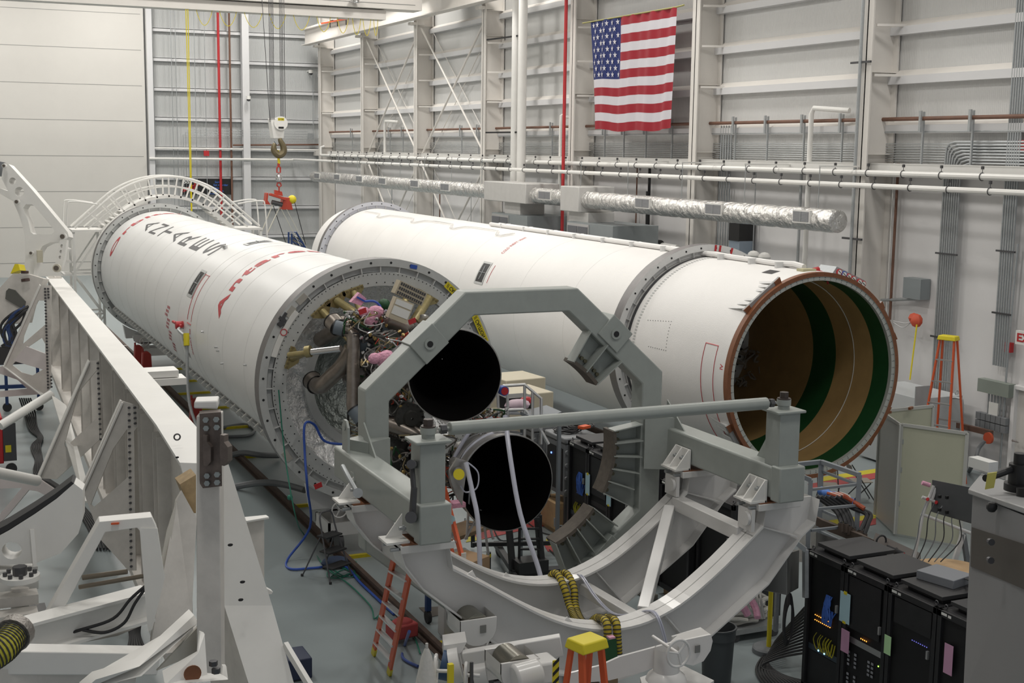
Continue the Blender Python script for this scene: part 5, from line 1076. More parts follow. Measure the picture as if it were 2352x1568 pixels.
gusset(23.5, [(205, 828), (240, 828), (242, 870), (232, 880), (228, 1010), (130, 1100), (86, 1098), (100, 1078)], [[(180, 900), (222, 850), (222, 960), (150, 1027), (148, 1018)]], '', .021, [(225, 834, 232, 1020, 17), (236, 834, 238, 866, 4)], flange=[(204, 828), (86, 1100)])
gusset(18.6, [(278, 920), (318, 932), (316, 980), (308, 990), (312, 1310), (295, 1310), (232, 1240), (190, 1124), (192, 1110)], [[(260, 1030), (292, 985), (294, 1095), (215, 1165), (208, 1158)]], '', .018, [(297, 936, 302, 1300, 26), (310, 936, 311, 972, 4)], flange=[(279, 921), (190, 1122)])
# horizontal struts and tubes on the left
MB().tube([AD(0, 978, 26), AD(118, 905, 27)], .09, 12).build('tube_strut', WHITE, t)
MB().tube([AD(-20, 1082, 21), AD(86, 1104, 22)], .09, 12).build('tube_strut', WHITE, t)
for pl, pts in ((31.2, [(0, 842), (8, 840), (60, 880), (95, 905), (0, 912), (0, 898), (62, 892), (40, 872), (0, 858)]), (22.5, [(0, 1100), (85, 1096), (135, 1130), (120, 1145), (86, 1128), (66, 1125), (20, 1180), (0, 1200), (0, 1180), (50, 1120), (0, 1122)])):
    MB().prism([AD(x, y, pl) for x, y in pts], _fw*.05).build('side_frame', mat('pinkish_white', (.66, .60, .59), .5, var=.05), t)  # side frames in a pinkish off-white
MB().prism([AD(60, 795, 29.5), AD(104, 812, 29.5), AD(104, 850, 29.5), AD(30, 828, 29.5)], _fw*.05).build('side_frame', MATS['pinkish_white'], t)
# big flange of the second lower girder running down toward the camera
MB().prism([AD(118, 905, 27), AD(152, 930, 27), AD(212, 1150, 20), AD(192, 1150, 20)], (0, 0, -.03)).build('lower_flange', WHITE, t)
# tan inside of the cut end, box posts near the clamp
MB().prism([AD(413, 1112, 14), AD(450, 1090, 14), AD(450, 1178, 14), AD(440, 1178, 14)], (0, .3, 0)).build('worn_box_end', mat('worn_tan', (.42, .30, .16), .6, var=.3, scale=8), t)
b = MB(); b.prism([AD(405, 1150, 13.9), AD(418, 1128, 13.9), AD(452, 1190, 13.9), AD(440, 1420, 13.6), AD(385, 1500, 13.2), AD(345, 1500, 13.2), AD(352, 1450, 13.2)], (0, .06, 0)); b.build('box_leg', OW, t)
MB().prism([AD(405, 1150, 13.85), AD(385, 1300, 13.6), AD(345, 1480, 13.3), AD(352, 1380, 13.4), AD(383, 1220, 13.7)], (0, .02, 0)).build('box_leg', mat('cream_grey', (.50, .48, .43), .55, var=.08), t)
# clamp post in front
pd = 11.2; wpx = lambda x, y: AD(x, y, pd)
b = MB(); A_ = wpx(451, 955); B_ = wpx(504, 955); A2 = wpx(452, 1560); B2 = wpx(508, 1560)
b.hexa([A2, B2, B2+Vector((.08, .22, 0)), A2+Vector((.08, .22, 0))], [A_, B_, B_+Vector((.08, .22, 0)), A_+Vector((.08, .22, 0))]); b.build('clamp_post', OW, t, bevel=.008)
b = MB(); b.hexa([wpx(445, 938), wpx(500, 940), wpx(500, 940)+Vector((.06, .22, 0)), wpx(445, 938)+Vector((.06, .22, 0))], [wpx(446, 922), wpx(500, 920), wpx(500, 920)+Vector((.06, .22, 0)), wpx(446, 922)+Vector((.06, .22, 0))]); b.build('post_cap', WHITE, t, bevel=.012)
BR_ = mat('clamp_brown', (.15, .12, .105), .45, metal=.4, var=.3, scale=9)
pp = lambda x, y: AD(x, y, 11.05)
b = MB(); b.prism([pp(459, 950), pp(508, 946), pp(510, 1116), pp(466, 1121), pp(459, 1110)], (0.02, .12, 0)); cl = b.build('clamp_plate', BR_, t)
b = MB()
for (x, y) in ((474, 964), (498, 963), (475, 983), (499, 981), (477, 1092), (500, 1089), (477, 1109), (500, 1107)): q_ = AD(x, y, 11.04); b.cyl(q_, q_-_fw*.035, .025, n=6)
b.build('bolt_head', mat('bolt_zinc', (.30, .33, .33), .4, metal=.6), cl)
for (x0, dx) in ((466, 0), (505, 12)):
    P = [(x0, 998), (x0+9, 1000), (x0+9, 1015), (x0+18, 1027), (x0+18, 1060), (x0+10, 1070), (x0+2, 1068), (x0, 1050)]; b = MB(); b.prism([AD(x, y, 10.95) for x, y in P], _fw*.18); b.build('clevis_ear', BR_, cl)
# foot of the post: angled brackets, round hole plate
b = MB(); b.prism([AD(375, 1545, 10.6), AD(455, 1500, 10.7), AD(460, 1452, 10.9), AD(470, 1456, 10.9), AD(476, 1550, 10.7), AD(510, 1552, 10.7), AD(512, 1530, 10.8), AD(520, 1530, 10.8), AD(524, 1560, 10.6), AD(380, 1572, 10.4)], (0, .05, 0)); b.build('foot_bracket', WHITE, t)
b = MB(); q_ = AD(442, 1546, 10.55); b.cyl(q_, q_+Vector((0, -.01, .0)), .07, n=20); b.build('slot_hole', BROWN, t)
b = MB()
for x, y in ((490, 1528), (496, 1545)): q_ = AD(x, y, 10.55); b.cyl(q_+Vector((0, 0, 0)), q_+Vector((0, 0, .04)), .035, n=6)
b.build('foot_bolt', DARK, t)
MB().prism([AD(446, 1412, 11.5), AD(455, 1430, 11.5), AD(325, 1552, 10.6), AD(190, 1585, 10.4), AD(220, 1560, 10.4), AD(320, 1530, 10.6)], (0, .25, -.03)).build('diagonal_foot', WHITE, t)
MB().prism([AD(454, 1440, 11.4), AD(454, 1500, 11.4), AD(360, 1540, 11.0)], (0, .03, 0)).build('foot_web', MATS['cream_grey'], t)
# lower horizontal box beams
MB().beam(AD(-30, 1512, 11.0), AD(352, 1516, 12.0), .25, .2).build('box_beam', WHITE, t, bevel=.01)
MB().beam(AD(-20, 1545, 11.0), AD(300, 1545, 12.0), .2, .12).build('box_beam', OW, t)
MB().ibeam(AD(50, 1465, 12.2), AD(340, 1385, 13.2), .25, .32, .03, .02).build('sloping_beam', WHITE, t)
MB().prism([AD(55, 1470, 12.4), AD(340, 1395, 13.4), AD(340, 1430, 13.4), AD(270, 1460, 13), AD(60, 1500, 12.4)], (0, .05, 0)).build('beam_web', OW, t)
# right small T stub beyond girder
MB().prism([AD(560, 1187, 15.5), AD(611, 1182, 15.5), AD(618, 1187, 15.4), AD(566, 1196, 15.4)], (0, 0, -.02)).build('stub_flange', WHITE, t); MB().prism([AD(566, 1196, 15.5), AD(607, 1190, 15.5), AD(607, 1330, 15.5), AD(600, 1330, 15.5)], (0, .03, 0)).build('stub_web', OW, t)
MB().prism([AD(610, 1350, 15), AD(627, 1359, 15), AD(624, 1364, 15), AD(612, 1364, 15)], (0, .1, 0)).build('stub_plate', WHITE, t)
b = MB(); q0 = AZ(556, 1050, 2.5)
for (x, y) in ((1142/3.137, 800/3.137+600), (1198/3.137, 855/3.137+600)): q_ = AD(x-4, y, 24); b.cbox(q_, (.7, .5, .12))
b.build('step_plate', WHITE, t)
# trapezoid frame
t2 = thing('hinge_frame', AD(200, 1450, 12.6), 'white trapezoid plate frame on the transporter near the yellow hose', 'frame')
fr = lambda x, y: AD(x, y, 12.6)
o_ = [fr(78, 1462), fr(228, 1198), fr(349, 1187), fr(362, 1215), fr(379, 1325), fr(345, 1460), fr(338, 1320), fr(322, 1220), fr(315, 1212), fr(242, 1222), fr(135, 1420)]
MB().prism(o_, _fw*.05+Vector((0, .18, 0))).build('frame_plate', WHITE, t2, bevel=.006)
MB().prism([fr(322, 1212), fr(362, 1212), fr(379, 1325), fr(350, 1445), fr(341, 1448)], -_fw*.02).build('face_plate', WHITE, t2)
b = MB(); b.prism([fr(257, 1200), fr(274, 1199), fr(274, 1203), fr(257, 1204)], -_fw*.03); b.build('orange_tape', ORANGE, t2)
b = MB(); b.cyl(fr(190, 1326), fr(292, 1312), .025); b.cyl(fr(182, 1348), fr(330, 1322), .022); b.build('threaded_rod', mat('rod_brown', (.2, .17, .13), .5, metal=.5), t2)
b = MB(); b.tube(smoothpath([fr(339, 1341), fr(300, 1375), fr(260, 1420), fr(185, 1446), fr(100, 1470), fr(45, 1485)]), .016, 6); b.tube(smoothpath([fr(339, 1343), fr(310, 1385), fr(285, 1430), fr(240, 1452), fr(190, 1446)]), .016, 6); b.build('black_cable', RUBBER, t2)
# curved saddle with black pad
t3 = thing('curved_saddle', AD(90, 1300, 13.5), 'white curved saddle arm lined with a black rubber pad, far left', 'saddle')
s = lambda x, y: AD(x, y, 13.5)
MB().prism([s(-30, 1245), s(20, 1218), s(80, 1180), s(130, 1145), s(170, 1110), s(190, 1125), s(190, 1190), s(180, 1225), s(140, 1270), s(82, 1293), s(-30, 1300)], Vector((.05, .25, 0)), [[s(4+23*math.cos(a)+23, 1264+20*math.sin(a)) for a in [k*PI/8 for k in range(16)]]]).build('saddle_plate', WHITE, t3)
MB().prism([s(-30, 1243), s(20, 1216), s(80, 1178), s(130, 1143), s(170, 1110), s(164, 1105), s(125, 1135), s(75, 1168), s(15, 1205), s(-30, 1228)], Vector((.05, .3, 0))).build('rubber_pad', RUBBER, t3)
MB().beam(s(73, 1215), s(80, 1300), .04, .1, up=(0, 1, 0)).build('rib', WHITE, t3)
b = MB(); b.box(tuple(s(0, 1352)+Vector((-.6, 0, -.05))), tuple(s(90, 1310)+Vector((0, .4, 0)))); b.build('base_block', WHITE, t3, bevel=.01)
b = MB(); b.box(tuple(AD(-20, 1400, 13.2)), tuple(AD(92, 1378, 13.2)+Vector((0, .4, 0)))); b.box(tuple(AD(-20, 1468, 13)), tuple(AD(92, 1420, 13)+Vector((0, .4, 0)))); b.cyl(s(46, 1405), s(46, 1350), .09); b.build('lower_block', OW, t3)
b = MB(); q_ = AD(46, 1322, 13.2); b.cyl(q_+Vector((0, 0, -.04)), q_+Vector((0, 0, .01)), .19, n=24); b.build('round_flange', WHITE, t3)
b = MB(); b.cyl(q_, q_+Vector((0, 0, .1)), .07, n=8)
for k in range(8): a = k*PI/4; b.cyl(q_+Vector((math.cos(a)*.14, math.sin(a)*.14, 0)), q_+Vector((math.cos(a)*.14, math.sin(a)*.14, .05)), .022, n=6)
b.build('bolt', DARK, t3)
# yellow ribbed hose
hp = smoothpath([AD(-40, 1515, 10.5), AD(0, 1490, 10.6), AD(28, 1460, 10.8)], 8); b = MB(); b.tube(hp, .13, 16); n_ = len(hp)
o = tag(b.build('yellow_duct_hose', mat('hose_yellow', (.5, .46, .04), .6, var=.2, scale=9)), 'fat ribbed yellow hose end, bottom left', 'hose'); b = MB()
P_ = smoothpath(hp, 3)
for k in range(0, len(P_)-1, 3): d_ = (P_[min(k+1, len(P_)-1)]-P_[k]).normalized(); b.cyl(P_[k], P_[k]+d_*.012, .137, n=16)
b.build('rib', RUBBER, o); MB().cyl(hp[-1], hp[-1]+(hp[-1]-hp[-2]).normalized()*.1, .15, n=16).build('cuff', mat('silver_tape', (.3, .28, .26), .4, metal=.6, bump=.6, bscale=30), o)
# ================================================================== swing arm at far left, with holes
t4 = thing('swing_arm', AD(100, 640, 33), 'tall white plate swing arm with round holes and a long triangular window', 'arm')
k_ = lambda x, y: (x/5.6, 340+y/5.6)
def arc(cx_, cy_, r_, n=16): return [k_(cx_+r_*math.cos(2*PI*i/n), cy_+r_*math.sin(2*PI*i/n)) for i in range(n)]
outl = [k_(*p) for p in ((60, 190), (110, 205), (180, 280), (400, 520), (870, 1080), (885, 1140), (830, 1200), (640, 1212), (545, 1260), (500, 1340), (480, 1480), (440, 1560), (420, 1750), (280, 1760), (305, 1560), (325, 1420), (325, 1180), (300, 1040), (240, 850), (150, 650), (20, 390), (35, 260), (42, 205))]
hol = [arc(160, 423, 46), arc(247, 560, 62), [k_(*p) for p in ((296, 770), (330, 722), (410, 722), (440, 745), (690, 1040), (700, 1075), (665, 1106), (430, 1108), (395, 1080), (360, 930), (310, 820))]]
AR = lambda L, d=33: [AD(x, y, d) for x, y in L]
MB().prism(AR(outl), _fw*.35, [AR(h) for h in hol]).build('arm_plate', WHITE, t4)
for (cx_, cy_, r_) in ((62, 232, .055), (225, 693, .07), (410, 1352, .055), (815, 1140, .095)):
    q_ = AD(*k_(cx_, cy_), 32.95); o = MB().cyl(q_, q_-_fw*.06, r_, n=20).build('pivot_boss', WHITE, t4); MB().cyl(q_-_fw*.06, q_-_fw*.09, r_*.6, n=16).build('pin', mat('pin_dark', (.16, .14, .12), .4, metal=.6), o)
lk = [k_(*p) for p in ((770, 1180), (860, 1180), (830, 1400), (790, 1560), (700, 1560), (720, 1400))]; o = MB().prism(AR(lk, 32.7), _fw*.15, [[(k_(x+18*math.cos(a), y+22*math.sin(a))[0], k_(x, y+22*math.sin(a))[1]) for a in [i*PI/4 for i in range(8)]] and AR([k_(x+18*math.cos(i*PI/4), y+24*math.sin(i*PI/4)) for i in range(8)], 32.7) for x, y in ((793, 1260), (782, 1332), (770, 1405))]).build('link_plate', WHITE, t4)
q_ = AD(*k_(740, 1545), 32.6); o = MB().cyl(q_, q_-_fw*.08, .1, n=20).build('pivot_boss', mat('boss_cream', (.6, .57, .48), .5), t4); MB().cyl(q_-_fw*.08, q_-_fw*.12, .06, n=16).build('pin', MATS['pin_dark'], o)
MB().prism([AD(0, 432, 34), AD(22, 440, 34), AD(30, 462, 34), AD(0, 445, 34)], _fw*.3).build('rear_strut', WHITE, t4)
b = MB(); b.cyl(AD(2, 372, 33.5), AD(-2, 404, 33.5), .12); b.build('cylinder', mat('cyl_grey', (.2, .21, .22), .4, metal=.5), t4)
b = MB(); b.box(tuple(AD(86, 603, 32.9)), tuple(AD(98, 575, 32.9)+Vector((0, .2, 0)))); b.build('junction_box', mat('box_cream', (.55, .52, .42), .5), t4)
# lower arm body with window panel and cables
b = MB(); L = [(30, 628), (60, 628), (100, 640), (70, 700), (60, 740), (0, 745), (-10, 700), (0, 660)]; b.prism(AR(L, 31.8), _fw*.4); b.build('lower_body', OW, t4)
b = MB(); b.prism(AR([(14, 668), (20, 662), (34, 666), (58, 692), (56, 704), (45, 706), (12, 686)], 31.75), _fw*.05); b.build('mesh_window', mat('mesh_grey', (.11, .11, .10), .6), t4)
b = MB(); b.cyl(AD(57, 628, 31.6), AD(57, 622, 31.6), .09); b.cyl(AD(58, 640, 31.6), AD(59, 646, 31.6), .1); b.build('sensor', mat('sensor_brown', (.06, .03, .025), .4), t4)
b = MB(); b.prism(AR([(34, 606), (42, 606), (46, 620), (24, 628)], 32.2), _fw*.4); b.prism(AR([(72, 650), (98, 652), (84, 676), (74, 672)], 34), _fw*.2); b.build('yellow_wedge', YELLOW, t4)
rnd = random.Random(5)
t5 = thing('cable_bundle', AD(20, 780, 30), 'black and blue cables draped around the lower swing arm', 'cables')
for k in range(11):
    x0 = rnd.uniform(0, 30); b = MB(); b.tube(smoothpath([AD(rnd.uniform(55, 66), 706+rnd.uniform(-3, 4), 31.3), AD(x0+25, 712+k*2.5, 31.2), AD(x0+2, 735+k*3, 31.2), AD(x0+8, 765+k*3, 31.2), AD(rnd.uniform(0, 35), 795, 31.2)], 5), .035, 6); b.build('cable', BLUET if k % 3 == 0 else RUBBER, t5)
b = MB(); b.box(tuple(AD(-5, 838, 33)), tuple(AD(64, 797, 33)+Vector((0, .5, 0)))); 
tag(b.build('valve_manifold', DARK), 'dark valve manifold behind the leftmost gusset frame', 'manifold')
# ================================================================== arched walkway round the far end of the left rocket
t = thing('arched_walkway', (7.8, 46, 0), 'white arched walkway with double railings over the far ring of the left rocket', 'walkway')
CXW, CZW, ZP = 7.95, 3.14, 4.45
for yy in (46.3, 47.5):
    for R_, rr in ((3.1, .04), (2.76, .03)):
        MB().tube([(CXW+R_*math.sin(a), yy, CZW+R_*math.cos(a)) for a in [math.radians(x) for x in range(-38, 39, 2)]], rr, 8).build('curved_rail', WHITE, t)
        for s_ in (-1, 1):
            a = math.radians(38)*s_; p = Vector((CXW+R_*math.sin(a), yy, CZW+R_*math.cos(a))); e = Vector((CXW+s_*(2.25+(R_-2.4)*1.25), yy, ZP+(.06 if R_ > 3 else .04))); MB().tube([p, e], rr, 8).build('sloping_rail', WHITE, t)
    MB().lathe([(2.36, -.03), (2.46, -.03), (2.46, .03), (2.36, .03), (2.36, -.03)], (CXW, yy, CZW), n=30, a0=math.radians(52), a1=math.radians(128)).build('stringer', WHITE, t)
    for k in range(9):
        a = math.radians(-38+k*9.5); MB().beam((CXW+2.4*math.sin(a), yy, CZW+2.4*math.cos(a)), (CXW+3.1*math.sin(a), yy, CZW+3.1*math.cos(a)), .05, .06, up=(0, 1, 0)).build('post', WHITE, t)
MB().lathe([(2.38, 0), (2.42, 0), (2.42, 1.2), (2.38, 1.2), (2.38, 0)], (CXW, 46.3, CZW), n=24, a0=math.radians(52), a1=math.radians(128)).build('deck', WHITE, t)
for s_ in (-1, 1):
    for yy in (46.3, 47.5):
        a = math.radians(38)*s_; p = Vector((CXW+2.4*math.sin(a), yy, CZW+2.4*math.cos(a))); e = Vector((CXW+s_*2.2, yy, ZP)); MB().beam(p, e, .06, .14).build('stair_stringer', WHITE, t)
        for f in (.35, .8): q_ = p+(e-p)*f; MB().beam(q_, q_+Vector((s_*.5, 0, .62-.25*f)), .05, .05, up=(0, 1, 0)).build('post', WHITE, t)
    for k in range(5): q_ = p+(e-p)*(k/5); MB().box((q_.x-.1, 46.3, q_.z-.02), (q_.x+.1, 47.5, q_.z+.02)).build('tread', WHITE, t)
    xi, xo = CXW+s_*2.15, CXW+s_*3.22
    MB().box((min(xi, xo), 46.2, ZP-.07), (max(xi, xo), 47.6, ZP)).build('platform', WHITE, t)
    for yy in (46.3, 47.5): MB().tube(smoothpath([(xo+s_*.2, yy, ZP-.9), (xo+s_*.12, yy, ZP+.7), (xo-s_*.05, yy, ZP+.95), (xo-s_*.85, yy, ZP+.85)], 4), .025, 8).build('hoop_rail', WHITE, t)
    for (x_, yy) in ((xi+s_*.1, 46.3), (xi+s_*.1, 47.5), (xo-s_*.05, 46.3), (xo-s_*.05, 47.5)): MB().beam((x_, yy, 0), (x_, yy, ZP), .08, .08, up=(0, 1, 0)).build('leg', WHITE, t)
    xa, xc = xi+s_*.1, xo-s_*.05
    for yy in (46.3, 47.5):
        for j in range(3):
            z0_ = .2+j*1.4; A_, B_ = ((xa, xc) if j % 2 == 0 else (xc, xa)); MB().beam((A_, yy, z0_+1.35), (B_, yy, z0_), .05, .05).build('diagonal', WHITE, t); MB().beam((xa, yy, z0_), (xc, yy, z0_), .06, .06).build('ledger', WHITE, t)
    b = MB()
    for k in range(9): b.box((min(xo+s_*.02, xo+s_*.3), 46.35, .4+k*.42), (max(xo+s_*.02, xo+s_*.3), 47.4, .45+k*.42))
    b.build('ladder_rung', WHITE, t)
# red jacks and items below the left rocket
for (px, py, lab) in ((320, 848, 'left one of the two red jacks under the far part of the left rocket'), (338, 864, 'right one of the two red jacks under the far part of the left rocket'), (452, 985, 'red jack under the middle of the left rocket, behind the clamp post')):
    g = AZ(px, py, 0); t = thing('red_jack', g, lab, 'jack', 'red jacks under the left rocket'); b = MB(); b.prism([g+Vector((-.17, 0, .05)), g+Vector((.17, 0, .05)), g+Vector((.15, 0, .7)), g+Vector((.05, 0, .8)), g+Vector((-.12, 0, .78))], (0, .25, 0)); b.build('body', REDP, t, bevel=.04); MB().cyl(g+Vector((-.1, .1, .75)), g+Vector((-.1, .1, .88)), .03).build('lift_pin', REDP, t); MB().box(tuple(g+Vector((-.2, -.05, 0))), tuple(g+Vector((.2, .3, .06)))).build('base', REDP, t)
# grey hoses on the floor behind the clamp post
Z0 = lambda x, y, z=.05: AZ(x, y, z)
tag(MB().tube(smoothpath([Z0(512, 982), Z0(560, 975), Z0(585, 985), Z0(570, 1000), Z0(520, 1003)]), .045, 8).build('floor_hose', CASEG), 'grey hose looped on the floor beyond the clamp post', 'hose')
tag(MB().tube(smoothpath([Z0(525, 1046, .1), Z0(560, 1040, .2), Z0(600, 1045, .2), Z0(640, 1046, .1)]), .07, 8).build('floor_hose', CASEG), 'thick grey hose crossing the rail near the engine ring', 'hose')
tag(MB().tube(smoothpath([Z0(542, 1117, .07), Z0(600, 1108, .3), Z0(650, 1112, .3), Z0(700, 1125, .3)]), .07, 8).build('floor_hose', CASEG), 'thick grey hose lower down, crossing the rail to the saddle', 'hose')
# far left floor items
t = thing('red_tool_cart', AZ(15, 1085, 0), 'red cart with dark side panel at the left edge of the frame', 'cart'); g = AZ(5, 1090, 0)
MB().box((g.x-.8, g.y, .25), (g.x+.05, g.y+.9, 1.3)).build('body', RED, t, bevel=.02); MB().box((g.x+.05, g.y, .3), (g.x+.32, g.y+.9, 1.15)).build('side_panel', DARK, t); b = MB(); b.cyl((g.x+.2, g.y, .12), (g.x+.2, g.y+.06, .12), .12, n=16); b.build('wheel', RUBBER, t)
b = MB(); q_ = Vector((g.x+.15, g.y-.012, .5)); b.box((q_.x-.06, q_.y, q_.z), (q_.x+.06, q_.y+.01, q_.z+.16)); b.build('warning_label', YELLOW, t)
t = thing('blue_work_cart', AZ(50, 940, 0), 'blue steel cart on castors behind the leftmost brace', 'cart')
g0, g1 = AZ(17, 945, 0), AZ(90, 942, 0)
for g in (g0, g1):
    MB().cyl(g+Vector((0, -.03, .12)), g+Vector((0, .05, .12)), .12, n=16).build('castor', RUBBER, t); MB().beam(g+Vector((0, 0, .2)), g+Vector((0, 0, 1.3)), .08, .08, up=(0, 1, 0)).build('leg', BLUET, t)
MB().beam(g0+Vector((-.3, 0, .7)), g1+Vector((.1, 0, .7)), .1, .1).build('frame', BLUET, t); MB().box((g0.x-.5, g0.y, 1.3), (g1.x+.1, g0.y+.9, 1.5)).build('tray', BLUET, t)
t = thing('floor_cables', AZ(80, 1000, 0), 'wavy bundle of black cables lying on the floor at left', 'cables')
for k in range(6):
    MB().tube(smoothpath([AZ(45+k*5, 915, .9), AZ(55+k*5, 945, .1), AZ(64+k*4, 975, .05), AZ(72+k*3.6, 990, .05), AZ(88+k*2, 1005, .05), AZ(72+k*4, 1025, .05), AZ(82+k*3, 1055, .05), AZ(78+k*4, 1080, .05), AZ(90+k*4, 1098, .05), AZ(125+k*5, 1115+k*2, .05), AZ(170+k*4, 1160, .05), AZ(205+k*6, 1215, .05), AZ(215+k*8, 1260, .05)]), .022, 6).build('cable', RUBBER, t)
t = thing('floor_cables', AZ(310, 1430, 0), 'tangle of black cables hanging and lying behind the white hinge frame', 'cables')
for k in range(6): MB().tube(smoothpath([AZ(292+k*6, 1428, .2), AZ(300+k*4, 1460, .06), AZ(296+k*8, 1500, .06), AZ(320+k*5, 1530, .06)]), .025, 6).build('cable', RUBBER, t)
g = AZ(60, 1500, .0); t = thing('red_machine', g, 'red and black machine under the transporter beams, bottom left', 'machine')
b = MB(); P0, P1 = AZ(-10, 1560, 0.4), AZ(105, 1500, .4); b.box((P0.x, P0.y, 0), (P1.x, P0.y+.9, .75)); b.build('red_body', RED, t); b = MB(); b.box((P1.x-.35, P0.y+.1, .2), (P1.x+.05, P0.y+1.2, .95)); b.build('black_panel', BLACK, t)
b = MB(); g = AZ(175, 1560, .3); b.box((g.x-.25, g.y-.2, .1), (g.x+.2, g.y+.2, .4)); b.tube([g+Vector((-.6, 0, .2)), g+Vector((-.1, 0, .35)), g+Vector((0, 0, .8))], .02); tag(b.build('yellow_black_tool', mat('tool_olive', (.2, .18, .03), .5)), 'small yellow and black tool on the floor, bottom left', 'tool')
# ================================================================== server racks: near row and far row (same line, fronts face -X)
RK = mat('rack_black', (.022, .022, .024), .38, var=.2, scale=6); RKD = mat('rack_inner', (.006, .006, .007), .6); RKL = mat('rack_lid', (.035, .035, .037), .55)
XF = 10.68
def rack(y1, y0, z1, label, kind, group='black equipment racks in a row', zb=.14, depth=.95, lid=True, xf=XF):
    t = thing('equipment_rack', (xf+depth/2, (y0+y1)/2, 0), label, 'rack', group)
    b = MB(); g = .06
    b.box((xf, y0, zb), (xf+.05, y0+g, z1)); b.box((xf, y1-g, zb), (xf+.05, y1, z1)); b.box((xf, y0, z1-.08), (xf+.05, y1, z1)); b.box((xf, y0, zb), (xf+.05, y1, zb+.07))
    b.build('front_frame', RK, t, bevel=.004)
    MB().box((xf+.05, y0+.002, zb), (xf+depth, y1-.002, z1)).build('cabinet', RK, t)
    MB().box((xf+.045, y0+g, zb+.07), (xf+.055, y1-g, z1-.08)).build('inside', RKD, t)
    MB().box((xf+.1, y0+.05, 0), (xf+.25, y1-.05, zb)).build('pallet_block', WOOD, t); MB().box((xf+depth-.25, y0+.05, 0), (xf+depth-.1, y1-.05, zb)).build('pallet_block', WOOD, t)
    if lid:
        MB().box((xf+.18, y0+.1, z1), (xf+depth-.18, y1-.14, z1+.05)).build('lid_riser', RK, t); MB().box((xf+.12, y0+.05, z1+.05), (xf+depth-.08, y1-.07, z1+.10)).build('top_lid', RKL, t, bevel=.004)
    for y_ in (y0+.07, y1-.07):
        b = MB(); b.tube([(xf+.06, y_+.025*math.cos(a), z1+.035+.025*math.sin(a)) for a in [k*PI/5 for k in range(10)]], .007, 5, closed=True); b.build('lifting_eye', DARK, t)
    b = MB(); b.box((xf-.002, y1-.22, z1-.055), (xf, y1-.17, z1-.025)); b.box((xf-.002, y1-.15, z1-.05), (xf, y1-.06, z1-.02)); b.build('name_label', PAPER, t)
    b = MB(); b.cbox((xf-.015, y0+.09, (z1+zb)/2+.35), (.03, .03, .1)); b.build('door_latch', ALU, t)
    yy = lambda f: y1-g-(y1-y0-2*g)*f  # f from left (far) to right (near)
    def panel(f0, f1, za, zc, m, nm, x=xf+.04): return MB().box((x, yy(f1), za), (x+.01, yy(f0), zc)).build(nm, m, t)
    if kind in (0, 4):
        b = MB(); rnd = random.Random(4+kind)
        for k in range(16): q = Vector((xf+.02, yy(.55+.2*rnd.random()), z1-.5)); b.tube(smoothpath([q, q+Vector((-.02, rnd.uniform(-.06, .06), -.12)), q+Vector((-.03, rnd.uniform(-.1, .1), -.28)), q+Vector((-.01, rnd.uniform(-.08, .1), -.40)), q+Vector((.01, rnd.uniform(-.1, .04), -.2))], 3), .009, 5)
        o = b.build('blue_patch_cables', mat('cable_blue', (.05, .14, .5), .5), t); o['kind'] = 'stuff'
        b = MB()
        for k in range(8): q = Vector((xf+.02, yy(.3+.5*rnd.random()), z1-1.08)); b.tube(smoothpath([q, q+Vector((-.02, .04, -.1)), q+Vector((-.02, -.05, -.22)), q+Vector((.01, -.07, -.05))], 3), .006, 5)
        o = b.build('yellow_patch_cables', mat('cable_yellow', (.35, .32, .02), .5), t); o['kind'] = 'stuff'
        panel(.02, .95, z1-1.36, z1-1.28, mat('unit_blue_grey', (.05, .07, .09), .4), 'rack_unit'); panel(.02, .95, z1-1.9, z1-1.37, RK, 'blank_panel')
        if kind == 0:
            b = MB()
            for k in range(9): b.box((xf+.03, yy(.2+.06*k)-.012, z1-.86), (xf+.036, yy(.2+.06*k), z1-.848)); b.box((xf+.03, yy(.2+.06*k)-.012, z1-.93), (xf+.036, yy(.2+.06*k), z1-.918))
            b.build('indicator_lights', mat('led_amber', (.8, .3, .02), .5, emit=(1, .35, .05), es=2.5), t)
            b = MB(); b.box((xf+.03, yy(.36)-.01, z1-1.33), (xf+.036, yy(.36)+.01, z1-1.31)); b.box((xf+.03, yy(.55)-.01, z1-1.33), (xf+.036, yy(.55)+.01, z1-1.31)); b.build('indicator_lights', mat('led_blue', (.3, .6, .9), .5, emit=(.3, .7, 1), es=3), t)
    if kind in (1, 5):
        panel(.02, .9, z1-.78, z1-.1, RK, 'door_panel', xf+.02); panel(.05, .98, z1-.98, z1-.9, ALU if kind == 1 else RK, 'rack_unit')
        b = MB()
        for j in range(3):
            z_ = z1-1.12-j*.3
            for r in range(4):
                for c in range(4 if j < 4 else 1): b.box((xf+.025, yy([.06, .25, .62, .72][c])-.04, z_-r*.055), (xf+.03, yy([.06, .25, .62, .72][c]), z_-r*.055+.03))
        b.build('drive_bays', mat('bay_white', (.30, .31, .34), .4), t)
        b = MB()
        for k in range(3): b.box((xf+.03, yy(.9)-.01, z1-1.1-.3*k), (xf+.036, yy(.9)+.006, z1-1.085-.3*k))
        b.build('indicator_lights', mat('led_green', (.2, .7, .1), .5, emit=(.4, 1, .1), es=2.5), t)
        if kind == 1:
            b = MB()
            for k in range(4): b.box((xf+.025, yy(.4+.05*k)-.012, z1-.86), (xf+.03, yy(.4+.05*k), z1-.845))
            b.build('indicator_lights', MATS['led_amber'], t)
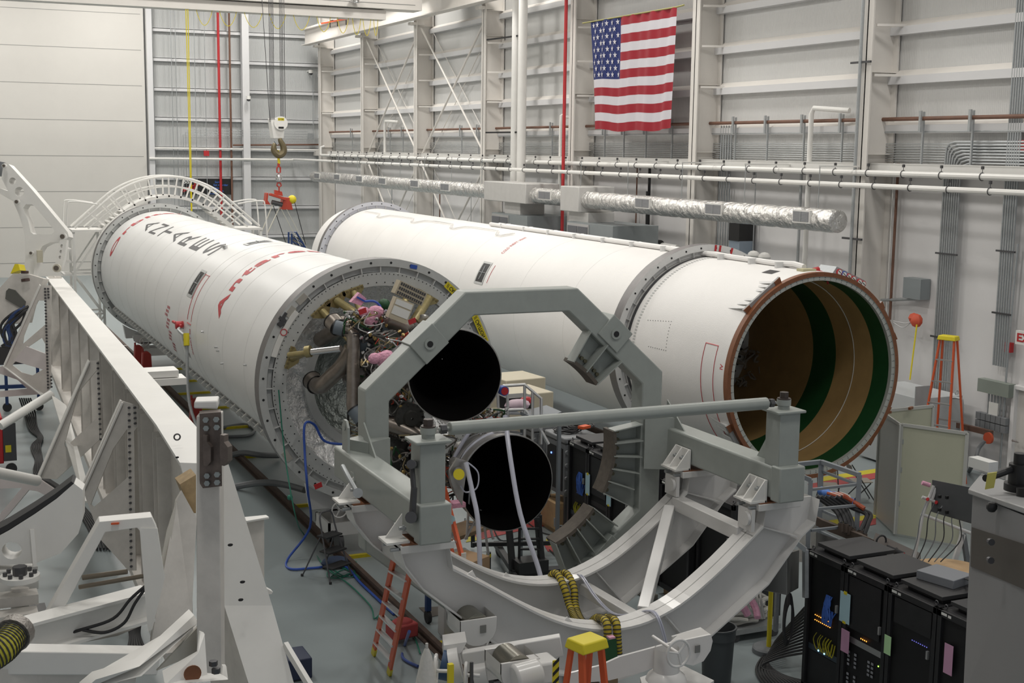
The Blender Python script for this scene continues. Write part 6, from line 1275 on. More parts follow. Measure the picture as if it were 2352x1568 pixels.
    if kind == 2:
        panel(.05, .95, z1-.42, z1-.1, RK, 'door_panel', xf+.02)
        for k, f in enumerate((.25, .62)):
            c = Vector((xf+.02, yy(f), z1-1.28+0*k)); b = MB()
            for r_ in (.03, .055, .08): b.tube([c+Vector((-.005, r_*math.cos(a), r_*math.sin(a))) for a in [i*PI/8 for i in range(16)]], .003, 4, closed=True)
            b.cyl(c, c+Vector((-.008, 0, 0)), .012, n=8); b.build('fan_grille', ALU, t)
        b = MB(); c = Vector((xf+.02, yy(.3), z1-.62)); 
        for k in range(8): b.box((xf+.03, yy(.5+.05*k)-.012, z1-.55), (xf+.036, yy(.5+.05*k), z1-.54))
        b.build('indicator_lights', mat('led_dim', (.1, .1, .4), .5, emit=(.15, .15, .6), es=1), t)
        b = MB(); b.prism([(xf-.02, yy(-.05), z1-1.45), (xf-.02, yy(.75), z1-1.63), (xf-.08, yy(.75), z1-1.95), (xf-.08, yy(.1), z1-1.8)], (.04, 0, 0)); b.build('cable_tray', REDP, t)
        b = MB(); rnd = random.Random(9)
        for k in range(34): q = Vector((xf-.03, yy(rnd.uniform(0, .8)), z1-1.5-.3*rnd.random())); b.cyl(q, q+Vector((-.07, -.03, -.03)), .016, n=6)
        o = b.build('connector_plugs', mat('plug_mix', (.40, .30, .04), .5), t); o['kind'] = 'stuff'
    return t
def sheet(c, m, lab, w_=.16, h=.26, g=None, clip=True):
    t = thing('paper_sheet', c, lab, 'paper', g); MB().box((c[0]-.006, c[1]-w_/2, c[2]-h), (c[0]-.002, c[1]+w_/2, c[2])).build('sheet', m, t)
    if clip: MB().box((c[0]-.009, c[1]-.03, c[2]-.025), (c[0]-.002, c[1]+.03, c[2]+.015)).build('tape', YELLOW, t); MB().box((c[0]-.009, c[1]-.03, c[2]-h-.012), (c[0]-.002, c[1]+.03, c[2]-h+.02)).build('tape', YELLOW, t)
    return t
rack(13.92, 13.14, 2.06, 'near rack with blue and yellow cables and amber lights, left end of its row', 0)
rack(13.12, 12.30, 2.06, 'near rack with white drive bays and a silver unit, second in its row', 1)
rack(12.28, 11.44, 2.06, 'near rack with two round fan grilles and a red cable tray', 2)
rack(11.42, 10.6, 2.06, 'near rack partly hidden behind the grey fixture at the right edge', 3)
sheet((XF, 13.08, 1.72), PAPERB, 'pale blue sheet clipped between the first two near racks', .2, .40); sheet((XF-.01, 13.03, 1.24), PAPERP, 'pink and white sheet below the pale blue one on the near racks', .16, .30, clip=False)
sheet((XF, 12.24, 1.44), PAPERG, 'small pale green sheet between the second and third near racks', .12, .24, clip=False); sheet((XF, 11.2, 1.70), PAPERP, 'pinkish sheet on the near rack beside the grey fixture', .14, .36, clip=False)
rack(21.05, 20.30, 2.06, 'far rack with a blue cable bunch, nearest to the lower nozzle', 4, depth=.9)
rack(20.28, 19.50, 2.06, 'far rack with white drive bays, second from the lower nozzle', 5, depth=.9)
rack(19.48, 18.72, 2.0, 'far rack half hidden behind the ribbed gusset of the grey frame', 3, depth=.9)
sheet((XF, 20.25, 1.62), PAPERB, 'pale blue sheet on the far racks, left one', .16, .38); sheet((XF, 19.46, 1.62), PAPERB, 'pale blue sheet on the far racks, right one beside the ribbed gusset', .16, .38)
rack(18.3, 17.35, 1.96, 'black rack seen just right of the octagon frame leg', 3, xf=11.0); rack(17.3, 16.3, 2.0, 'large plain black cabinet seen through the braces of the white cradle', 3, xf=11.1, lid=False)
sheet((10.99, 18.1, 1.25), PAPERP, 'pink and green sheet on the black rack right of the octagon leg', .14, .34, clip=False)
b = MB(); c = Vector((11.25, 11.95, 2.15)); t = thing('power_unit', c, 'grey metal box lying on the third near rack with black cables', 'box'); MB().cbox(c+Vector((0, 0, .065)), (.42, .52, .11), .25).build('case', mat('case_mid_grey', (.20, .21, .23), .5), t, bevel=.008)
rnd = random.Random(8)
for k in range(5): MB().tube(smoothpath([c+Vector((.1, -.25, .1)), c+Vector((rnd.uniform(-.1, .3), -.45, .16)), c+Vector((rnd.uniform(0, .4), -.7, .05)), c+Vector((rnd.uniform(-.2, .2), -.9, .03)), c+Vector((.35, -1.1, .04))]), .014, 6).build('cable', RUBBER, t)
# black cable waterfall beside the racks
t = thing('floor_cables', (10.7, 14.6, 0), 'thick sheaf of black cables sweeping across the floor to the near racks', 'cables')
for k in range(14):
    MB().tube(smoothpath([AZ(1848, 1395+k*8, .95-.055*k), AZ(1815-k*2, 1432+k*6, .45-.02*k), AZ(1775-k*2, 1480+k*4, .05), AZ(1738+k*6, 1530+k*2, .03), AZ(1752+k*8, 1568, .03), AZ(1800+k*9, 1610, .03)]), .017, 6).build('cable', RUBBER, t)
t = thing('cable_coil', (11.2, 15.2, .2), 'coil of black cables standing against the rack beside the yellow stanchion', 'cables')
for k in range(8):
    c_ = AD(1812+k*1.2, 1428, 17.6); MB().tube([c_+Vector((.10*math.cos(a)+.0, .04*math.cos(a)+k*.015, (.26+.015*k)*math.sin(a))) for a in [i*PI/10 for i in range(20)]], .016, 6, closed=True).build('loop', RUBBER, t)
# yellow stanchion with round base
g = AZ(1765, 1497, .0); t = thing('stanchion', g, 'yellow post on a round grey base in front of the near racks', 'stanchion')
b = MB(); b.lathe([(.01, 0), (.24, 0), (.24, .07), (.22, .09), (.01, .09)], g, 'Z', 32); b.build('base', CASEG, t); MB().cyl(g+Vector((0, 0, .09)), g+Vector((0, 0, 1.0)), .035, n=16).build('post', YELLOW, t)
# grey electrical enclosure
def place(px0, py0, px1, py1, d): return AD(px0, py0, d), AD(px1, py1, d)
A_ = AZ(1760, 1365, 1.02); t = thing('electrical_enclosure', (A_.x, A_.y, 0), 'grey metal enclosure on a post behind the right cradle arm', 'box')
e = lambda x, y, d=17.2: AD(x, y, d)
MB().prism([e(1740, 1285), e(1808, 1268), e(1808, 1365), e(1740, 1352)], _fw*.04).build('door', mat('encl_grey', (.20, .20, .19), .45, metal=.3), t)
MB().hexa([e(1738, 1352), e(1806, 1366), e(1834, 1350, 17.6), e(1765, 1340, 17.6)], [e(1738, 1270), e(1806, 1250+22), e(1836, 1263, 17.6), e(1770, 1255, 17.6)]).build('case', MATS['encl_grey'], t)
for z in (0,): MB().beam(e(1790, 1250, 17.5), e(1790, 1250, 17.5)*1+Vector((0, 0, -1.2)), .05, .05, up=(0, 1, 0)).build('post', GALV, t)
MB().beam(e(1762, 1195, 17.2), e(1850, 1262, 17.2), .06, .06).build('strut', GALV, t); MB().beam(e(1850, 1262, 17.3), e(1850, 1372, 17.3), .06, .06, up=(0, 1, 0)).build('strut_leg', GALV, t)
# dustbin
g = (AZ(1660, 1442, .8)+AZ(1640, 1432, .8))/2; g.z = 0; t = thing('dustbin', g, 'large round grey plastic bin with pink scraps inside, right of the cradle', 'bin')
BIN = mat('bin_grey', (.075, .085, .09), .5)
MB().lathe([(.01, .01), (.2, .01), (.225, .55), (.23, .62), (.245, .64), (.245, .76), (.26, .78), (.26, .8), (.235, .8), (.21, .3), (.19, .06), (.01, .05)], g, 'Z', 40).build('body', BIN, t)
b = MB()
for k in range(5): q = g+Vector((random.uniform(-.15, .15), random.uniform(-.1, .1), .45)); b.cbox(q, (.12, .08, .12), k)
b.build('pink_scrap', PINK, t)
# white wrapped cables with pink foam on a low dolly
g = AZ(1712, 1425, .2); t = thing('cable_dolly', (g.x, g.y, 0), 'low dolly heaped with white wrapped hoses and pink foam', 'dolly')
MB().box((g.x-.45, g.y-.3, .12), (g.x+.45, g.y+.3, .2)).build('deck', GALV, t)
for dx in (-.35, .35): MB().cyl((g.x+dx, g.y-.28, .07), (g.x+dx, g.y-.22, .07), .07, n=14).build('castor', DARK, t)
rnd = random.Random(21); WH = mat('wrapped_white', (.58, .57, .54), .6, var=.1, scale=20)
for k in range(12):
    c_ = g+Vector((rnd.uniform(-.12, .12), rnd.uniform(-.08, .08), .06+.025*k)); rx = rnd.uniform(.2, .42)
    MB().tube([c_+Vector((rx*math.cos(a), rx*.7*math.sin(a), .03*math.sin(3*a+k))) for a in [i*PI/9 for i in range(rnd.choice((14, 16, 18)))]], .035, 8).build('wrapped_hose', WH, t)
MB().tube(smoothpath([AD(1718, 1365, 17.3), AD(1735, 1395, 17.2), AD(1740, 1418, 17.1)]), .045, 8).build('pink_foam', PINK, t); MB().tube(smoothpath([AD(1690, 1400, 17.2), AD(1705, 1393, 17.1), AD(1718, 1412, 17.1)]), .05, 8).build('pink_foam', PINK, t)
t = thing('hanging_cables', AZ(1725, 1400, .5), 'skein of white cables hanging behind the right cradle arm', 'cables')
for k in range(11):
    x0 = 1672+k*7; MB().tube(smoothpath([AD(x0+40, 1210+k, 18.2), AD(x0+20, 1290, 18), AD(x0+6, 1350, 17.8), AD(x0-4+k, 1380, 17.6), AD(x0+14, 1400+k*2, 17.6)]), .018, 6).build('cable', WH, t)
for k in range(7):
    x0 = 1838+k*4; MB().tube(smoothpath([AD(x0, 1290, 18.6), AD(x0-2, 1230, 18.6), AD(x0-1, 1185+k*2, 18.6), AD(x0+5, 1172+k*2, 18.7), AD(x0+9, 1190+k*2, 18.8), AD(x0+9, 1290, 18.8)], 4), .02, 6).build('cable', WH, t)
# grey guard rail platform with hoses
t = thing('guard_rail', AZ(1905, 1260, 0), 'grey square tube guard rail with blue foam sleeve, below the open rocket end', 'rail')
G_ = mat('rail_grey', (.22, .24, .26), .5); W = 18.6
R_ = lambda x, y, d=W: AD(x, y, d)
def bm_(a, c, w_=.05, m=G_, nm='rail_bar'): MB().beam(a, c, w_, w_).build(nm, m, t)
bm_(R_(1830, 1066, 19.4), R_(1886, 1060, 19.6), .06); bm_(R_(1886, 1060, 19.6), R_(1974, 1090, 18.6), .06)
bm_(R_(1886, 1060, 19.6), R_(1880, 1262, 19.6), .07, nm='post'); bm_(R_(1974, 1090), R_(1966, 1245), .07, nm='post'); bm_(R_(1862, 1102, 18.0), R_(1855, 1262, 18.0), .06, nm='post'); bm_(R_(1845, 1095, 18), R_(1862, 1102, 18), .06)
for (a, c) in (((1888, 1082, 19.6), (1970, 1112, 18.6)), ((1864, 1124, 18), (1968, 1112, 18.6)), ((1862, 1170, 18), (1968, 1160, 18.6)), ((1862, 1218, 18), (1968, 1206, 18.6)), ((1888, 1172, 19.6), (1968, 1206, 18.6)), ((1884, 1220, 19.6), (1960, 1255, 18.6))): bm_(R_(*a), R_(*c), .035)
bp = [R_(1884, 1126, 19.2), R_(1920, 1140, 18.9), R_(1964, 1155, 18.6)]; pth = smoothpath(bp, 10); MB().tube(pth, .055, 12, radii=[.055+.012*math.sin(i*1.6) for i in range(len(pth))]).build('blue_foam_sleeve', mat('foam_blue', (.10, .22, .60), .6), t)
rnd = random.Random(31)
t2 = thing('hose_cluster', AZ(1945, 1225, .3), 'black hoses with orange ends dropping into a brown manifold by the guard rail', 'hoses')
for k, (x0, x1, ye) in enumerate(((1975, 1985, 1222), (1965, 1975, 1215), (1940, 1950, 1205), (1930, 1942, 1200), (1920, 1932, 1198), (1950, 1958, 1210))):
    pp_ = smoothpath([R_(x0-45, 1140), R_(x0-10, 1165), R_(x1+14 if k < 2 else x1-8, 1180, 18.5), R_(x1+10 if k < 2 else x1, 1200, 18.4), R_(x1, ye+5, 18.3)]); MB().tube(pp_, .03, 8).build('hose', RUBBER, t2)
    MB().cyl(R_(x1, ye+3, 18.3), R_(x1, ye+22, 18.3), .045, n=10).build('hose_fitting', mat('fit_brown', (.10, .075, .06), .5, metal=.4), t2)
MB().tube(smoothpath([R_(1935, 1140), R_(1960, 1152), R_(1985, 1168, 18.5)]), .034, 8).build('orange_sleeve', mat('sleeve_orange', (.40, .08, .03), .5), t2)
for k in range(6): MB().tube(smoothpath([R_(1900+k*6, 1132, 18.8), R_(1925+k*5, 1140, 18.7), R_(1955, 1152, 18.6)]), .022, 6).build('cable', WH if k % 2 else MATS['sleeve_orange'], t2)
MB().prism([R_(1890, 1195, 18.8), R_(2008, 1240, 17.8), R_(2008, 1262, 17.8), R_(1890, 1215, 18.8)], (.05, .35, 0)).build('manifold', MATS['fit_brown'], t2)
MB().prism([R_(1880, 1225, 18.9), R_(1985, 1262, 17.8), R_(1985, 1290, 17.8), R_(1880, 1262, 18.9)], (0, .2, 0)).build('shelf', mat('shelf_grey', (.12, .12, .12), .5), t2)
# folding chairs, far side
def chair(g, lab, rz):
    t = thing('folding_chair', g, lab, 'chair', 'beige folding chairs'); M = Matrix.Rotation(rz, 3, 'Z'); P = lambda x, y, z: g+M @ Vector((x, y, z)); BG = mat('chair_beige', (.42, .38, .33), .5)
    MB().hexa([P(-.2, -.2, .44), P(.2, -.2, .44), P(.2, .2, .43), P(-.2, .2, .43)], [P(-.2, -.2, .46), P(.2, -.2, .46), P(.2, .2, .45), P(-.2, .2, .45)]).build('seat', BG, t, bevel=.01)
    MB().hexa([P(-.2, .22, .6), P(.2, .22, .6), P(.2, .24, .6), P(-.2, .24, .6)], [P(-.19, .28, .82), P(.19, .28, .82), P(.19, .30, .82), P(-.19, .30, .82)]).build('backrest', BG, t, bevel=.01)
    for s_ in (-.21, .21): MB().tube([P(s_, -.28, 0), P(s_, .28, .84)], .013, 6).build('leg', DARK, t); MB().tube([P(s_, .28, 0), P(s_, -.15, .44)], .013, 6).build('leg', DARK, t)
g = AZ(1975, 1150, 0); chair(g, 'beige folding chair facing left beside the tape line', 1.2); g = AZ(1900, 1160, 0); chair(g, 'beige folding chair behind the guard rail', -.5)
# floor tape: red and yellow stripes around the work area
TR = mat('tape_red', (.42, .07, .07), .6, var=.15, scale=15); TY = mat('tape_yellow', (.60, .52, .03), .6, var=.1, scale=15)
def tape(pts_r, pts_y, lab):
    t = thing('floor_marking', AZ(*pts_r[0], 0), lab, 'floor marking', 'red and yellow floor stripes')
    for pts, m, nm in ((pts_r, TR, 'red_stripe'), (pts_y, TY, 'yellow_stripe')): MB().prism([AZ(x, y, .004) for x, y in pts], (0, 0, .006)).build(nm, m, t)
tape([(1855, 1112), (2022, 1084), (2022, 1097), (1868, 1124)], [(1890, 1095), (2022, 1075), (2022, 1084), (1880, 1107)], 'red and yellow floor stripe between the open rocket end and the cream screen')
tape([(1965, 1198), (2012, 1190), (2012, 1204), (1965, 1213)], [(1900, 1196), (2012, 1180), (2012, 1190), (1900, 1208)], 'short red and yellow floor stripe behind the black hoses')
tape([(1075, 1215), (1250, 1172), (1290, 1200), (1180, 1222), (1100, 1240)], [(1080, 1225), (1120, 1215), (1110, 1238), (1070, 1245)], 'red and yellow floor marking behind the lower nozzle')
tape([(1250, 1252), (1315, 1262), (1290, 1270), (1258, 1266)], [(1255, 1238), (1325, 1250), (1318, 1262), (1252, 1252)], 'red and yellow floor marking right of the black lift')
tape([(1135, 918), (1200, 922), (1195, 930), (1130, 925)], [(2150, 1120), (2260, 1125), (2256, 1130), (2150, 1126)], 'floor marking strips near the wall')
# cream folding screen
CP = mat('cream_screen', (.50, .50, .385), .5, var=.03, scale=2); EX = mat('screen_edge', (.50, .50, .47), .45)
t = thing('folding_screen', (17.2, 19.2, 0), 'cream three panel screen standing in front of the wall', 'screen')
c0 = AZ(2022, 943, 2.2); c1 = AZ(2068, 975, 2.2); c2 = AZ(2222, 995, 2.2); c3 = AZ(2143, 932, 2.2)
c1b = Vector((c1.x, c1.y, 0)); 
def scr(a, c, nm, m=CP, th=.05):
    d_ = (c-a).normalized(); n_ = Vector((-d_.y, d_.x, 0))*th; MB().hexa([Vector((a.x, a.y, .05)), Vector((c.x, c.y, .05)), Vector((c.x, c.y, .05))+n_, Vector((a.x, a.y, .05))+n_], [a, c, c+n_, a+n_]).build(nm, m, t)
    b = MB(); o_ = -n_*.2
    b.beam(a+o_, c+o_, .03, .06); b.beam(Vector((a.x, a.y, .05))+o_, a+o_, .06, .03, up=(n_.x, n_.y, 0)); b.beam(Vector((c.x, c.y, .05))+o_, c+o_, .06, .03, up=(n_.x, n_.y, 0)); b.build('edge_strip', EX, t)
scr(c0, c1, 'side_panel', EX); scr(c1+Vector((.04, 0, 0)), c2, 'front_panel'); scr(c0+Vector((.1, .05, -.02)), c3, 'back_panel')
b = MB(); 
for f in (.15, .4, .7): q = c1+(Vector((c1.x, c1.y, 0))-c1)*f; b.cbox(q+Vector((.06, -.03, 0)), (.05, .03, .09))
b.build('hinge', GALV, t)
b = MB(); q = AZ(2092, 937, 2.22); b.cbox(q, (.16, .05, .05), .5); b.cbox(c0+Vector((-.05, -.3, .03)), (.12, .05, .05)); b.build('clip', BROWN, t)
# white cabinet behind the screen
A_ = AX(2060, 882, 20.6); g0 = 20.6
MBc = MB(); t = thing('wall_cabinet_unit', (21.2, 24.0, 0), 'pale grey equipment cabinet with louvred panel beside the open rocket end', 'cabinet')
yb0, yb1 = AX(2135, 905, 21).y, AX(2062, 875, 21).y; zt_ = AX(2100, 905, 21).z
MB().box((20.7, yb0, .05), (22.0, yb0+2.0, zt_)).build('body', mat('cab_grey', (.52, .54, .55), .5), t, bevel=.01)
b = MB(); q = AY(2118, 911, yb0-.01); b.cbox(q, (.42, .02, .5)); b.build('louver_panel', mat('cab_grey_dark', (.38, .40, .41), .5), t)
b = MB()
for x_, y_ in ((20.8, yb0+.1), (21.9, yb0+.1), (20.8, yb0+1.8)): b.tube([(x_+.05*math.cos(a), y_, zt_+.05+.05*math.sin(a)) for a in [k*PI/4 for k in range(8)]], .012, 5, closed=True)
b.build('lifting_eye', GALV, t)
# ladders ------------------------------------------------------------
def stepladder(g, h, rz, lab, n, wtop=.3, wbot=.55, spread=.55, cap=True, openf=1.0, lean=0):
    t = thing('step_ladder', g, lab, 'ladder', 'orange step ladders'); M = Matrix.Rotation(rz, 3, 'Z'); P = lambda x, y, z: g+M @ Vector((x, y, z))
    for s_ in (-1, 1):
        MB().beam(P(s_*wbot/2, -spread/2*openf, 0), P(s_*wtop/2, -.06, h), .03, .075, up=(M @ Vector((0, 1, 0)))).build('side_rail', ORANGE, t); MB().beam(P(s_*wbot/2, spread/2*openf, 0), P(s_*wtop/2, .08, h), .03, .06, up=(M @ Vector((0, 1, 0)))).build('rear_rail', ORANGE, t)
        b = MB(); b.beam(P(s_*wbot/2, -spread/2*openf-.005, 0), P(s_*(wbot/2-.01), -spread/2*openf*.9-.005, .2), .036, .085, up=(M @ Vector((0, 1, 0)))); b.build('yellow_foot', YELLOW, t)
    for k in range(1, n):
        f = k/n; w_ = wbot+(wtop-wbot)*f; y_ = (-spread/2*openf)*(1-f)-.06*f; MB().beam(P(-w_/2, y_, h*f), P(w_/2, y_, h*f), .09, .025).build('step', ALU, t)
    for k in (1, 3): f = k/n; w_ = wbot+(wtop-wbot)*f; MB().beam(P(-w_/2, spread/2*(1-f)+.08*f, h*f), P(w_/2, spread/2*(1-f)+.08*f, h*f), .02, .04).build('rear_brace', ALU, t)
    if cap:
        MB().hexa([P(-wtop/2-.05, -.14, h-.04), P(wtop/2+.05, -.14, h-.04), P(wtop/2+.05, .14, h-.04), P(-wtop/2-.05, .14, h-.04)], [P(-wtop/2-.03, -.12, h+.06), P(wtop/2+.03, -.12, h+.06), P(wtop/2+.03, .12, h+.06), P(-wtop/2-.03, .12, h+.06)]).build('top_cap', YELLOW, t, bevel=.015)
    b = MB(); c_ = P(-wbot/2*.9-.02, -spread/2*.8, h*.45); b.cyl(P(-wbot*.42-.03, -spread*.42, h*.5), P(-wbot*.42-.04, -spread*.42, h*.5), .07, n=16); b.build('oval_label', PAPERB, t)
    return t
gx = AX(2168, 1010, 20.9); stepladder(Vector((20.6, AX(2165, 1000, 20.6).y, 0)), AX(2187, 778, 20.6).z, -1.15, 'tall orange step ladder with yellow cap leaning open against the right wall', 7, .32, .75, 1.1)
top = AD(1348, 1478, 12.6); g = Vector((top.x, top.y, 0)); stepladder(g, top.z, .25, 'orange step ladder with yellow cap right in front of the cradle, bottom centre', 6, .24, .5, .8)
# tall ladder behind the frame: two orange rails seen on both sides of the grey beam
t = thing('extension_ladder', AZ(875, 1525, 0), 'orange ladder with grey rungs standing left of the cradle beside the rail', 'ladder', 'orange step ladders')
La, Lb = AZ(857, 1503, 0), AZ(893, 1548, 0); Ta, Tb = AD(903, 1290, 16.6), AD(942, 1310, 15.6)
Ta = La+(Ta-La)*1.25; Tb = Lb+(Tb-Lb)*1.25
MB().beam(La, Ta, .035, .085, up=(0, 1, 0)).build('side_rail', ORANGE, t); MB().beam(Lb, Tb, .035, .085, up=(0, 1, 0)).build('side_rail', ORANGE, t)
for k in range(1, 8): f = k/8.2; MB().beam(La+(Ta-La)*f, Lb+(Tb-Lb)*f, .08, .025).build('rung', ALU, t)
for a_, c_ in ((La, Ta), (Lb, Tb)): d_ = (c_-a_).normalized(); MB().beam(a_+Vector((0, -.01, 0)), a_+d_*.26+Vector((0, -.01, 0)), .04, .09, up=(0, 1, 0)).build('yellow_foot', YELLOW, t)
t = thing('leaning_ladder', AZ(1060, 1310, 0), 'orange ladder rail rising right of the grey post, with oval sticker', 'ladder', 'orange step ladders')
a_ = AD(1020, 1120, 19.4); c_ = AD(1072, 1320, 18.8); d_ = (c_-a_); e_ = a_+d_*((a_.z)/(a_.z-c_.z)); MB().beam(a_, e_, .04, .11, up=(0, 1, 0)).build('side_rail', ORANGE, t); MB().beam(a_+Vector((.05, .5, 0)), e_+Vector((.1, .9, 0)), .04, .11, up=(0, 1, 0)).build('side_rail', ORANGE, t)
for k in range(1, 7): f = k/7; MB().beam(a_+(e_-a_)*f, a_+(e_-a_)*f+Vector((.05+.05*f, .5+.4*f, 0)), .08, .025).build('rung', ALU, t)
b = MB(); q = AD(1034, 1193, 19.1); b.cyl(q, q+Vector((0, -.02, 0)), .07, n=16); b.build('oval_sticker', PAPERB, t); b = MB(); q = AD(1065, 1285, 18.8); b.cbox(q, (.07, .02, .2)); b.build('paper_label', PAPER, t)
# red pouch
b = MB(); q = AZ(923, 1445, .18); b.cbox(q, (.42, .28, .22), .2); b.sphere(q+Vector((0, 0, .1)), .17, 10, (1.1, .7, .5)); tag(b.build('red_pouch', mat('pouch_red', (.38, .06, .06), .7), bevel=.03), 'red fabric pouch lying behind the orange ladder by the rail', 'bag')
# folding step stool
g = AZ(757, 1325, 0); t = thing('step_stool', g, 'small black and grey folding step stool beside the rail', 'stool')
S = lambda x, y, z: g+Matrix.Rotation(.5, 3, 'Z') @ Vector((x, y, z)); SG = mat('stool_grey', (.13, .13, .14), .45, metal=.4)
MB().tube(smoothpath([S(-.26, -.28, 0), S(-.17, .0, .8), S(-.14, .08, 1.1), S(0, .1, 1.14), S(.14, .08, 1.1), S(.17, 0, .8), S(.26, -.28, 0)], 4), .015, 8).build('front_frame', SG, t)
for s_ in (-1, 1): MB().tube([S(s_*.26, .4, 0), S(s_*.17, .02, .78)], .014, 8).build('rear_leg', SG, t)
for z_, y_, w_ in ((.25, -.2, .23), (.5, -.11, .21), (.75, -.03, .19)): MB().hexa([S(-w_, y_-.1, z_-.015), S(w_, y_-.1, z_-.015), S(w_, y_+.14, z_-.015), S(-w_, y_+.14, z_-.015)], [S(-w_, y_-.1, z_+.015), S(w_, y_-.1, z_+.015), S(w_, y_+.14, z_+.015), S(-w_, y_+.14, z_+.015)]).build('step', RUBBER, t, bevel=.005)
for x_, y_ in ((-.26, -.28), (.26, -.28), (-.26, .4), (.26, .4)): MB().cyl(S(x_, y_, 0), S(x_, y_, .04), .025, n=8).build('foot', RUBBER, t)
b = MB(); b.sphere(AZ(770, 1290, .1), .2, 12, (1.3, .8, .5)); tag(b.build('blue_bag', mat('bag_navy', (.03, .05, .10), .7)), 'dark blue bag on the floor behind the folding step stool', 'bag')
rnd = random.Random(2); t = thing('green_cord_tangle', AZ(790, 1315, .02), 'tangle of thin green cord around the folding step stool', 'cord')
b = MB(); pts = [AZ(790+45*math.cos(k*.9)*rnd.uniform(.4, 1), 1308+22*math.sin(k*1.1)*rnd.uniform(.4, 1), .02) for k in range(26)]; b.tube(smoothpath(pts, 4), .010, 5); b.build('cord_loop', GREENC, t)
# black material lift behind the lower nozzle
g = AZ(1225, 1318, 0); t = thing('material_lift', g, 'black hand crank material lift standing behind the lower nozzle', 'lift')
LB = mat('lift_black', (.035, .036, .038), .45, metal=.3); f_ = lambda x, y, d: AD(x, y, d)
MB().beam(AZ(1172, 1322, .14), AZ(1295, 1312, .14), .2, .16).build('base_beam', LB, t); 
MB().beam(AZ(1140, 1248, .2), AZ(1185, 1318, .2), .1, .1).build('outrigger', LB, t); MB().beam(AZ(1085, 1250, .3), AZ(1300, 1246, .3), .06, .07).build('cross_bar', LB, t); MB().beam(AZ(1122, 1326, .2), AZ(1180, 1326, .2), .06, .07).build('cross_bar', LB, t)
for px in (1178, 1246): q = AZ(px, 1312, .2); MB().beam(q, q+Vector((0, .3, 1.15)), .09, .1, up=(0, 1, 0)).build('mast', LB, t)
for px in (1192, 1240): q = AZ(px, 1310, .2); MB().beam(q, q+Vector((0, 0, .98)), .035, .035, up=(0, 1, 0)).build('rack_upright', LB, t)
for k in range(5): q0, q1 = AZ(1190, 1310, .2)+Vector((0, 0, .2+.18*k)), AZ(1242, 1310, .2)+Vector((0, 0, .2+.18*k)); MB().beam(q0, q1, .05, .03).build('rack_bar', LB, t)
q = AZ(1225, 1315, .22); MB().cbox(q+Vector((0, .15, .1)), (.55, .35, .2)).build('battery_box', LB, t)
for px, py in ((1086, 1262), (1290, 1262), (1122, 1325)):
    q = AZ(px, py, .0); MB().cyl(q+Vector((0, 0, .05)), q+Vector((0, 0, .45)), .04, n=10).build('jack_leg', LB, t); MB().cyl(q+Vector((0, 0, .36)), q+Vector((0, 0, .42)), .043, n=10).build('yellow_band', YELLOW, t)
    MB().tube([q+Vector((0, 0, .46)), q+Vector((-.16, 0, .47)), q+Vector((-.16, 0, .62))], .014, 6).build('crank', GALV, t)
for px, py in ((1181, 1330), (1147, 1262)): q = AZ(px, py, .12); MB().cyl(q+Vector((-.03, 0, 0)), q+Vector((.03, 0, 0)), .12, n=16).build('castor', RUBBER, t)
# grey transit cases on stands, boxes
def tcase(g, sx, sy, sz, z0, lab, z=0):
    t = thing('transit_case', g, lab, 'case', 'grey ribbed transit cases'); x, y = g.x, g.y
    MB().box((x, y, z0), (x+sx, y+sy, z0+sz*.9)).build('body', CASEG, t, bevel=.03); MB().box((x-.03, y-.03, z0+sz*.9), (x+sx+.03, y+sy+.03, z0+sz)).build('lid', mat('case_lid', (.20, .21, .22), .5), t, bevel=.03)
    b = MB()
    for k in range(5): b.box((x+sx*(.12+.17*k), y-.02, z0+.06), (x+sx*(.16+.17*k), y, z0+sz*.85))
    for k in range(4): b.box((x+sx*(.15+.2*k), y-.05, z0+sz*.83), (x+sx*(.2+.2*k), y-.02, z0+sz*.87))
    b.build('rib', CASEG, t); MB().box((x-.015, y+.1, z0+.1), (x, y+sy-.1, z0+sz*.8)).build('door', RKD, t)
    b = MB()
    for k in range(4): b.cyl((x+.02, y-.02, z0+.12+k*sz*.22), (x+.02, y-.06, z0+.12+k*sz*.22), .04, n=10)
    b.build('corner_knob', CASEG, t)
    for (dx, dy) in ((.05, .05), (sx-.05, .05), (.05, sy-.05), (sx-.05, sy-.05)): MB().beam((x+dx, y+dy, 0), (x+dx, y+dy, z0), .06, .06, up=(0, 1, 0)).build('stand_leg', DARK, t)
    return t
t = tcase(Vector((10.98, 21.75, 0)), .72, .85, 1.15, .78, 'grey ribbed transit case with red arrow labels, black cables coiled on its lid')
MB().box((11.38, 21.72, 1.12), (11.48, 21.73, 1.34)).build('arrow_label', PAPER, t); b = MB(); b.box((11.405, 21.715, 1.15), (11.42, 21.722, 1.30)); b.box((11.44, 21.715, 1.15), (11.455, 21.722, 1.30)); b.prism([(11.395, 21.718, 1.28), (11.43, 21.718, 1.28), (11.412, 21.718, 1.32)], (0, .002, 0)); b.prism([(11.43, 21.718, 1.28), (11.465, 21.718, 1.28), (11.447, 21.718, 1.32)], (0, .002, 0)); b.build('arrow', RED, t); MB().box((11.36, 21.72, .93), (11.5, 21.73, 1.04)).build('label', PAPER, t)
b = MB(); b.box((10.955, 22.3, 1.52), (10.966, 22.33, 1.55)); b.build('blue_light', mat('led_blue2', (.1, .2, 1), .5, emit=(.1, .2, 1), es=6), t)
tcase(Vector((10.95, 23.1, 0)), .72, .85, 1.1, .78, 'grey transit case behind the labelled one, mostly hidden by the stair rail')
t = thing('cable_coil', (11.35, 22.2, 1.95), 'black cable coils and a clear bag with an orange item on the transit case lid', 'cables')
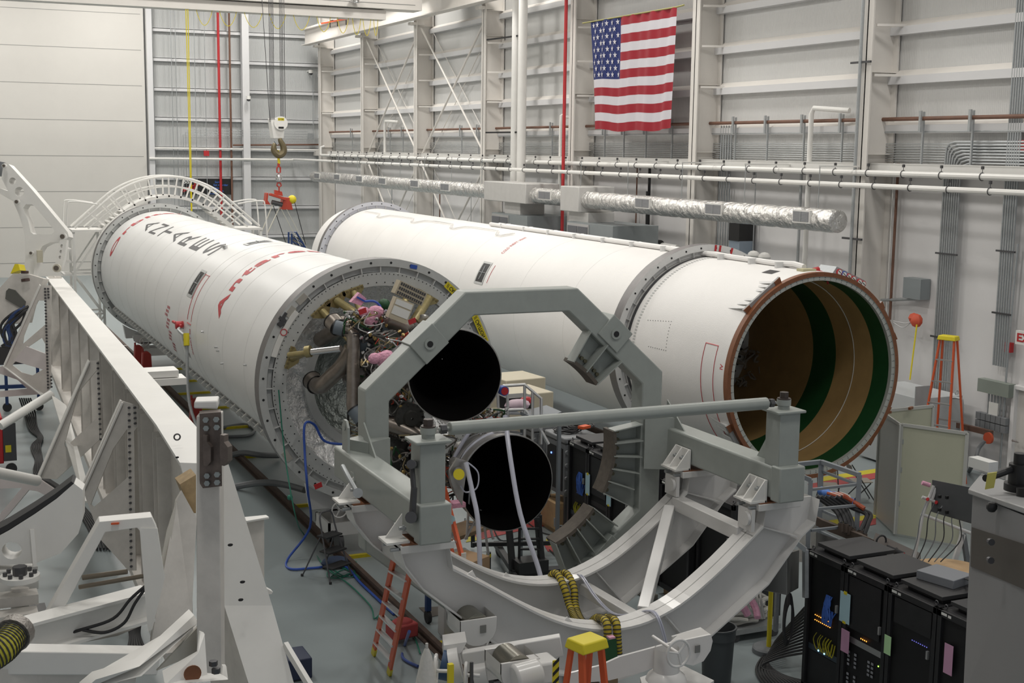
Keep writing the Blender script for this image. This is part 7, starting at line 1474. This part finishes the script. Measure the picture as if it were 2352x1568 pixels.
for k in range(9): c_ = Vector((11.2+.05*(k % 3)+.28*(k > 4), 22.2+.05*(k % 2), 1.95+.012*k)); MB().tube([c_+Vector((.22*math.cos(a), .2*math.sin(a), .008*math.sin(5*a))) for a in [i*PI/10 for i in range(20)]], .012, 5, closed=True).build('loop', RUBBER, t)
b = MB(); b.cbox((11.5, 22.0, 2.06), (.22, .14, .05), .4); b.build('orange_item', ORANGE, t)
t = thing('wooden_crate', (11.3, 22.4, 0), 'plywood crate with printed cardboard box on top under the transit case', 'crate'); MB().box((10.9, 21.95, .1), (11.65, 22.7, .6)).build('crate_body', WOOD, t); MB().box((11.0, 21.93, .2), (11.1, 21.95, .5)).build('batten', CARD, t); MB().box((11.4, 21.935, .28), (11.52, 21.95, .42)).build('print', PAPER, t)
for x_ in (10.95, 11.5): MB().box((x_, 21.98, 0), (x_+.1, 22.65, .1)).build('skid', WOOD, t)
b = MB(); b.box((11.15, 21.8, .66), (11.75, 21.9, .72)); tag(b.build('yellow_shelf_bar', YELBAR), 'yellow and black bar under the transit case', 'bar')
# small stair platform with handrails (aluminium) between rockets
t = thing('stair_platform', AZ(1215, 950, 0), 'aluminium stair platform with handrails behind the upper nozzle', 'stairs'); d0 = 23.3
h_ = lambda x, y, d=d0: AD(x, y, d)
for pts in (((1155, 886), (1205, 883), (1243, 915), (1243, 1020)), ((1145, 942), (1205, 940), (1235, 975), (1260, 1020))): MB().tube([h_(*p) for p in pts], .03, 8).build('handrail', ALU, t)
for pts in (((1205, 883), (1205, 1015)), ((1223, 900), (1223, 1015)), ((1165, 890), (1168, 1000)), ((1143, 900), (1147, 1000))): MB().tube([h_(*p) for p in pts], .028, 8).build('upright', ALU, t)
MB().prism([h_(1195, 945), h_(1255, 930, 24.5), h_(1290, 945, 24.2), h_(1240, 965, 23)], (0, 0, -.06)).build('deck', mat('deck_grey', (.22, .24, .26), .5), t); b = MB()
for k in range(5): b.prism([h_(1160, 950+k*15), h_(1200, 950+k*15), h_(1200, 952+k*15), h_(1160, 952+k*15)], (0, .25, 0))
b.build('tread', MATS['deck_grey'], t)
for xy in ((1200, 962), (1285, 950)): q = h_(*xy, 23.6); MB().beam(q, (q.x, q.y, 0), .06, .06, up=(0, 1, 0)).build('leg', MATS['deck_grey'], t)
for (px, py, w_, h2, d_, m, nm, lab) in ((1182, 862, 1.0, .35, 29, 'beige', 'beige_crate', 'upper beige case between the rockets behind the nozzle'), (1190, 895, 1.1, .5, 27, 'beige', 'beige_crate', 'lower beige case between the rockets behind the nozzle')):
    q = AD(px, py, d_); b = MB(); b.cbox((q.x, q.y, q.z/2), (w_, 1.0, q.z), .1); tag(b.build(nm, mat('beige', (.52, .47, .36), .6), bevel=.02), lab, 'case')
b = MB(); q = AD(1185, 922, 24.2); b.cbox(q, (.55, .4, .22)); tag(b.build('black_tool_bin', BLACK), 'black open bin on the stair platform', 'bin'); b = MB(); b.sphere(AD(1188, 930, 23.6), .16, 12, (1.6, .8, .7)); tag(b.build('pink_wrapped_item', mat('pale_pink', (.62, .48, .55), .6)), 'pale pink wrapped item on the stair platform', 'bag'); b = MB(); b.sphere(AD(1208, 920, 23.8), .1, 10, (1.3, .8, .8)); tag(b.build('red_cloth', RED), 'small red cloth beside the black bin', 'cloth')
# white motor boxes and blue winch below the cradle
t = thing('winch_drive', AZ(1050, 1540, 0), 'white dolly drive with handwheels, blue motor and yellow post, bottom centre left', 'winch')
v = lambda x, y, d=14.2: AD(x, y, d)
MB().hexa([v(1019, 1512), v(1060, 1498), v(1060, 1498)+Vector((.1, .3, 0)), v(1019, 1512)+Vector((.1, .3, 0))], [v(1019, 1482), v(1072, 1474), v(1072, 1474)+Vector((.1, .3, 0)), v(1019, 1482)+Vector((.1, .3, 0))]).build('end_box', W2, t)
for px, py, r in ((1001, 1540, .17), (1070, 1550, .13)):
    c_ = v(px, py, 13.9); ax = Vector((1, -.5, 0)).normalized(); tx = Vector((.5, 1, 0)).normalized(); b = MB(); b.tube([c_+tx*math.cos(a)*r*.75+Vector((0, 0, 1))*math.sin(a)*r for a in [k*PI/10 for k in range(20)]], .018, 8, closed=True)
    for k in range(3): a = k*2*PI/3+.5; b.cyl(c_, c_+tx*math.cos(a)*r*.75+Vector((0, 0, 1))*math.sin(a)*r, .012, n=6)
    b.cyl(c_-ax*.02, c_+ax*.15, .02); b.build('handwheel', W2, t)
MB().cyl(v(1012, 1525), v(1035, 1530), .16, n=20).build('blue_motor', mat('motor_blue', (.03, .07, .15), .5), t); MB().cyl(v(1035, 1530), v(1058, 1525), .19, n=24).build('gear_housing', W2, t)
MB().beam(v(1035, 1524, 13.7), Vector((v(1035, 1524, 13.7).x, v(1035, 1524, 13.7).y, 0)), .055, .055, up=(0, 1, 0)).build('yellow_post', YELLOW, t)
MB().cyl(v(1083, 1520, 13.8), v(1083, 1575, 13.8), .02).build('rod', DARK, t)
b = MB(); b.cyl(v(1088, 1550), v(1118, 1545), .14, n=20); b.build('drum_cover', W2, t)
MB().beam(v(1065, 1518), v(1290, 1480), .12, .22).build('long_beam', W2, t, bevel=.01)
q = v(1190, 1545, 13.6); b = MB(); b.cyl(q+Vector((-.05, 0, -.06)), q+Vector((.25, 0, -.03)), .15, n=24); b.cbox(q+Vector((.28, .1, -.04)), (.36, .3, .24)); b.build('motor_cover', W2, t, bevel=.03)
b = MB(); q = AD(1276, 1548, 13.3); b.cbox(q, (.07, .01, .3)); o = b.build('hazard_label', YELLOW, t)
b = MB()
for k in range(3): b.prism([q+Vector((-.035, -.008, -.12+.1*k)), q+Vector((.035, -.008, -.06+.1*k)), q+Vector((.035, -.008, -.02+.1*k)), q+Vector((-.035, -.008, -.08+.1*k))], (0, .002, 0))
b.build('stripe', BLACK, o)
b = MB(); q = v(980, 1530, 13.6); b.cyl(q+Vector((0, 0, .05)), q+Vector((0, 0, .25)), .015); b.lathe([(.02, .2), (.06, .1), (.14, -.3)], q, 'Z', 12); tag(b.build('white_plastic_bag', WH), 'white plastic bag hanging on the handwheel', 'bag')
# roller buckets at the cradle front
for (px, py, dep, lab) in ((1100, 1445, 14.9, 'rounded white roller bucket left of the cradle front, near the rail'), (1196, 1543, 13.7, 'rounded white roller bucket at the cradle front, centre')):
    q = AD(px, py, dep); t = thing('roller_bucket', q-Vector((0, 0, .2)), lab, 'roller', 'white roller buckets at the cradle front'); w_ = .22
    pts = [q+Vector((-w_, 0, .12)), q+Vector((w_, 0, .12))]+[q+Vector((w_*math.cos(a), 0, w_*.9*math.sin(a))) for a in [-k*PI/10 for k in range(0, 11)]]
    MB().prism(pts, (0, .03, 0)).build('side_plate', W2, t, bevel=.004); MB().prism([p+Vector((0, .42, 0)) for p in pts], (0, .03, 0)).build('side_plate', W2, t)
    MB().cyl(q+Vector((0, .04, .02)), q+Vector((0, .41, .02)), .15, n=24).build('roller', mat('roller_steel', (.30, .29, .25), .3, metal=.9), t)
    lo = [pts[0]]+pts[2:][::-1]+[pts[1]]; b = MB()
    for i in range(len(lo)-1): b.add([lo[i], lo[i+1], lo[i+1]+Vector((0, .44, 0)), lo[i]+Vector((0, .44, 0))], [(0, 1, 2, 3)])
    b.build('skin', W2, t); b = MB(); b.cbox(q+Vector((.05, -.006, .0)), (.07, .012, .09)); b.build('square_hole', mat('hole_grey', (.2, .2, .19), .5), t)
t = thing('trunnion_support', AD(1560, 1530, 13.9), 'white curved trunnion plate with rounded end right of the front ladder', 'support')
u_ = lambda x, y, d=13.9: AD(x, y, d)
MB().prism([u_(1424, 1508), u_(1534, 1478), u_(1633, 1457), u_(1637, 1472), u_(1632, 1494), u_(1616, 1518), u_(1592, 1528), u_(1572, 1524), u_(1534, 1516), u_(1480, 1542), u_(1400, 1562), u_(1300, 1572), u_(1300, 1548), u_(1380, 1528)], (0, .03, 0)).build('front_plate', W2, t)
MB().prism([u_(1534, 1478), u_(1633, 1457), u_(1612, 1442, 14.4), u_(1560, 1455, 14.4)], (0, 0, -.01)).build('top_lip', W2, t); MB().prism([u_(1545, 1462, 14.4), u_(1612, 1442, 14.4), u_(1614, 1500, 14.4), u_(1550, 1510, 14.4)], (0, .03, 0)).build('rear_plate', W2, t)
b = MB(); b.cbox(u_(1602, 1490, 13.88), (.06, .01, .08)); b.build('square_hole', MATS['hole_grey'], t)
c_ = AD(1558, 1500, 13.2); t = thing('handwheel_jack', c_, 'white spoked handwheel on the cradle jack, right of the front ladder', 'handwheel')
b = MB(); b.tube([c_+Vector((math.cos(a)*.13, 0, math.sin(a)*.14)) for a in [k*PI/12 for k in range(24)]], .014, 8, closed=True)
for k in range(3): a = k*2*PI/3+.8; b.cyl(c_, c_+Vector((math.cos(a)*.13, 0, math.sin(a)*.14)), .012, n=6)
b.cyl(c_, c_+Vector((0, .5, 0)), .018); b.build('wheel', W2, t); MB().lathe([(.22, 0), (.2, .05), (.14, .1), (.13, .35)], AD(1530, 1560, 13.9)-Vector((0, 0, .0)), 'Z', 24).build('jack_body', W2, t)
zt_ = AD(1560, 1560, 14.2).z; MB().prism([AZ(1470, 1555, zt_), AZ(1560, 1523, zt_), AZ(1640, 1562, zt_), AZ(1600, 1590, zt_), AZ(1480, 1590, zt_)], (0, 0, -.1)).build('tray_plate', W2, t)
# black and yellow hoses draped over the cradle
HY = mat('hose_gold', (.42, .32, .02), .55)
t = thing('striped_hoses', AY(1320, 1400, 14), 'pair of black and yellow spiral hoses draped over both cradle arches', 'hoses')
for k, dx in enumerate((0, 22)):
    P_ = smoothpath([AY(1268+dx, 1352, 15.7), AY(1266+dx, 1322, 15.45), AY(1280+dx, 1318, 15.3), AY(1296+dx, 1350, 15.05), AY(1308+dx*.6, 1390, 14.9), AY(1325+dx*.5, 1425, 14.5), AY(1352+dx*.3, 1432, 13.9), AY(1372+dx, 1418, 13.65), AY(1392+dx, 1428, 13.3), AY(1396+dx, 1465, 13.22), AY(1398+dx, 1500, 13.2)], 10)
    o = MB().tube(P_, .048, 12).build('hose', HY, t); b = MB()
    L_ = 0; last = P_[0]
    for i in range(1, len(P_)):
        L_ += (P_[i]-P_[i-1]).length
        if L_ > .036: L_ = 0; d_ = (P_[i]-P_[i-1]).normalized(); b.cyl(P_[i]-d_*.007, P_[i]+d_*.007, .0515, n=12)
    b.build('black_spiral', RUBBER, o)
MB().prism([AY(1388, 1472, 13.1), AY(1416, 1466, 13.1), AY(1419, 1522, 13.1), AY(1392, 1528, 13.1)], (0, .1, 0)).build('green_sleeve', DGREEN, t); MB().prism([AY(1394, 1526, 13.1), AY(1418, 1522, 13.1), AY(1420, 1580, 13.1), AY(1400, 1580, 13.1)], (0, .1, 0)).build('hose_tail', mat('tail_tan', (.2, .14, .08), .6, var=.3), t)
b = MB(); b.cbox(AY(1403, 1466, 13.15), (.08, .08, .06)); b.build('pink_wrap', PINK, t)
t = thing('clear_tubing', AY(1450, 1400, 14), 'clear tubing looped over the two cradle arches', 'hose')
for dx in (0, 5): MB().tube(smoothpath([AY(1318+dx, 1318, 15.4), AY(1335+dx, 1325, 15.1), AY(1365+dx, 1370, 14.6), AY(1405+dx, 1408, 14.1), AY(1450+dx, 1410, 13.8), AY(1490+dx, 1402, 13.5), AY(1510+dx, 1420, 13.25), AY(1528+dx, 1480, 13.2), AY(1545+dx, 1560, 13.2)]), .012, 6).build('tube', CLEAR, t)
# blue trestle on castors behind the cradle
t = thing('blue_trestle', AZ(983, 1440, 0), 'dark blue wheeled trestle leg seen under the curved cradle', 'cart'); q = AZ(983, 1430, 0)
MB().beam(q+Vector((0, 0, .2)), q+Vector((0, 0, 1.3)), .08, .08, up=(0, 1, 0)).build('leg', BLUET, t); MB().beam(q+Vector((0, 0, .6)), q+Vector((.7, .3, .62)), .06, .07).build('cross_bar', BLUET, t); MB().cyl(q+Vector((-.03, 0, .1)), q+Vector((.03, 0, .1)), .1, n=16).build('castor', RUBBER, t); MB().beam(q+Vector((0, .0, 1.3)), q+Vector((1.1, .6, 1.3)), .5, .06).build('top', CARD, t)
b = MB(); b.prism([AZ(962, 1395, .003), AZ(1030, 1392, .003), AZ(1042, 1405, .003), AZ(985, 1418, .003)], (0, 0, .005)); tag(b.build('floor_plate', mat('plate_dark', (.13, .115, .10), .6)), 'dark steel cover plate in the floor below the cradle', 'plate')
# instrument panel on white pipe frame
q = AD(2200, 1200, 18); t = thing('instrument_panel', (q.x, q.y, 0), 'dark grey instrument panel on a white pipe stand with thin cables', 'panel'); p_ = lambda x, y, d=14.6: AD(x, y, d*1.23)
MB().prism([p_(2150, 1104), p_(2240, 1122, 13.9), p_(2240, 1205, 13.9), p_(2148, 1178)], (0, .08, 0)).build('panel', mat('panel_dark', (.065, .07, .075), .5), t, bevel=.006)
b = MB()
for x_, y_ in ((2158, 1140), (2175, 1142), (2193, 1148), (2158, 1170), (2175, 1176), (2207, 1158), (2222, 1165), (2207, 1188)): q = p_(x_, y_, 14.3); b.cbox(q, (.04, .03, .04))
b.build('connector', BLACK, t)
WP = mat('pipe_white2', (.62, .62, .62), .4)
for pts in (((2118, 1141), (2235, 1183)), ((2116, 1180), (2235, 1226)), ((2140, 1150), (2150, 1120)), ((2098, 1290), (2120, 1180), (2145, 1115))): MB().tube([p_(x, y) for x, y in pts], .022, 8).build('pipe_bar', WP, t)
q = p_(2212, 1225); MB().beam((q.x-.5, q.y+.2, 0), q, .06, .06).build('leg', WP, t); MB().beam(q, (q.x+.5, q.y-.1, 0), .06, .06).build('leg', CASEG, t); q = p_(2098, 1290); MB().tube([q, (q.x, q.y, 0)], .022, 8).build('pipe_leg', WP, t)
for k in range(6): x0 = 2120+k*18; MB().tube(smoothpath([p_(x0+8, 1150+k*6, 14.4), p_(x0-6, 1190, 14.3), p_(x0-14+k*2, 1240, 14.3), p_(2090+k*14, 1290, 14.3)]), .008, 5).build('cable', RUBBER if k % 2 else CASEG, t)
MB().cyl(p_(2118, 1108), p_(2136, 1114), .03, n=10).build('pink_foam', PINK, t)
b = MB()
for k in range(6): q = p_(2130+k*20, 1146+k*7.2, 14.55); b.cyl(q, q+Vector((.012, 0, -.004)), .026, n=8)
b.build('red_tie', RED, t)
# cable spool disc, benches and dark clutter behind the near racks
q = AD(2180, 1308, 17.4); t = thing('cable_spool', (q.x, q.y, 0), 'wooden cable spool end behind the near racks', 'spool'); MB().cyl((q.x, q.y, q.z-.04), (q.x, q.y, q.z), .5, n=36).build('flange', mat('spool_wood', (.45, .30, .16), .6, var=.1), t); MB().cyl((q.x, q.y, .04), (q.x, q.y, q.z-.04), .2, n=24).build('drum', WOOD, t); MB().cyl((q.x, q.y, 0), (q.x, q.y, .04), .5, n=36).build('flange', MATS['spool_wood'], t)
BD = lambda x, y, d: AD(x, y, d*1.2)
q = BD(2060, 1290, 15.5); t = thing('low_bench', (q.x, q.y, 0), 'long low dark bench with cables behind the near racks', 'bench'); MB().prism([BD(2005, 1240, 16.5), BD(2110, 1290, 15), BD(2110, 1310, 15), BD(2000, 1262, 16.5)], (.3, .3, 0)).build('top', mat('bench_dark', (.07, .06, .055), .5), t)
for x_, y_, d_ in ((2012, 1262, 16.4), (2105, 1305, 15.1)): q = BD(x_, y_, d_); MB().beam((q.x+.1, q.y+.15, 0), (q.x+.1, q.y+.15, q.z), .06, .06, up=(0, 1, 0)).build('leg', DARK, t)
rnd = random.Random(14)
for k in range(10): x0 = 2030+k*8; MB().tube(smoothpath([BD(x0, 1262+k*3, 15.6), BD(x0+rnd.uniform(-12, 12), 1250+k*3, 15.6), BD(x0+14, 1270+k*3, 15.5), BD(x0+rnd.uniform(10, 25), 1282+k*2, 15.4)]), .014, 5).build('cable', RUBBER, t)
MB().cyl(BD(2036, 1258, 15.2), BD(2075, 1275, 15.2), .05, n=12).build('dark_tube', RUBBER, t); MB().cyl(BD(2050, 1290, 15.1), BD(2078, 1270, 15.1), .012, n=6).build('red_rod', RED, t)
c_ = BD(2024, 1243, 16.2); b = MB(); b.tube([c_+Vector((.09*math.cos(a), 0, .09*math.sin(a))) for a in [k*PI/8 for k in range(16)]], .014, 6, closed=True); tag(b.build('black_cable_ring', RUBBER), 'small black cable ring hung at the foot of the cream screen', 'cable')
# grey fixture at the right edge, close to the camera
t = thing('grey_test_fixture', AD(2290, 1300, 7.2), 'large grey steel fixture with dark band and black clamp handle, right edge foreground', 'fixture')
n_ = lambda x, y, d=7.4: AD(x, y, d)
FX = mat('fixture_grey', (.22, .22, .225), .42, var=.05, scale=5)
MB().hexa([n_(2212, 1600), n_(2380, 1600, 6.6), n_(2420, 1600, 7.4), n_(2240, 1600, 8.4)], [n_(2234, 1135), n_(2380, 1195, 6.6), n_(2420, 1150, 7.4), n_(2262, 1098, 8.4)]).build('body', FX, t)
MB().hexa([n_(2224, 1134), n_(2380, 1190, 6.6), n_(2420, 1150, 7.4), n_(2254, 1096, 8.4)], [n_(2224, 1122), n_(2380, 1174, 6.6), n_(2420, 1136, 7.4), n_(2254, 1086, 8.4)]).build('top_plate', mat('fixture_top', (.36, .36, .36), .4), t, bevel=.006)
MB().hexa([n_(2229, 1300, 7.36), n_(2380, 1365, 6.56), n_(2380, 1365, 6.6), n_(2229, 1300, 7.42)], [n_(2232, 1210, 7.36), n_(2380, 1258, 6.56), n_(2380, 1258, 6.6), n_(2232, 1210, 7.42)]).build('dark_band', mat('band_brown', (.085, .075, .065), .45, metal=.3, var=.1), t)
b = MB()
for x_, y_ in ((2273, 1243), (2272, 1285), (2338, 1262), (2342, 1305)): q = n_(x_, y_, 6.95); b.cyl(q, q-_fw*.03, .018, n=10)
b.build('bolt', DARK, t)
b = MB()
for x_, y_ in ((2278, 1164), (2340, 1188)): q = n_(x_, y_, 7.05); b.sphere(q, .03, 10)
b.build('hex_bolt', BLACK, t)
b = MB(); q = n_(2340, 1085, 7.3); b.cyl(q+Vector((0, 0, -.06)), q+Vector((0, 0, .05)), .055, n=20); b.cyl(q+Vector((0, 0, .05)), q+Vector((0, 0, .11)), .032, n=16); b.cyl(q+Vector((0, 0, -.1)), q+Vector((0, 0, -.06)), .075, n=20); b.build('clamp_knob', BLACK, t)
MB().tube([n_(2330, 1075, 7.3), n_(2290, 1090, 7.2), n_(2264, 1098, 7.1)], .02, 10).build('clamp_handle', BLACK, t)
MB().cyl(n_(2352, 1140, 7.2), n_(2352, 1120, 7.2), .04, n=16).build('knob', BLACK, t)
MB().prism([n_(2268, 1087, 7.05), n_(2290, 1084, 7.05), n_(2283, 1120, 7.05), n_(2262, 1124, 7.05)], (.01, .01, 0)).build('yellow_tag', mat('tag_yellow', (.55, .50, .12), .6), t)
MB().box(tuple(n_(2270, 1085, 8.2)), tuple(n_(2300, 1062, 8.2)+Vector((0, .2, 0)))).build('paper_cup', PAPER, t)
# white case and items near the ladder behind the cradle's left
b = MB(); a_ = AD(1044, 1235, 19.5); b.box((a_.x-.15, a_.y, 0.05), (a_.x+.3, a_.y+.3, 1.35)); tag(b.build('white_locker', mat('locker_white', (.50, .51, .51), .5), bevel=.03), 'grey white rounded case behind the grey post and orange ladder', 'case')
b = MB(); b.cbox(AD(1038, 1158, 19.4), (.36, .2, .07)); tag(b.build('pink_foam_block', PINK), 'pink foam block on top of the grey white case', 'foam')
b = MB(); q = AD(1060, 1290, 18.6); b.cbox((q.x+.15, q.y+.3, q.z-.15), (.6, .5, .22), .5); b.cbox((q.x+.2, q.y+.3, (q.z-.26)/2), (.08, .08, q.z-.26)); tag(b.build('cardboard_box', CARD), 'flat cardboard box on the blue bench, right of the orange rail', 'box')
# silver sawhorse legs behind nozzle
t = thing('aluminium_trestle', AZ(1110, 1240, 0), 'silver tube trestle standing behind the lower nozzle on the floor marking', 'trestle')
for pts in (((1080, 1100), (1072, 1238)), ((1105, 1170), (1068, 1238)), ((1110, 1190), (1122, 1275)), ((1118, 1180), (1133, 1238)), ((1075, 1203), (1130, 1208)), ((1075, 1175), (1105, 1177))): MB().tube([AD(x, y, 20.4) for x, y in pts], .022, 8).build('tube', ALU, t)
# loose black strip & floor cables near the lift
for (pts, lab) in (((AZ(1262, 1170, .05), AZ(1330, 1172, .05)), 'long grey tube on the floor behind the lift'), ((AZ(1262, 1183, .03), AZ(1330, 1186, .03)), 'thin grey tube on the floor just in front of the long one')): tag(MB().tube(pts, .05 if 'long grey' in lab else .02, 8).build('floor_tube', GALV), lab, 'tube')
for k, (pts) in enumerate(([(1200, 1190), (1240, 1220), (1290, 1240), (1300, 1300)], [(1130, 1205), (1150, 1240), (1190, 1235)], [(1262, 1262), (1290, 1290), (1310, 1310)])): tag(MB().tube(smoothpath([AZ(x, y, .02) for x, y in pts]), .012, 5).build('floor_cable', RUBBER), ('thin black cable on the floor right of the lift', 'thin black cable on the floor left of the lift', 'short black cable on the floor at the lift crank')[k], 'cable')
tag(MB().beam(AZ(1445, 1348, .05), AZ(1505, 1372, .05), .12, .08).build('braided_strap', mat('strap_grey', (.20, .19, .16), .7, var=.4, scale=30)), 'grey braided strap on the floor seen through the cradle braces', 'strap')
b = MB(); q0 = AZ(678, 1560, .0); b.box((q0.x-.12, q0.y-.1, .02), (q0.x+.22, q0.y+.4, .32)); q0 = q0; tag(b.build('navy_crate', mat('navy', (.02, .03, .07), .5), bevel=.02), 'dark navy crate on the floor beside the end of the transporter', 'crate')
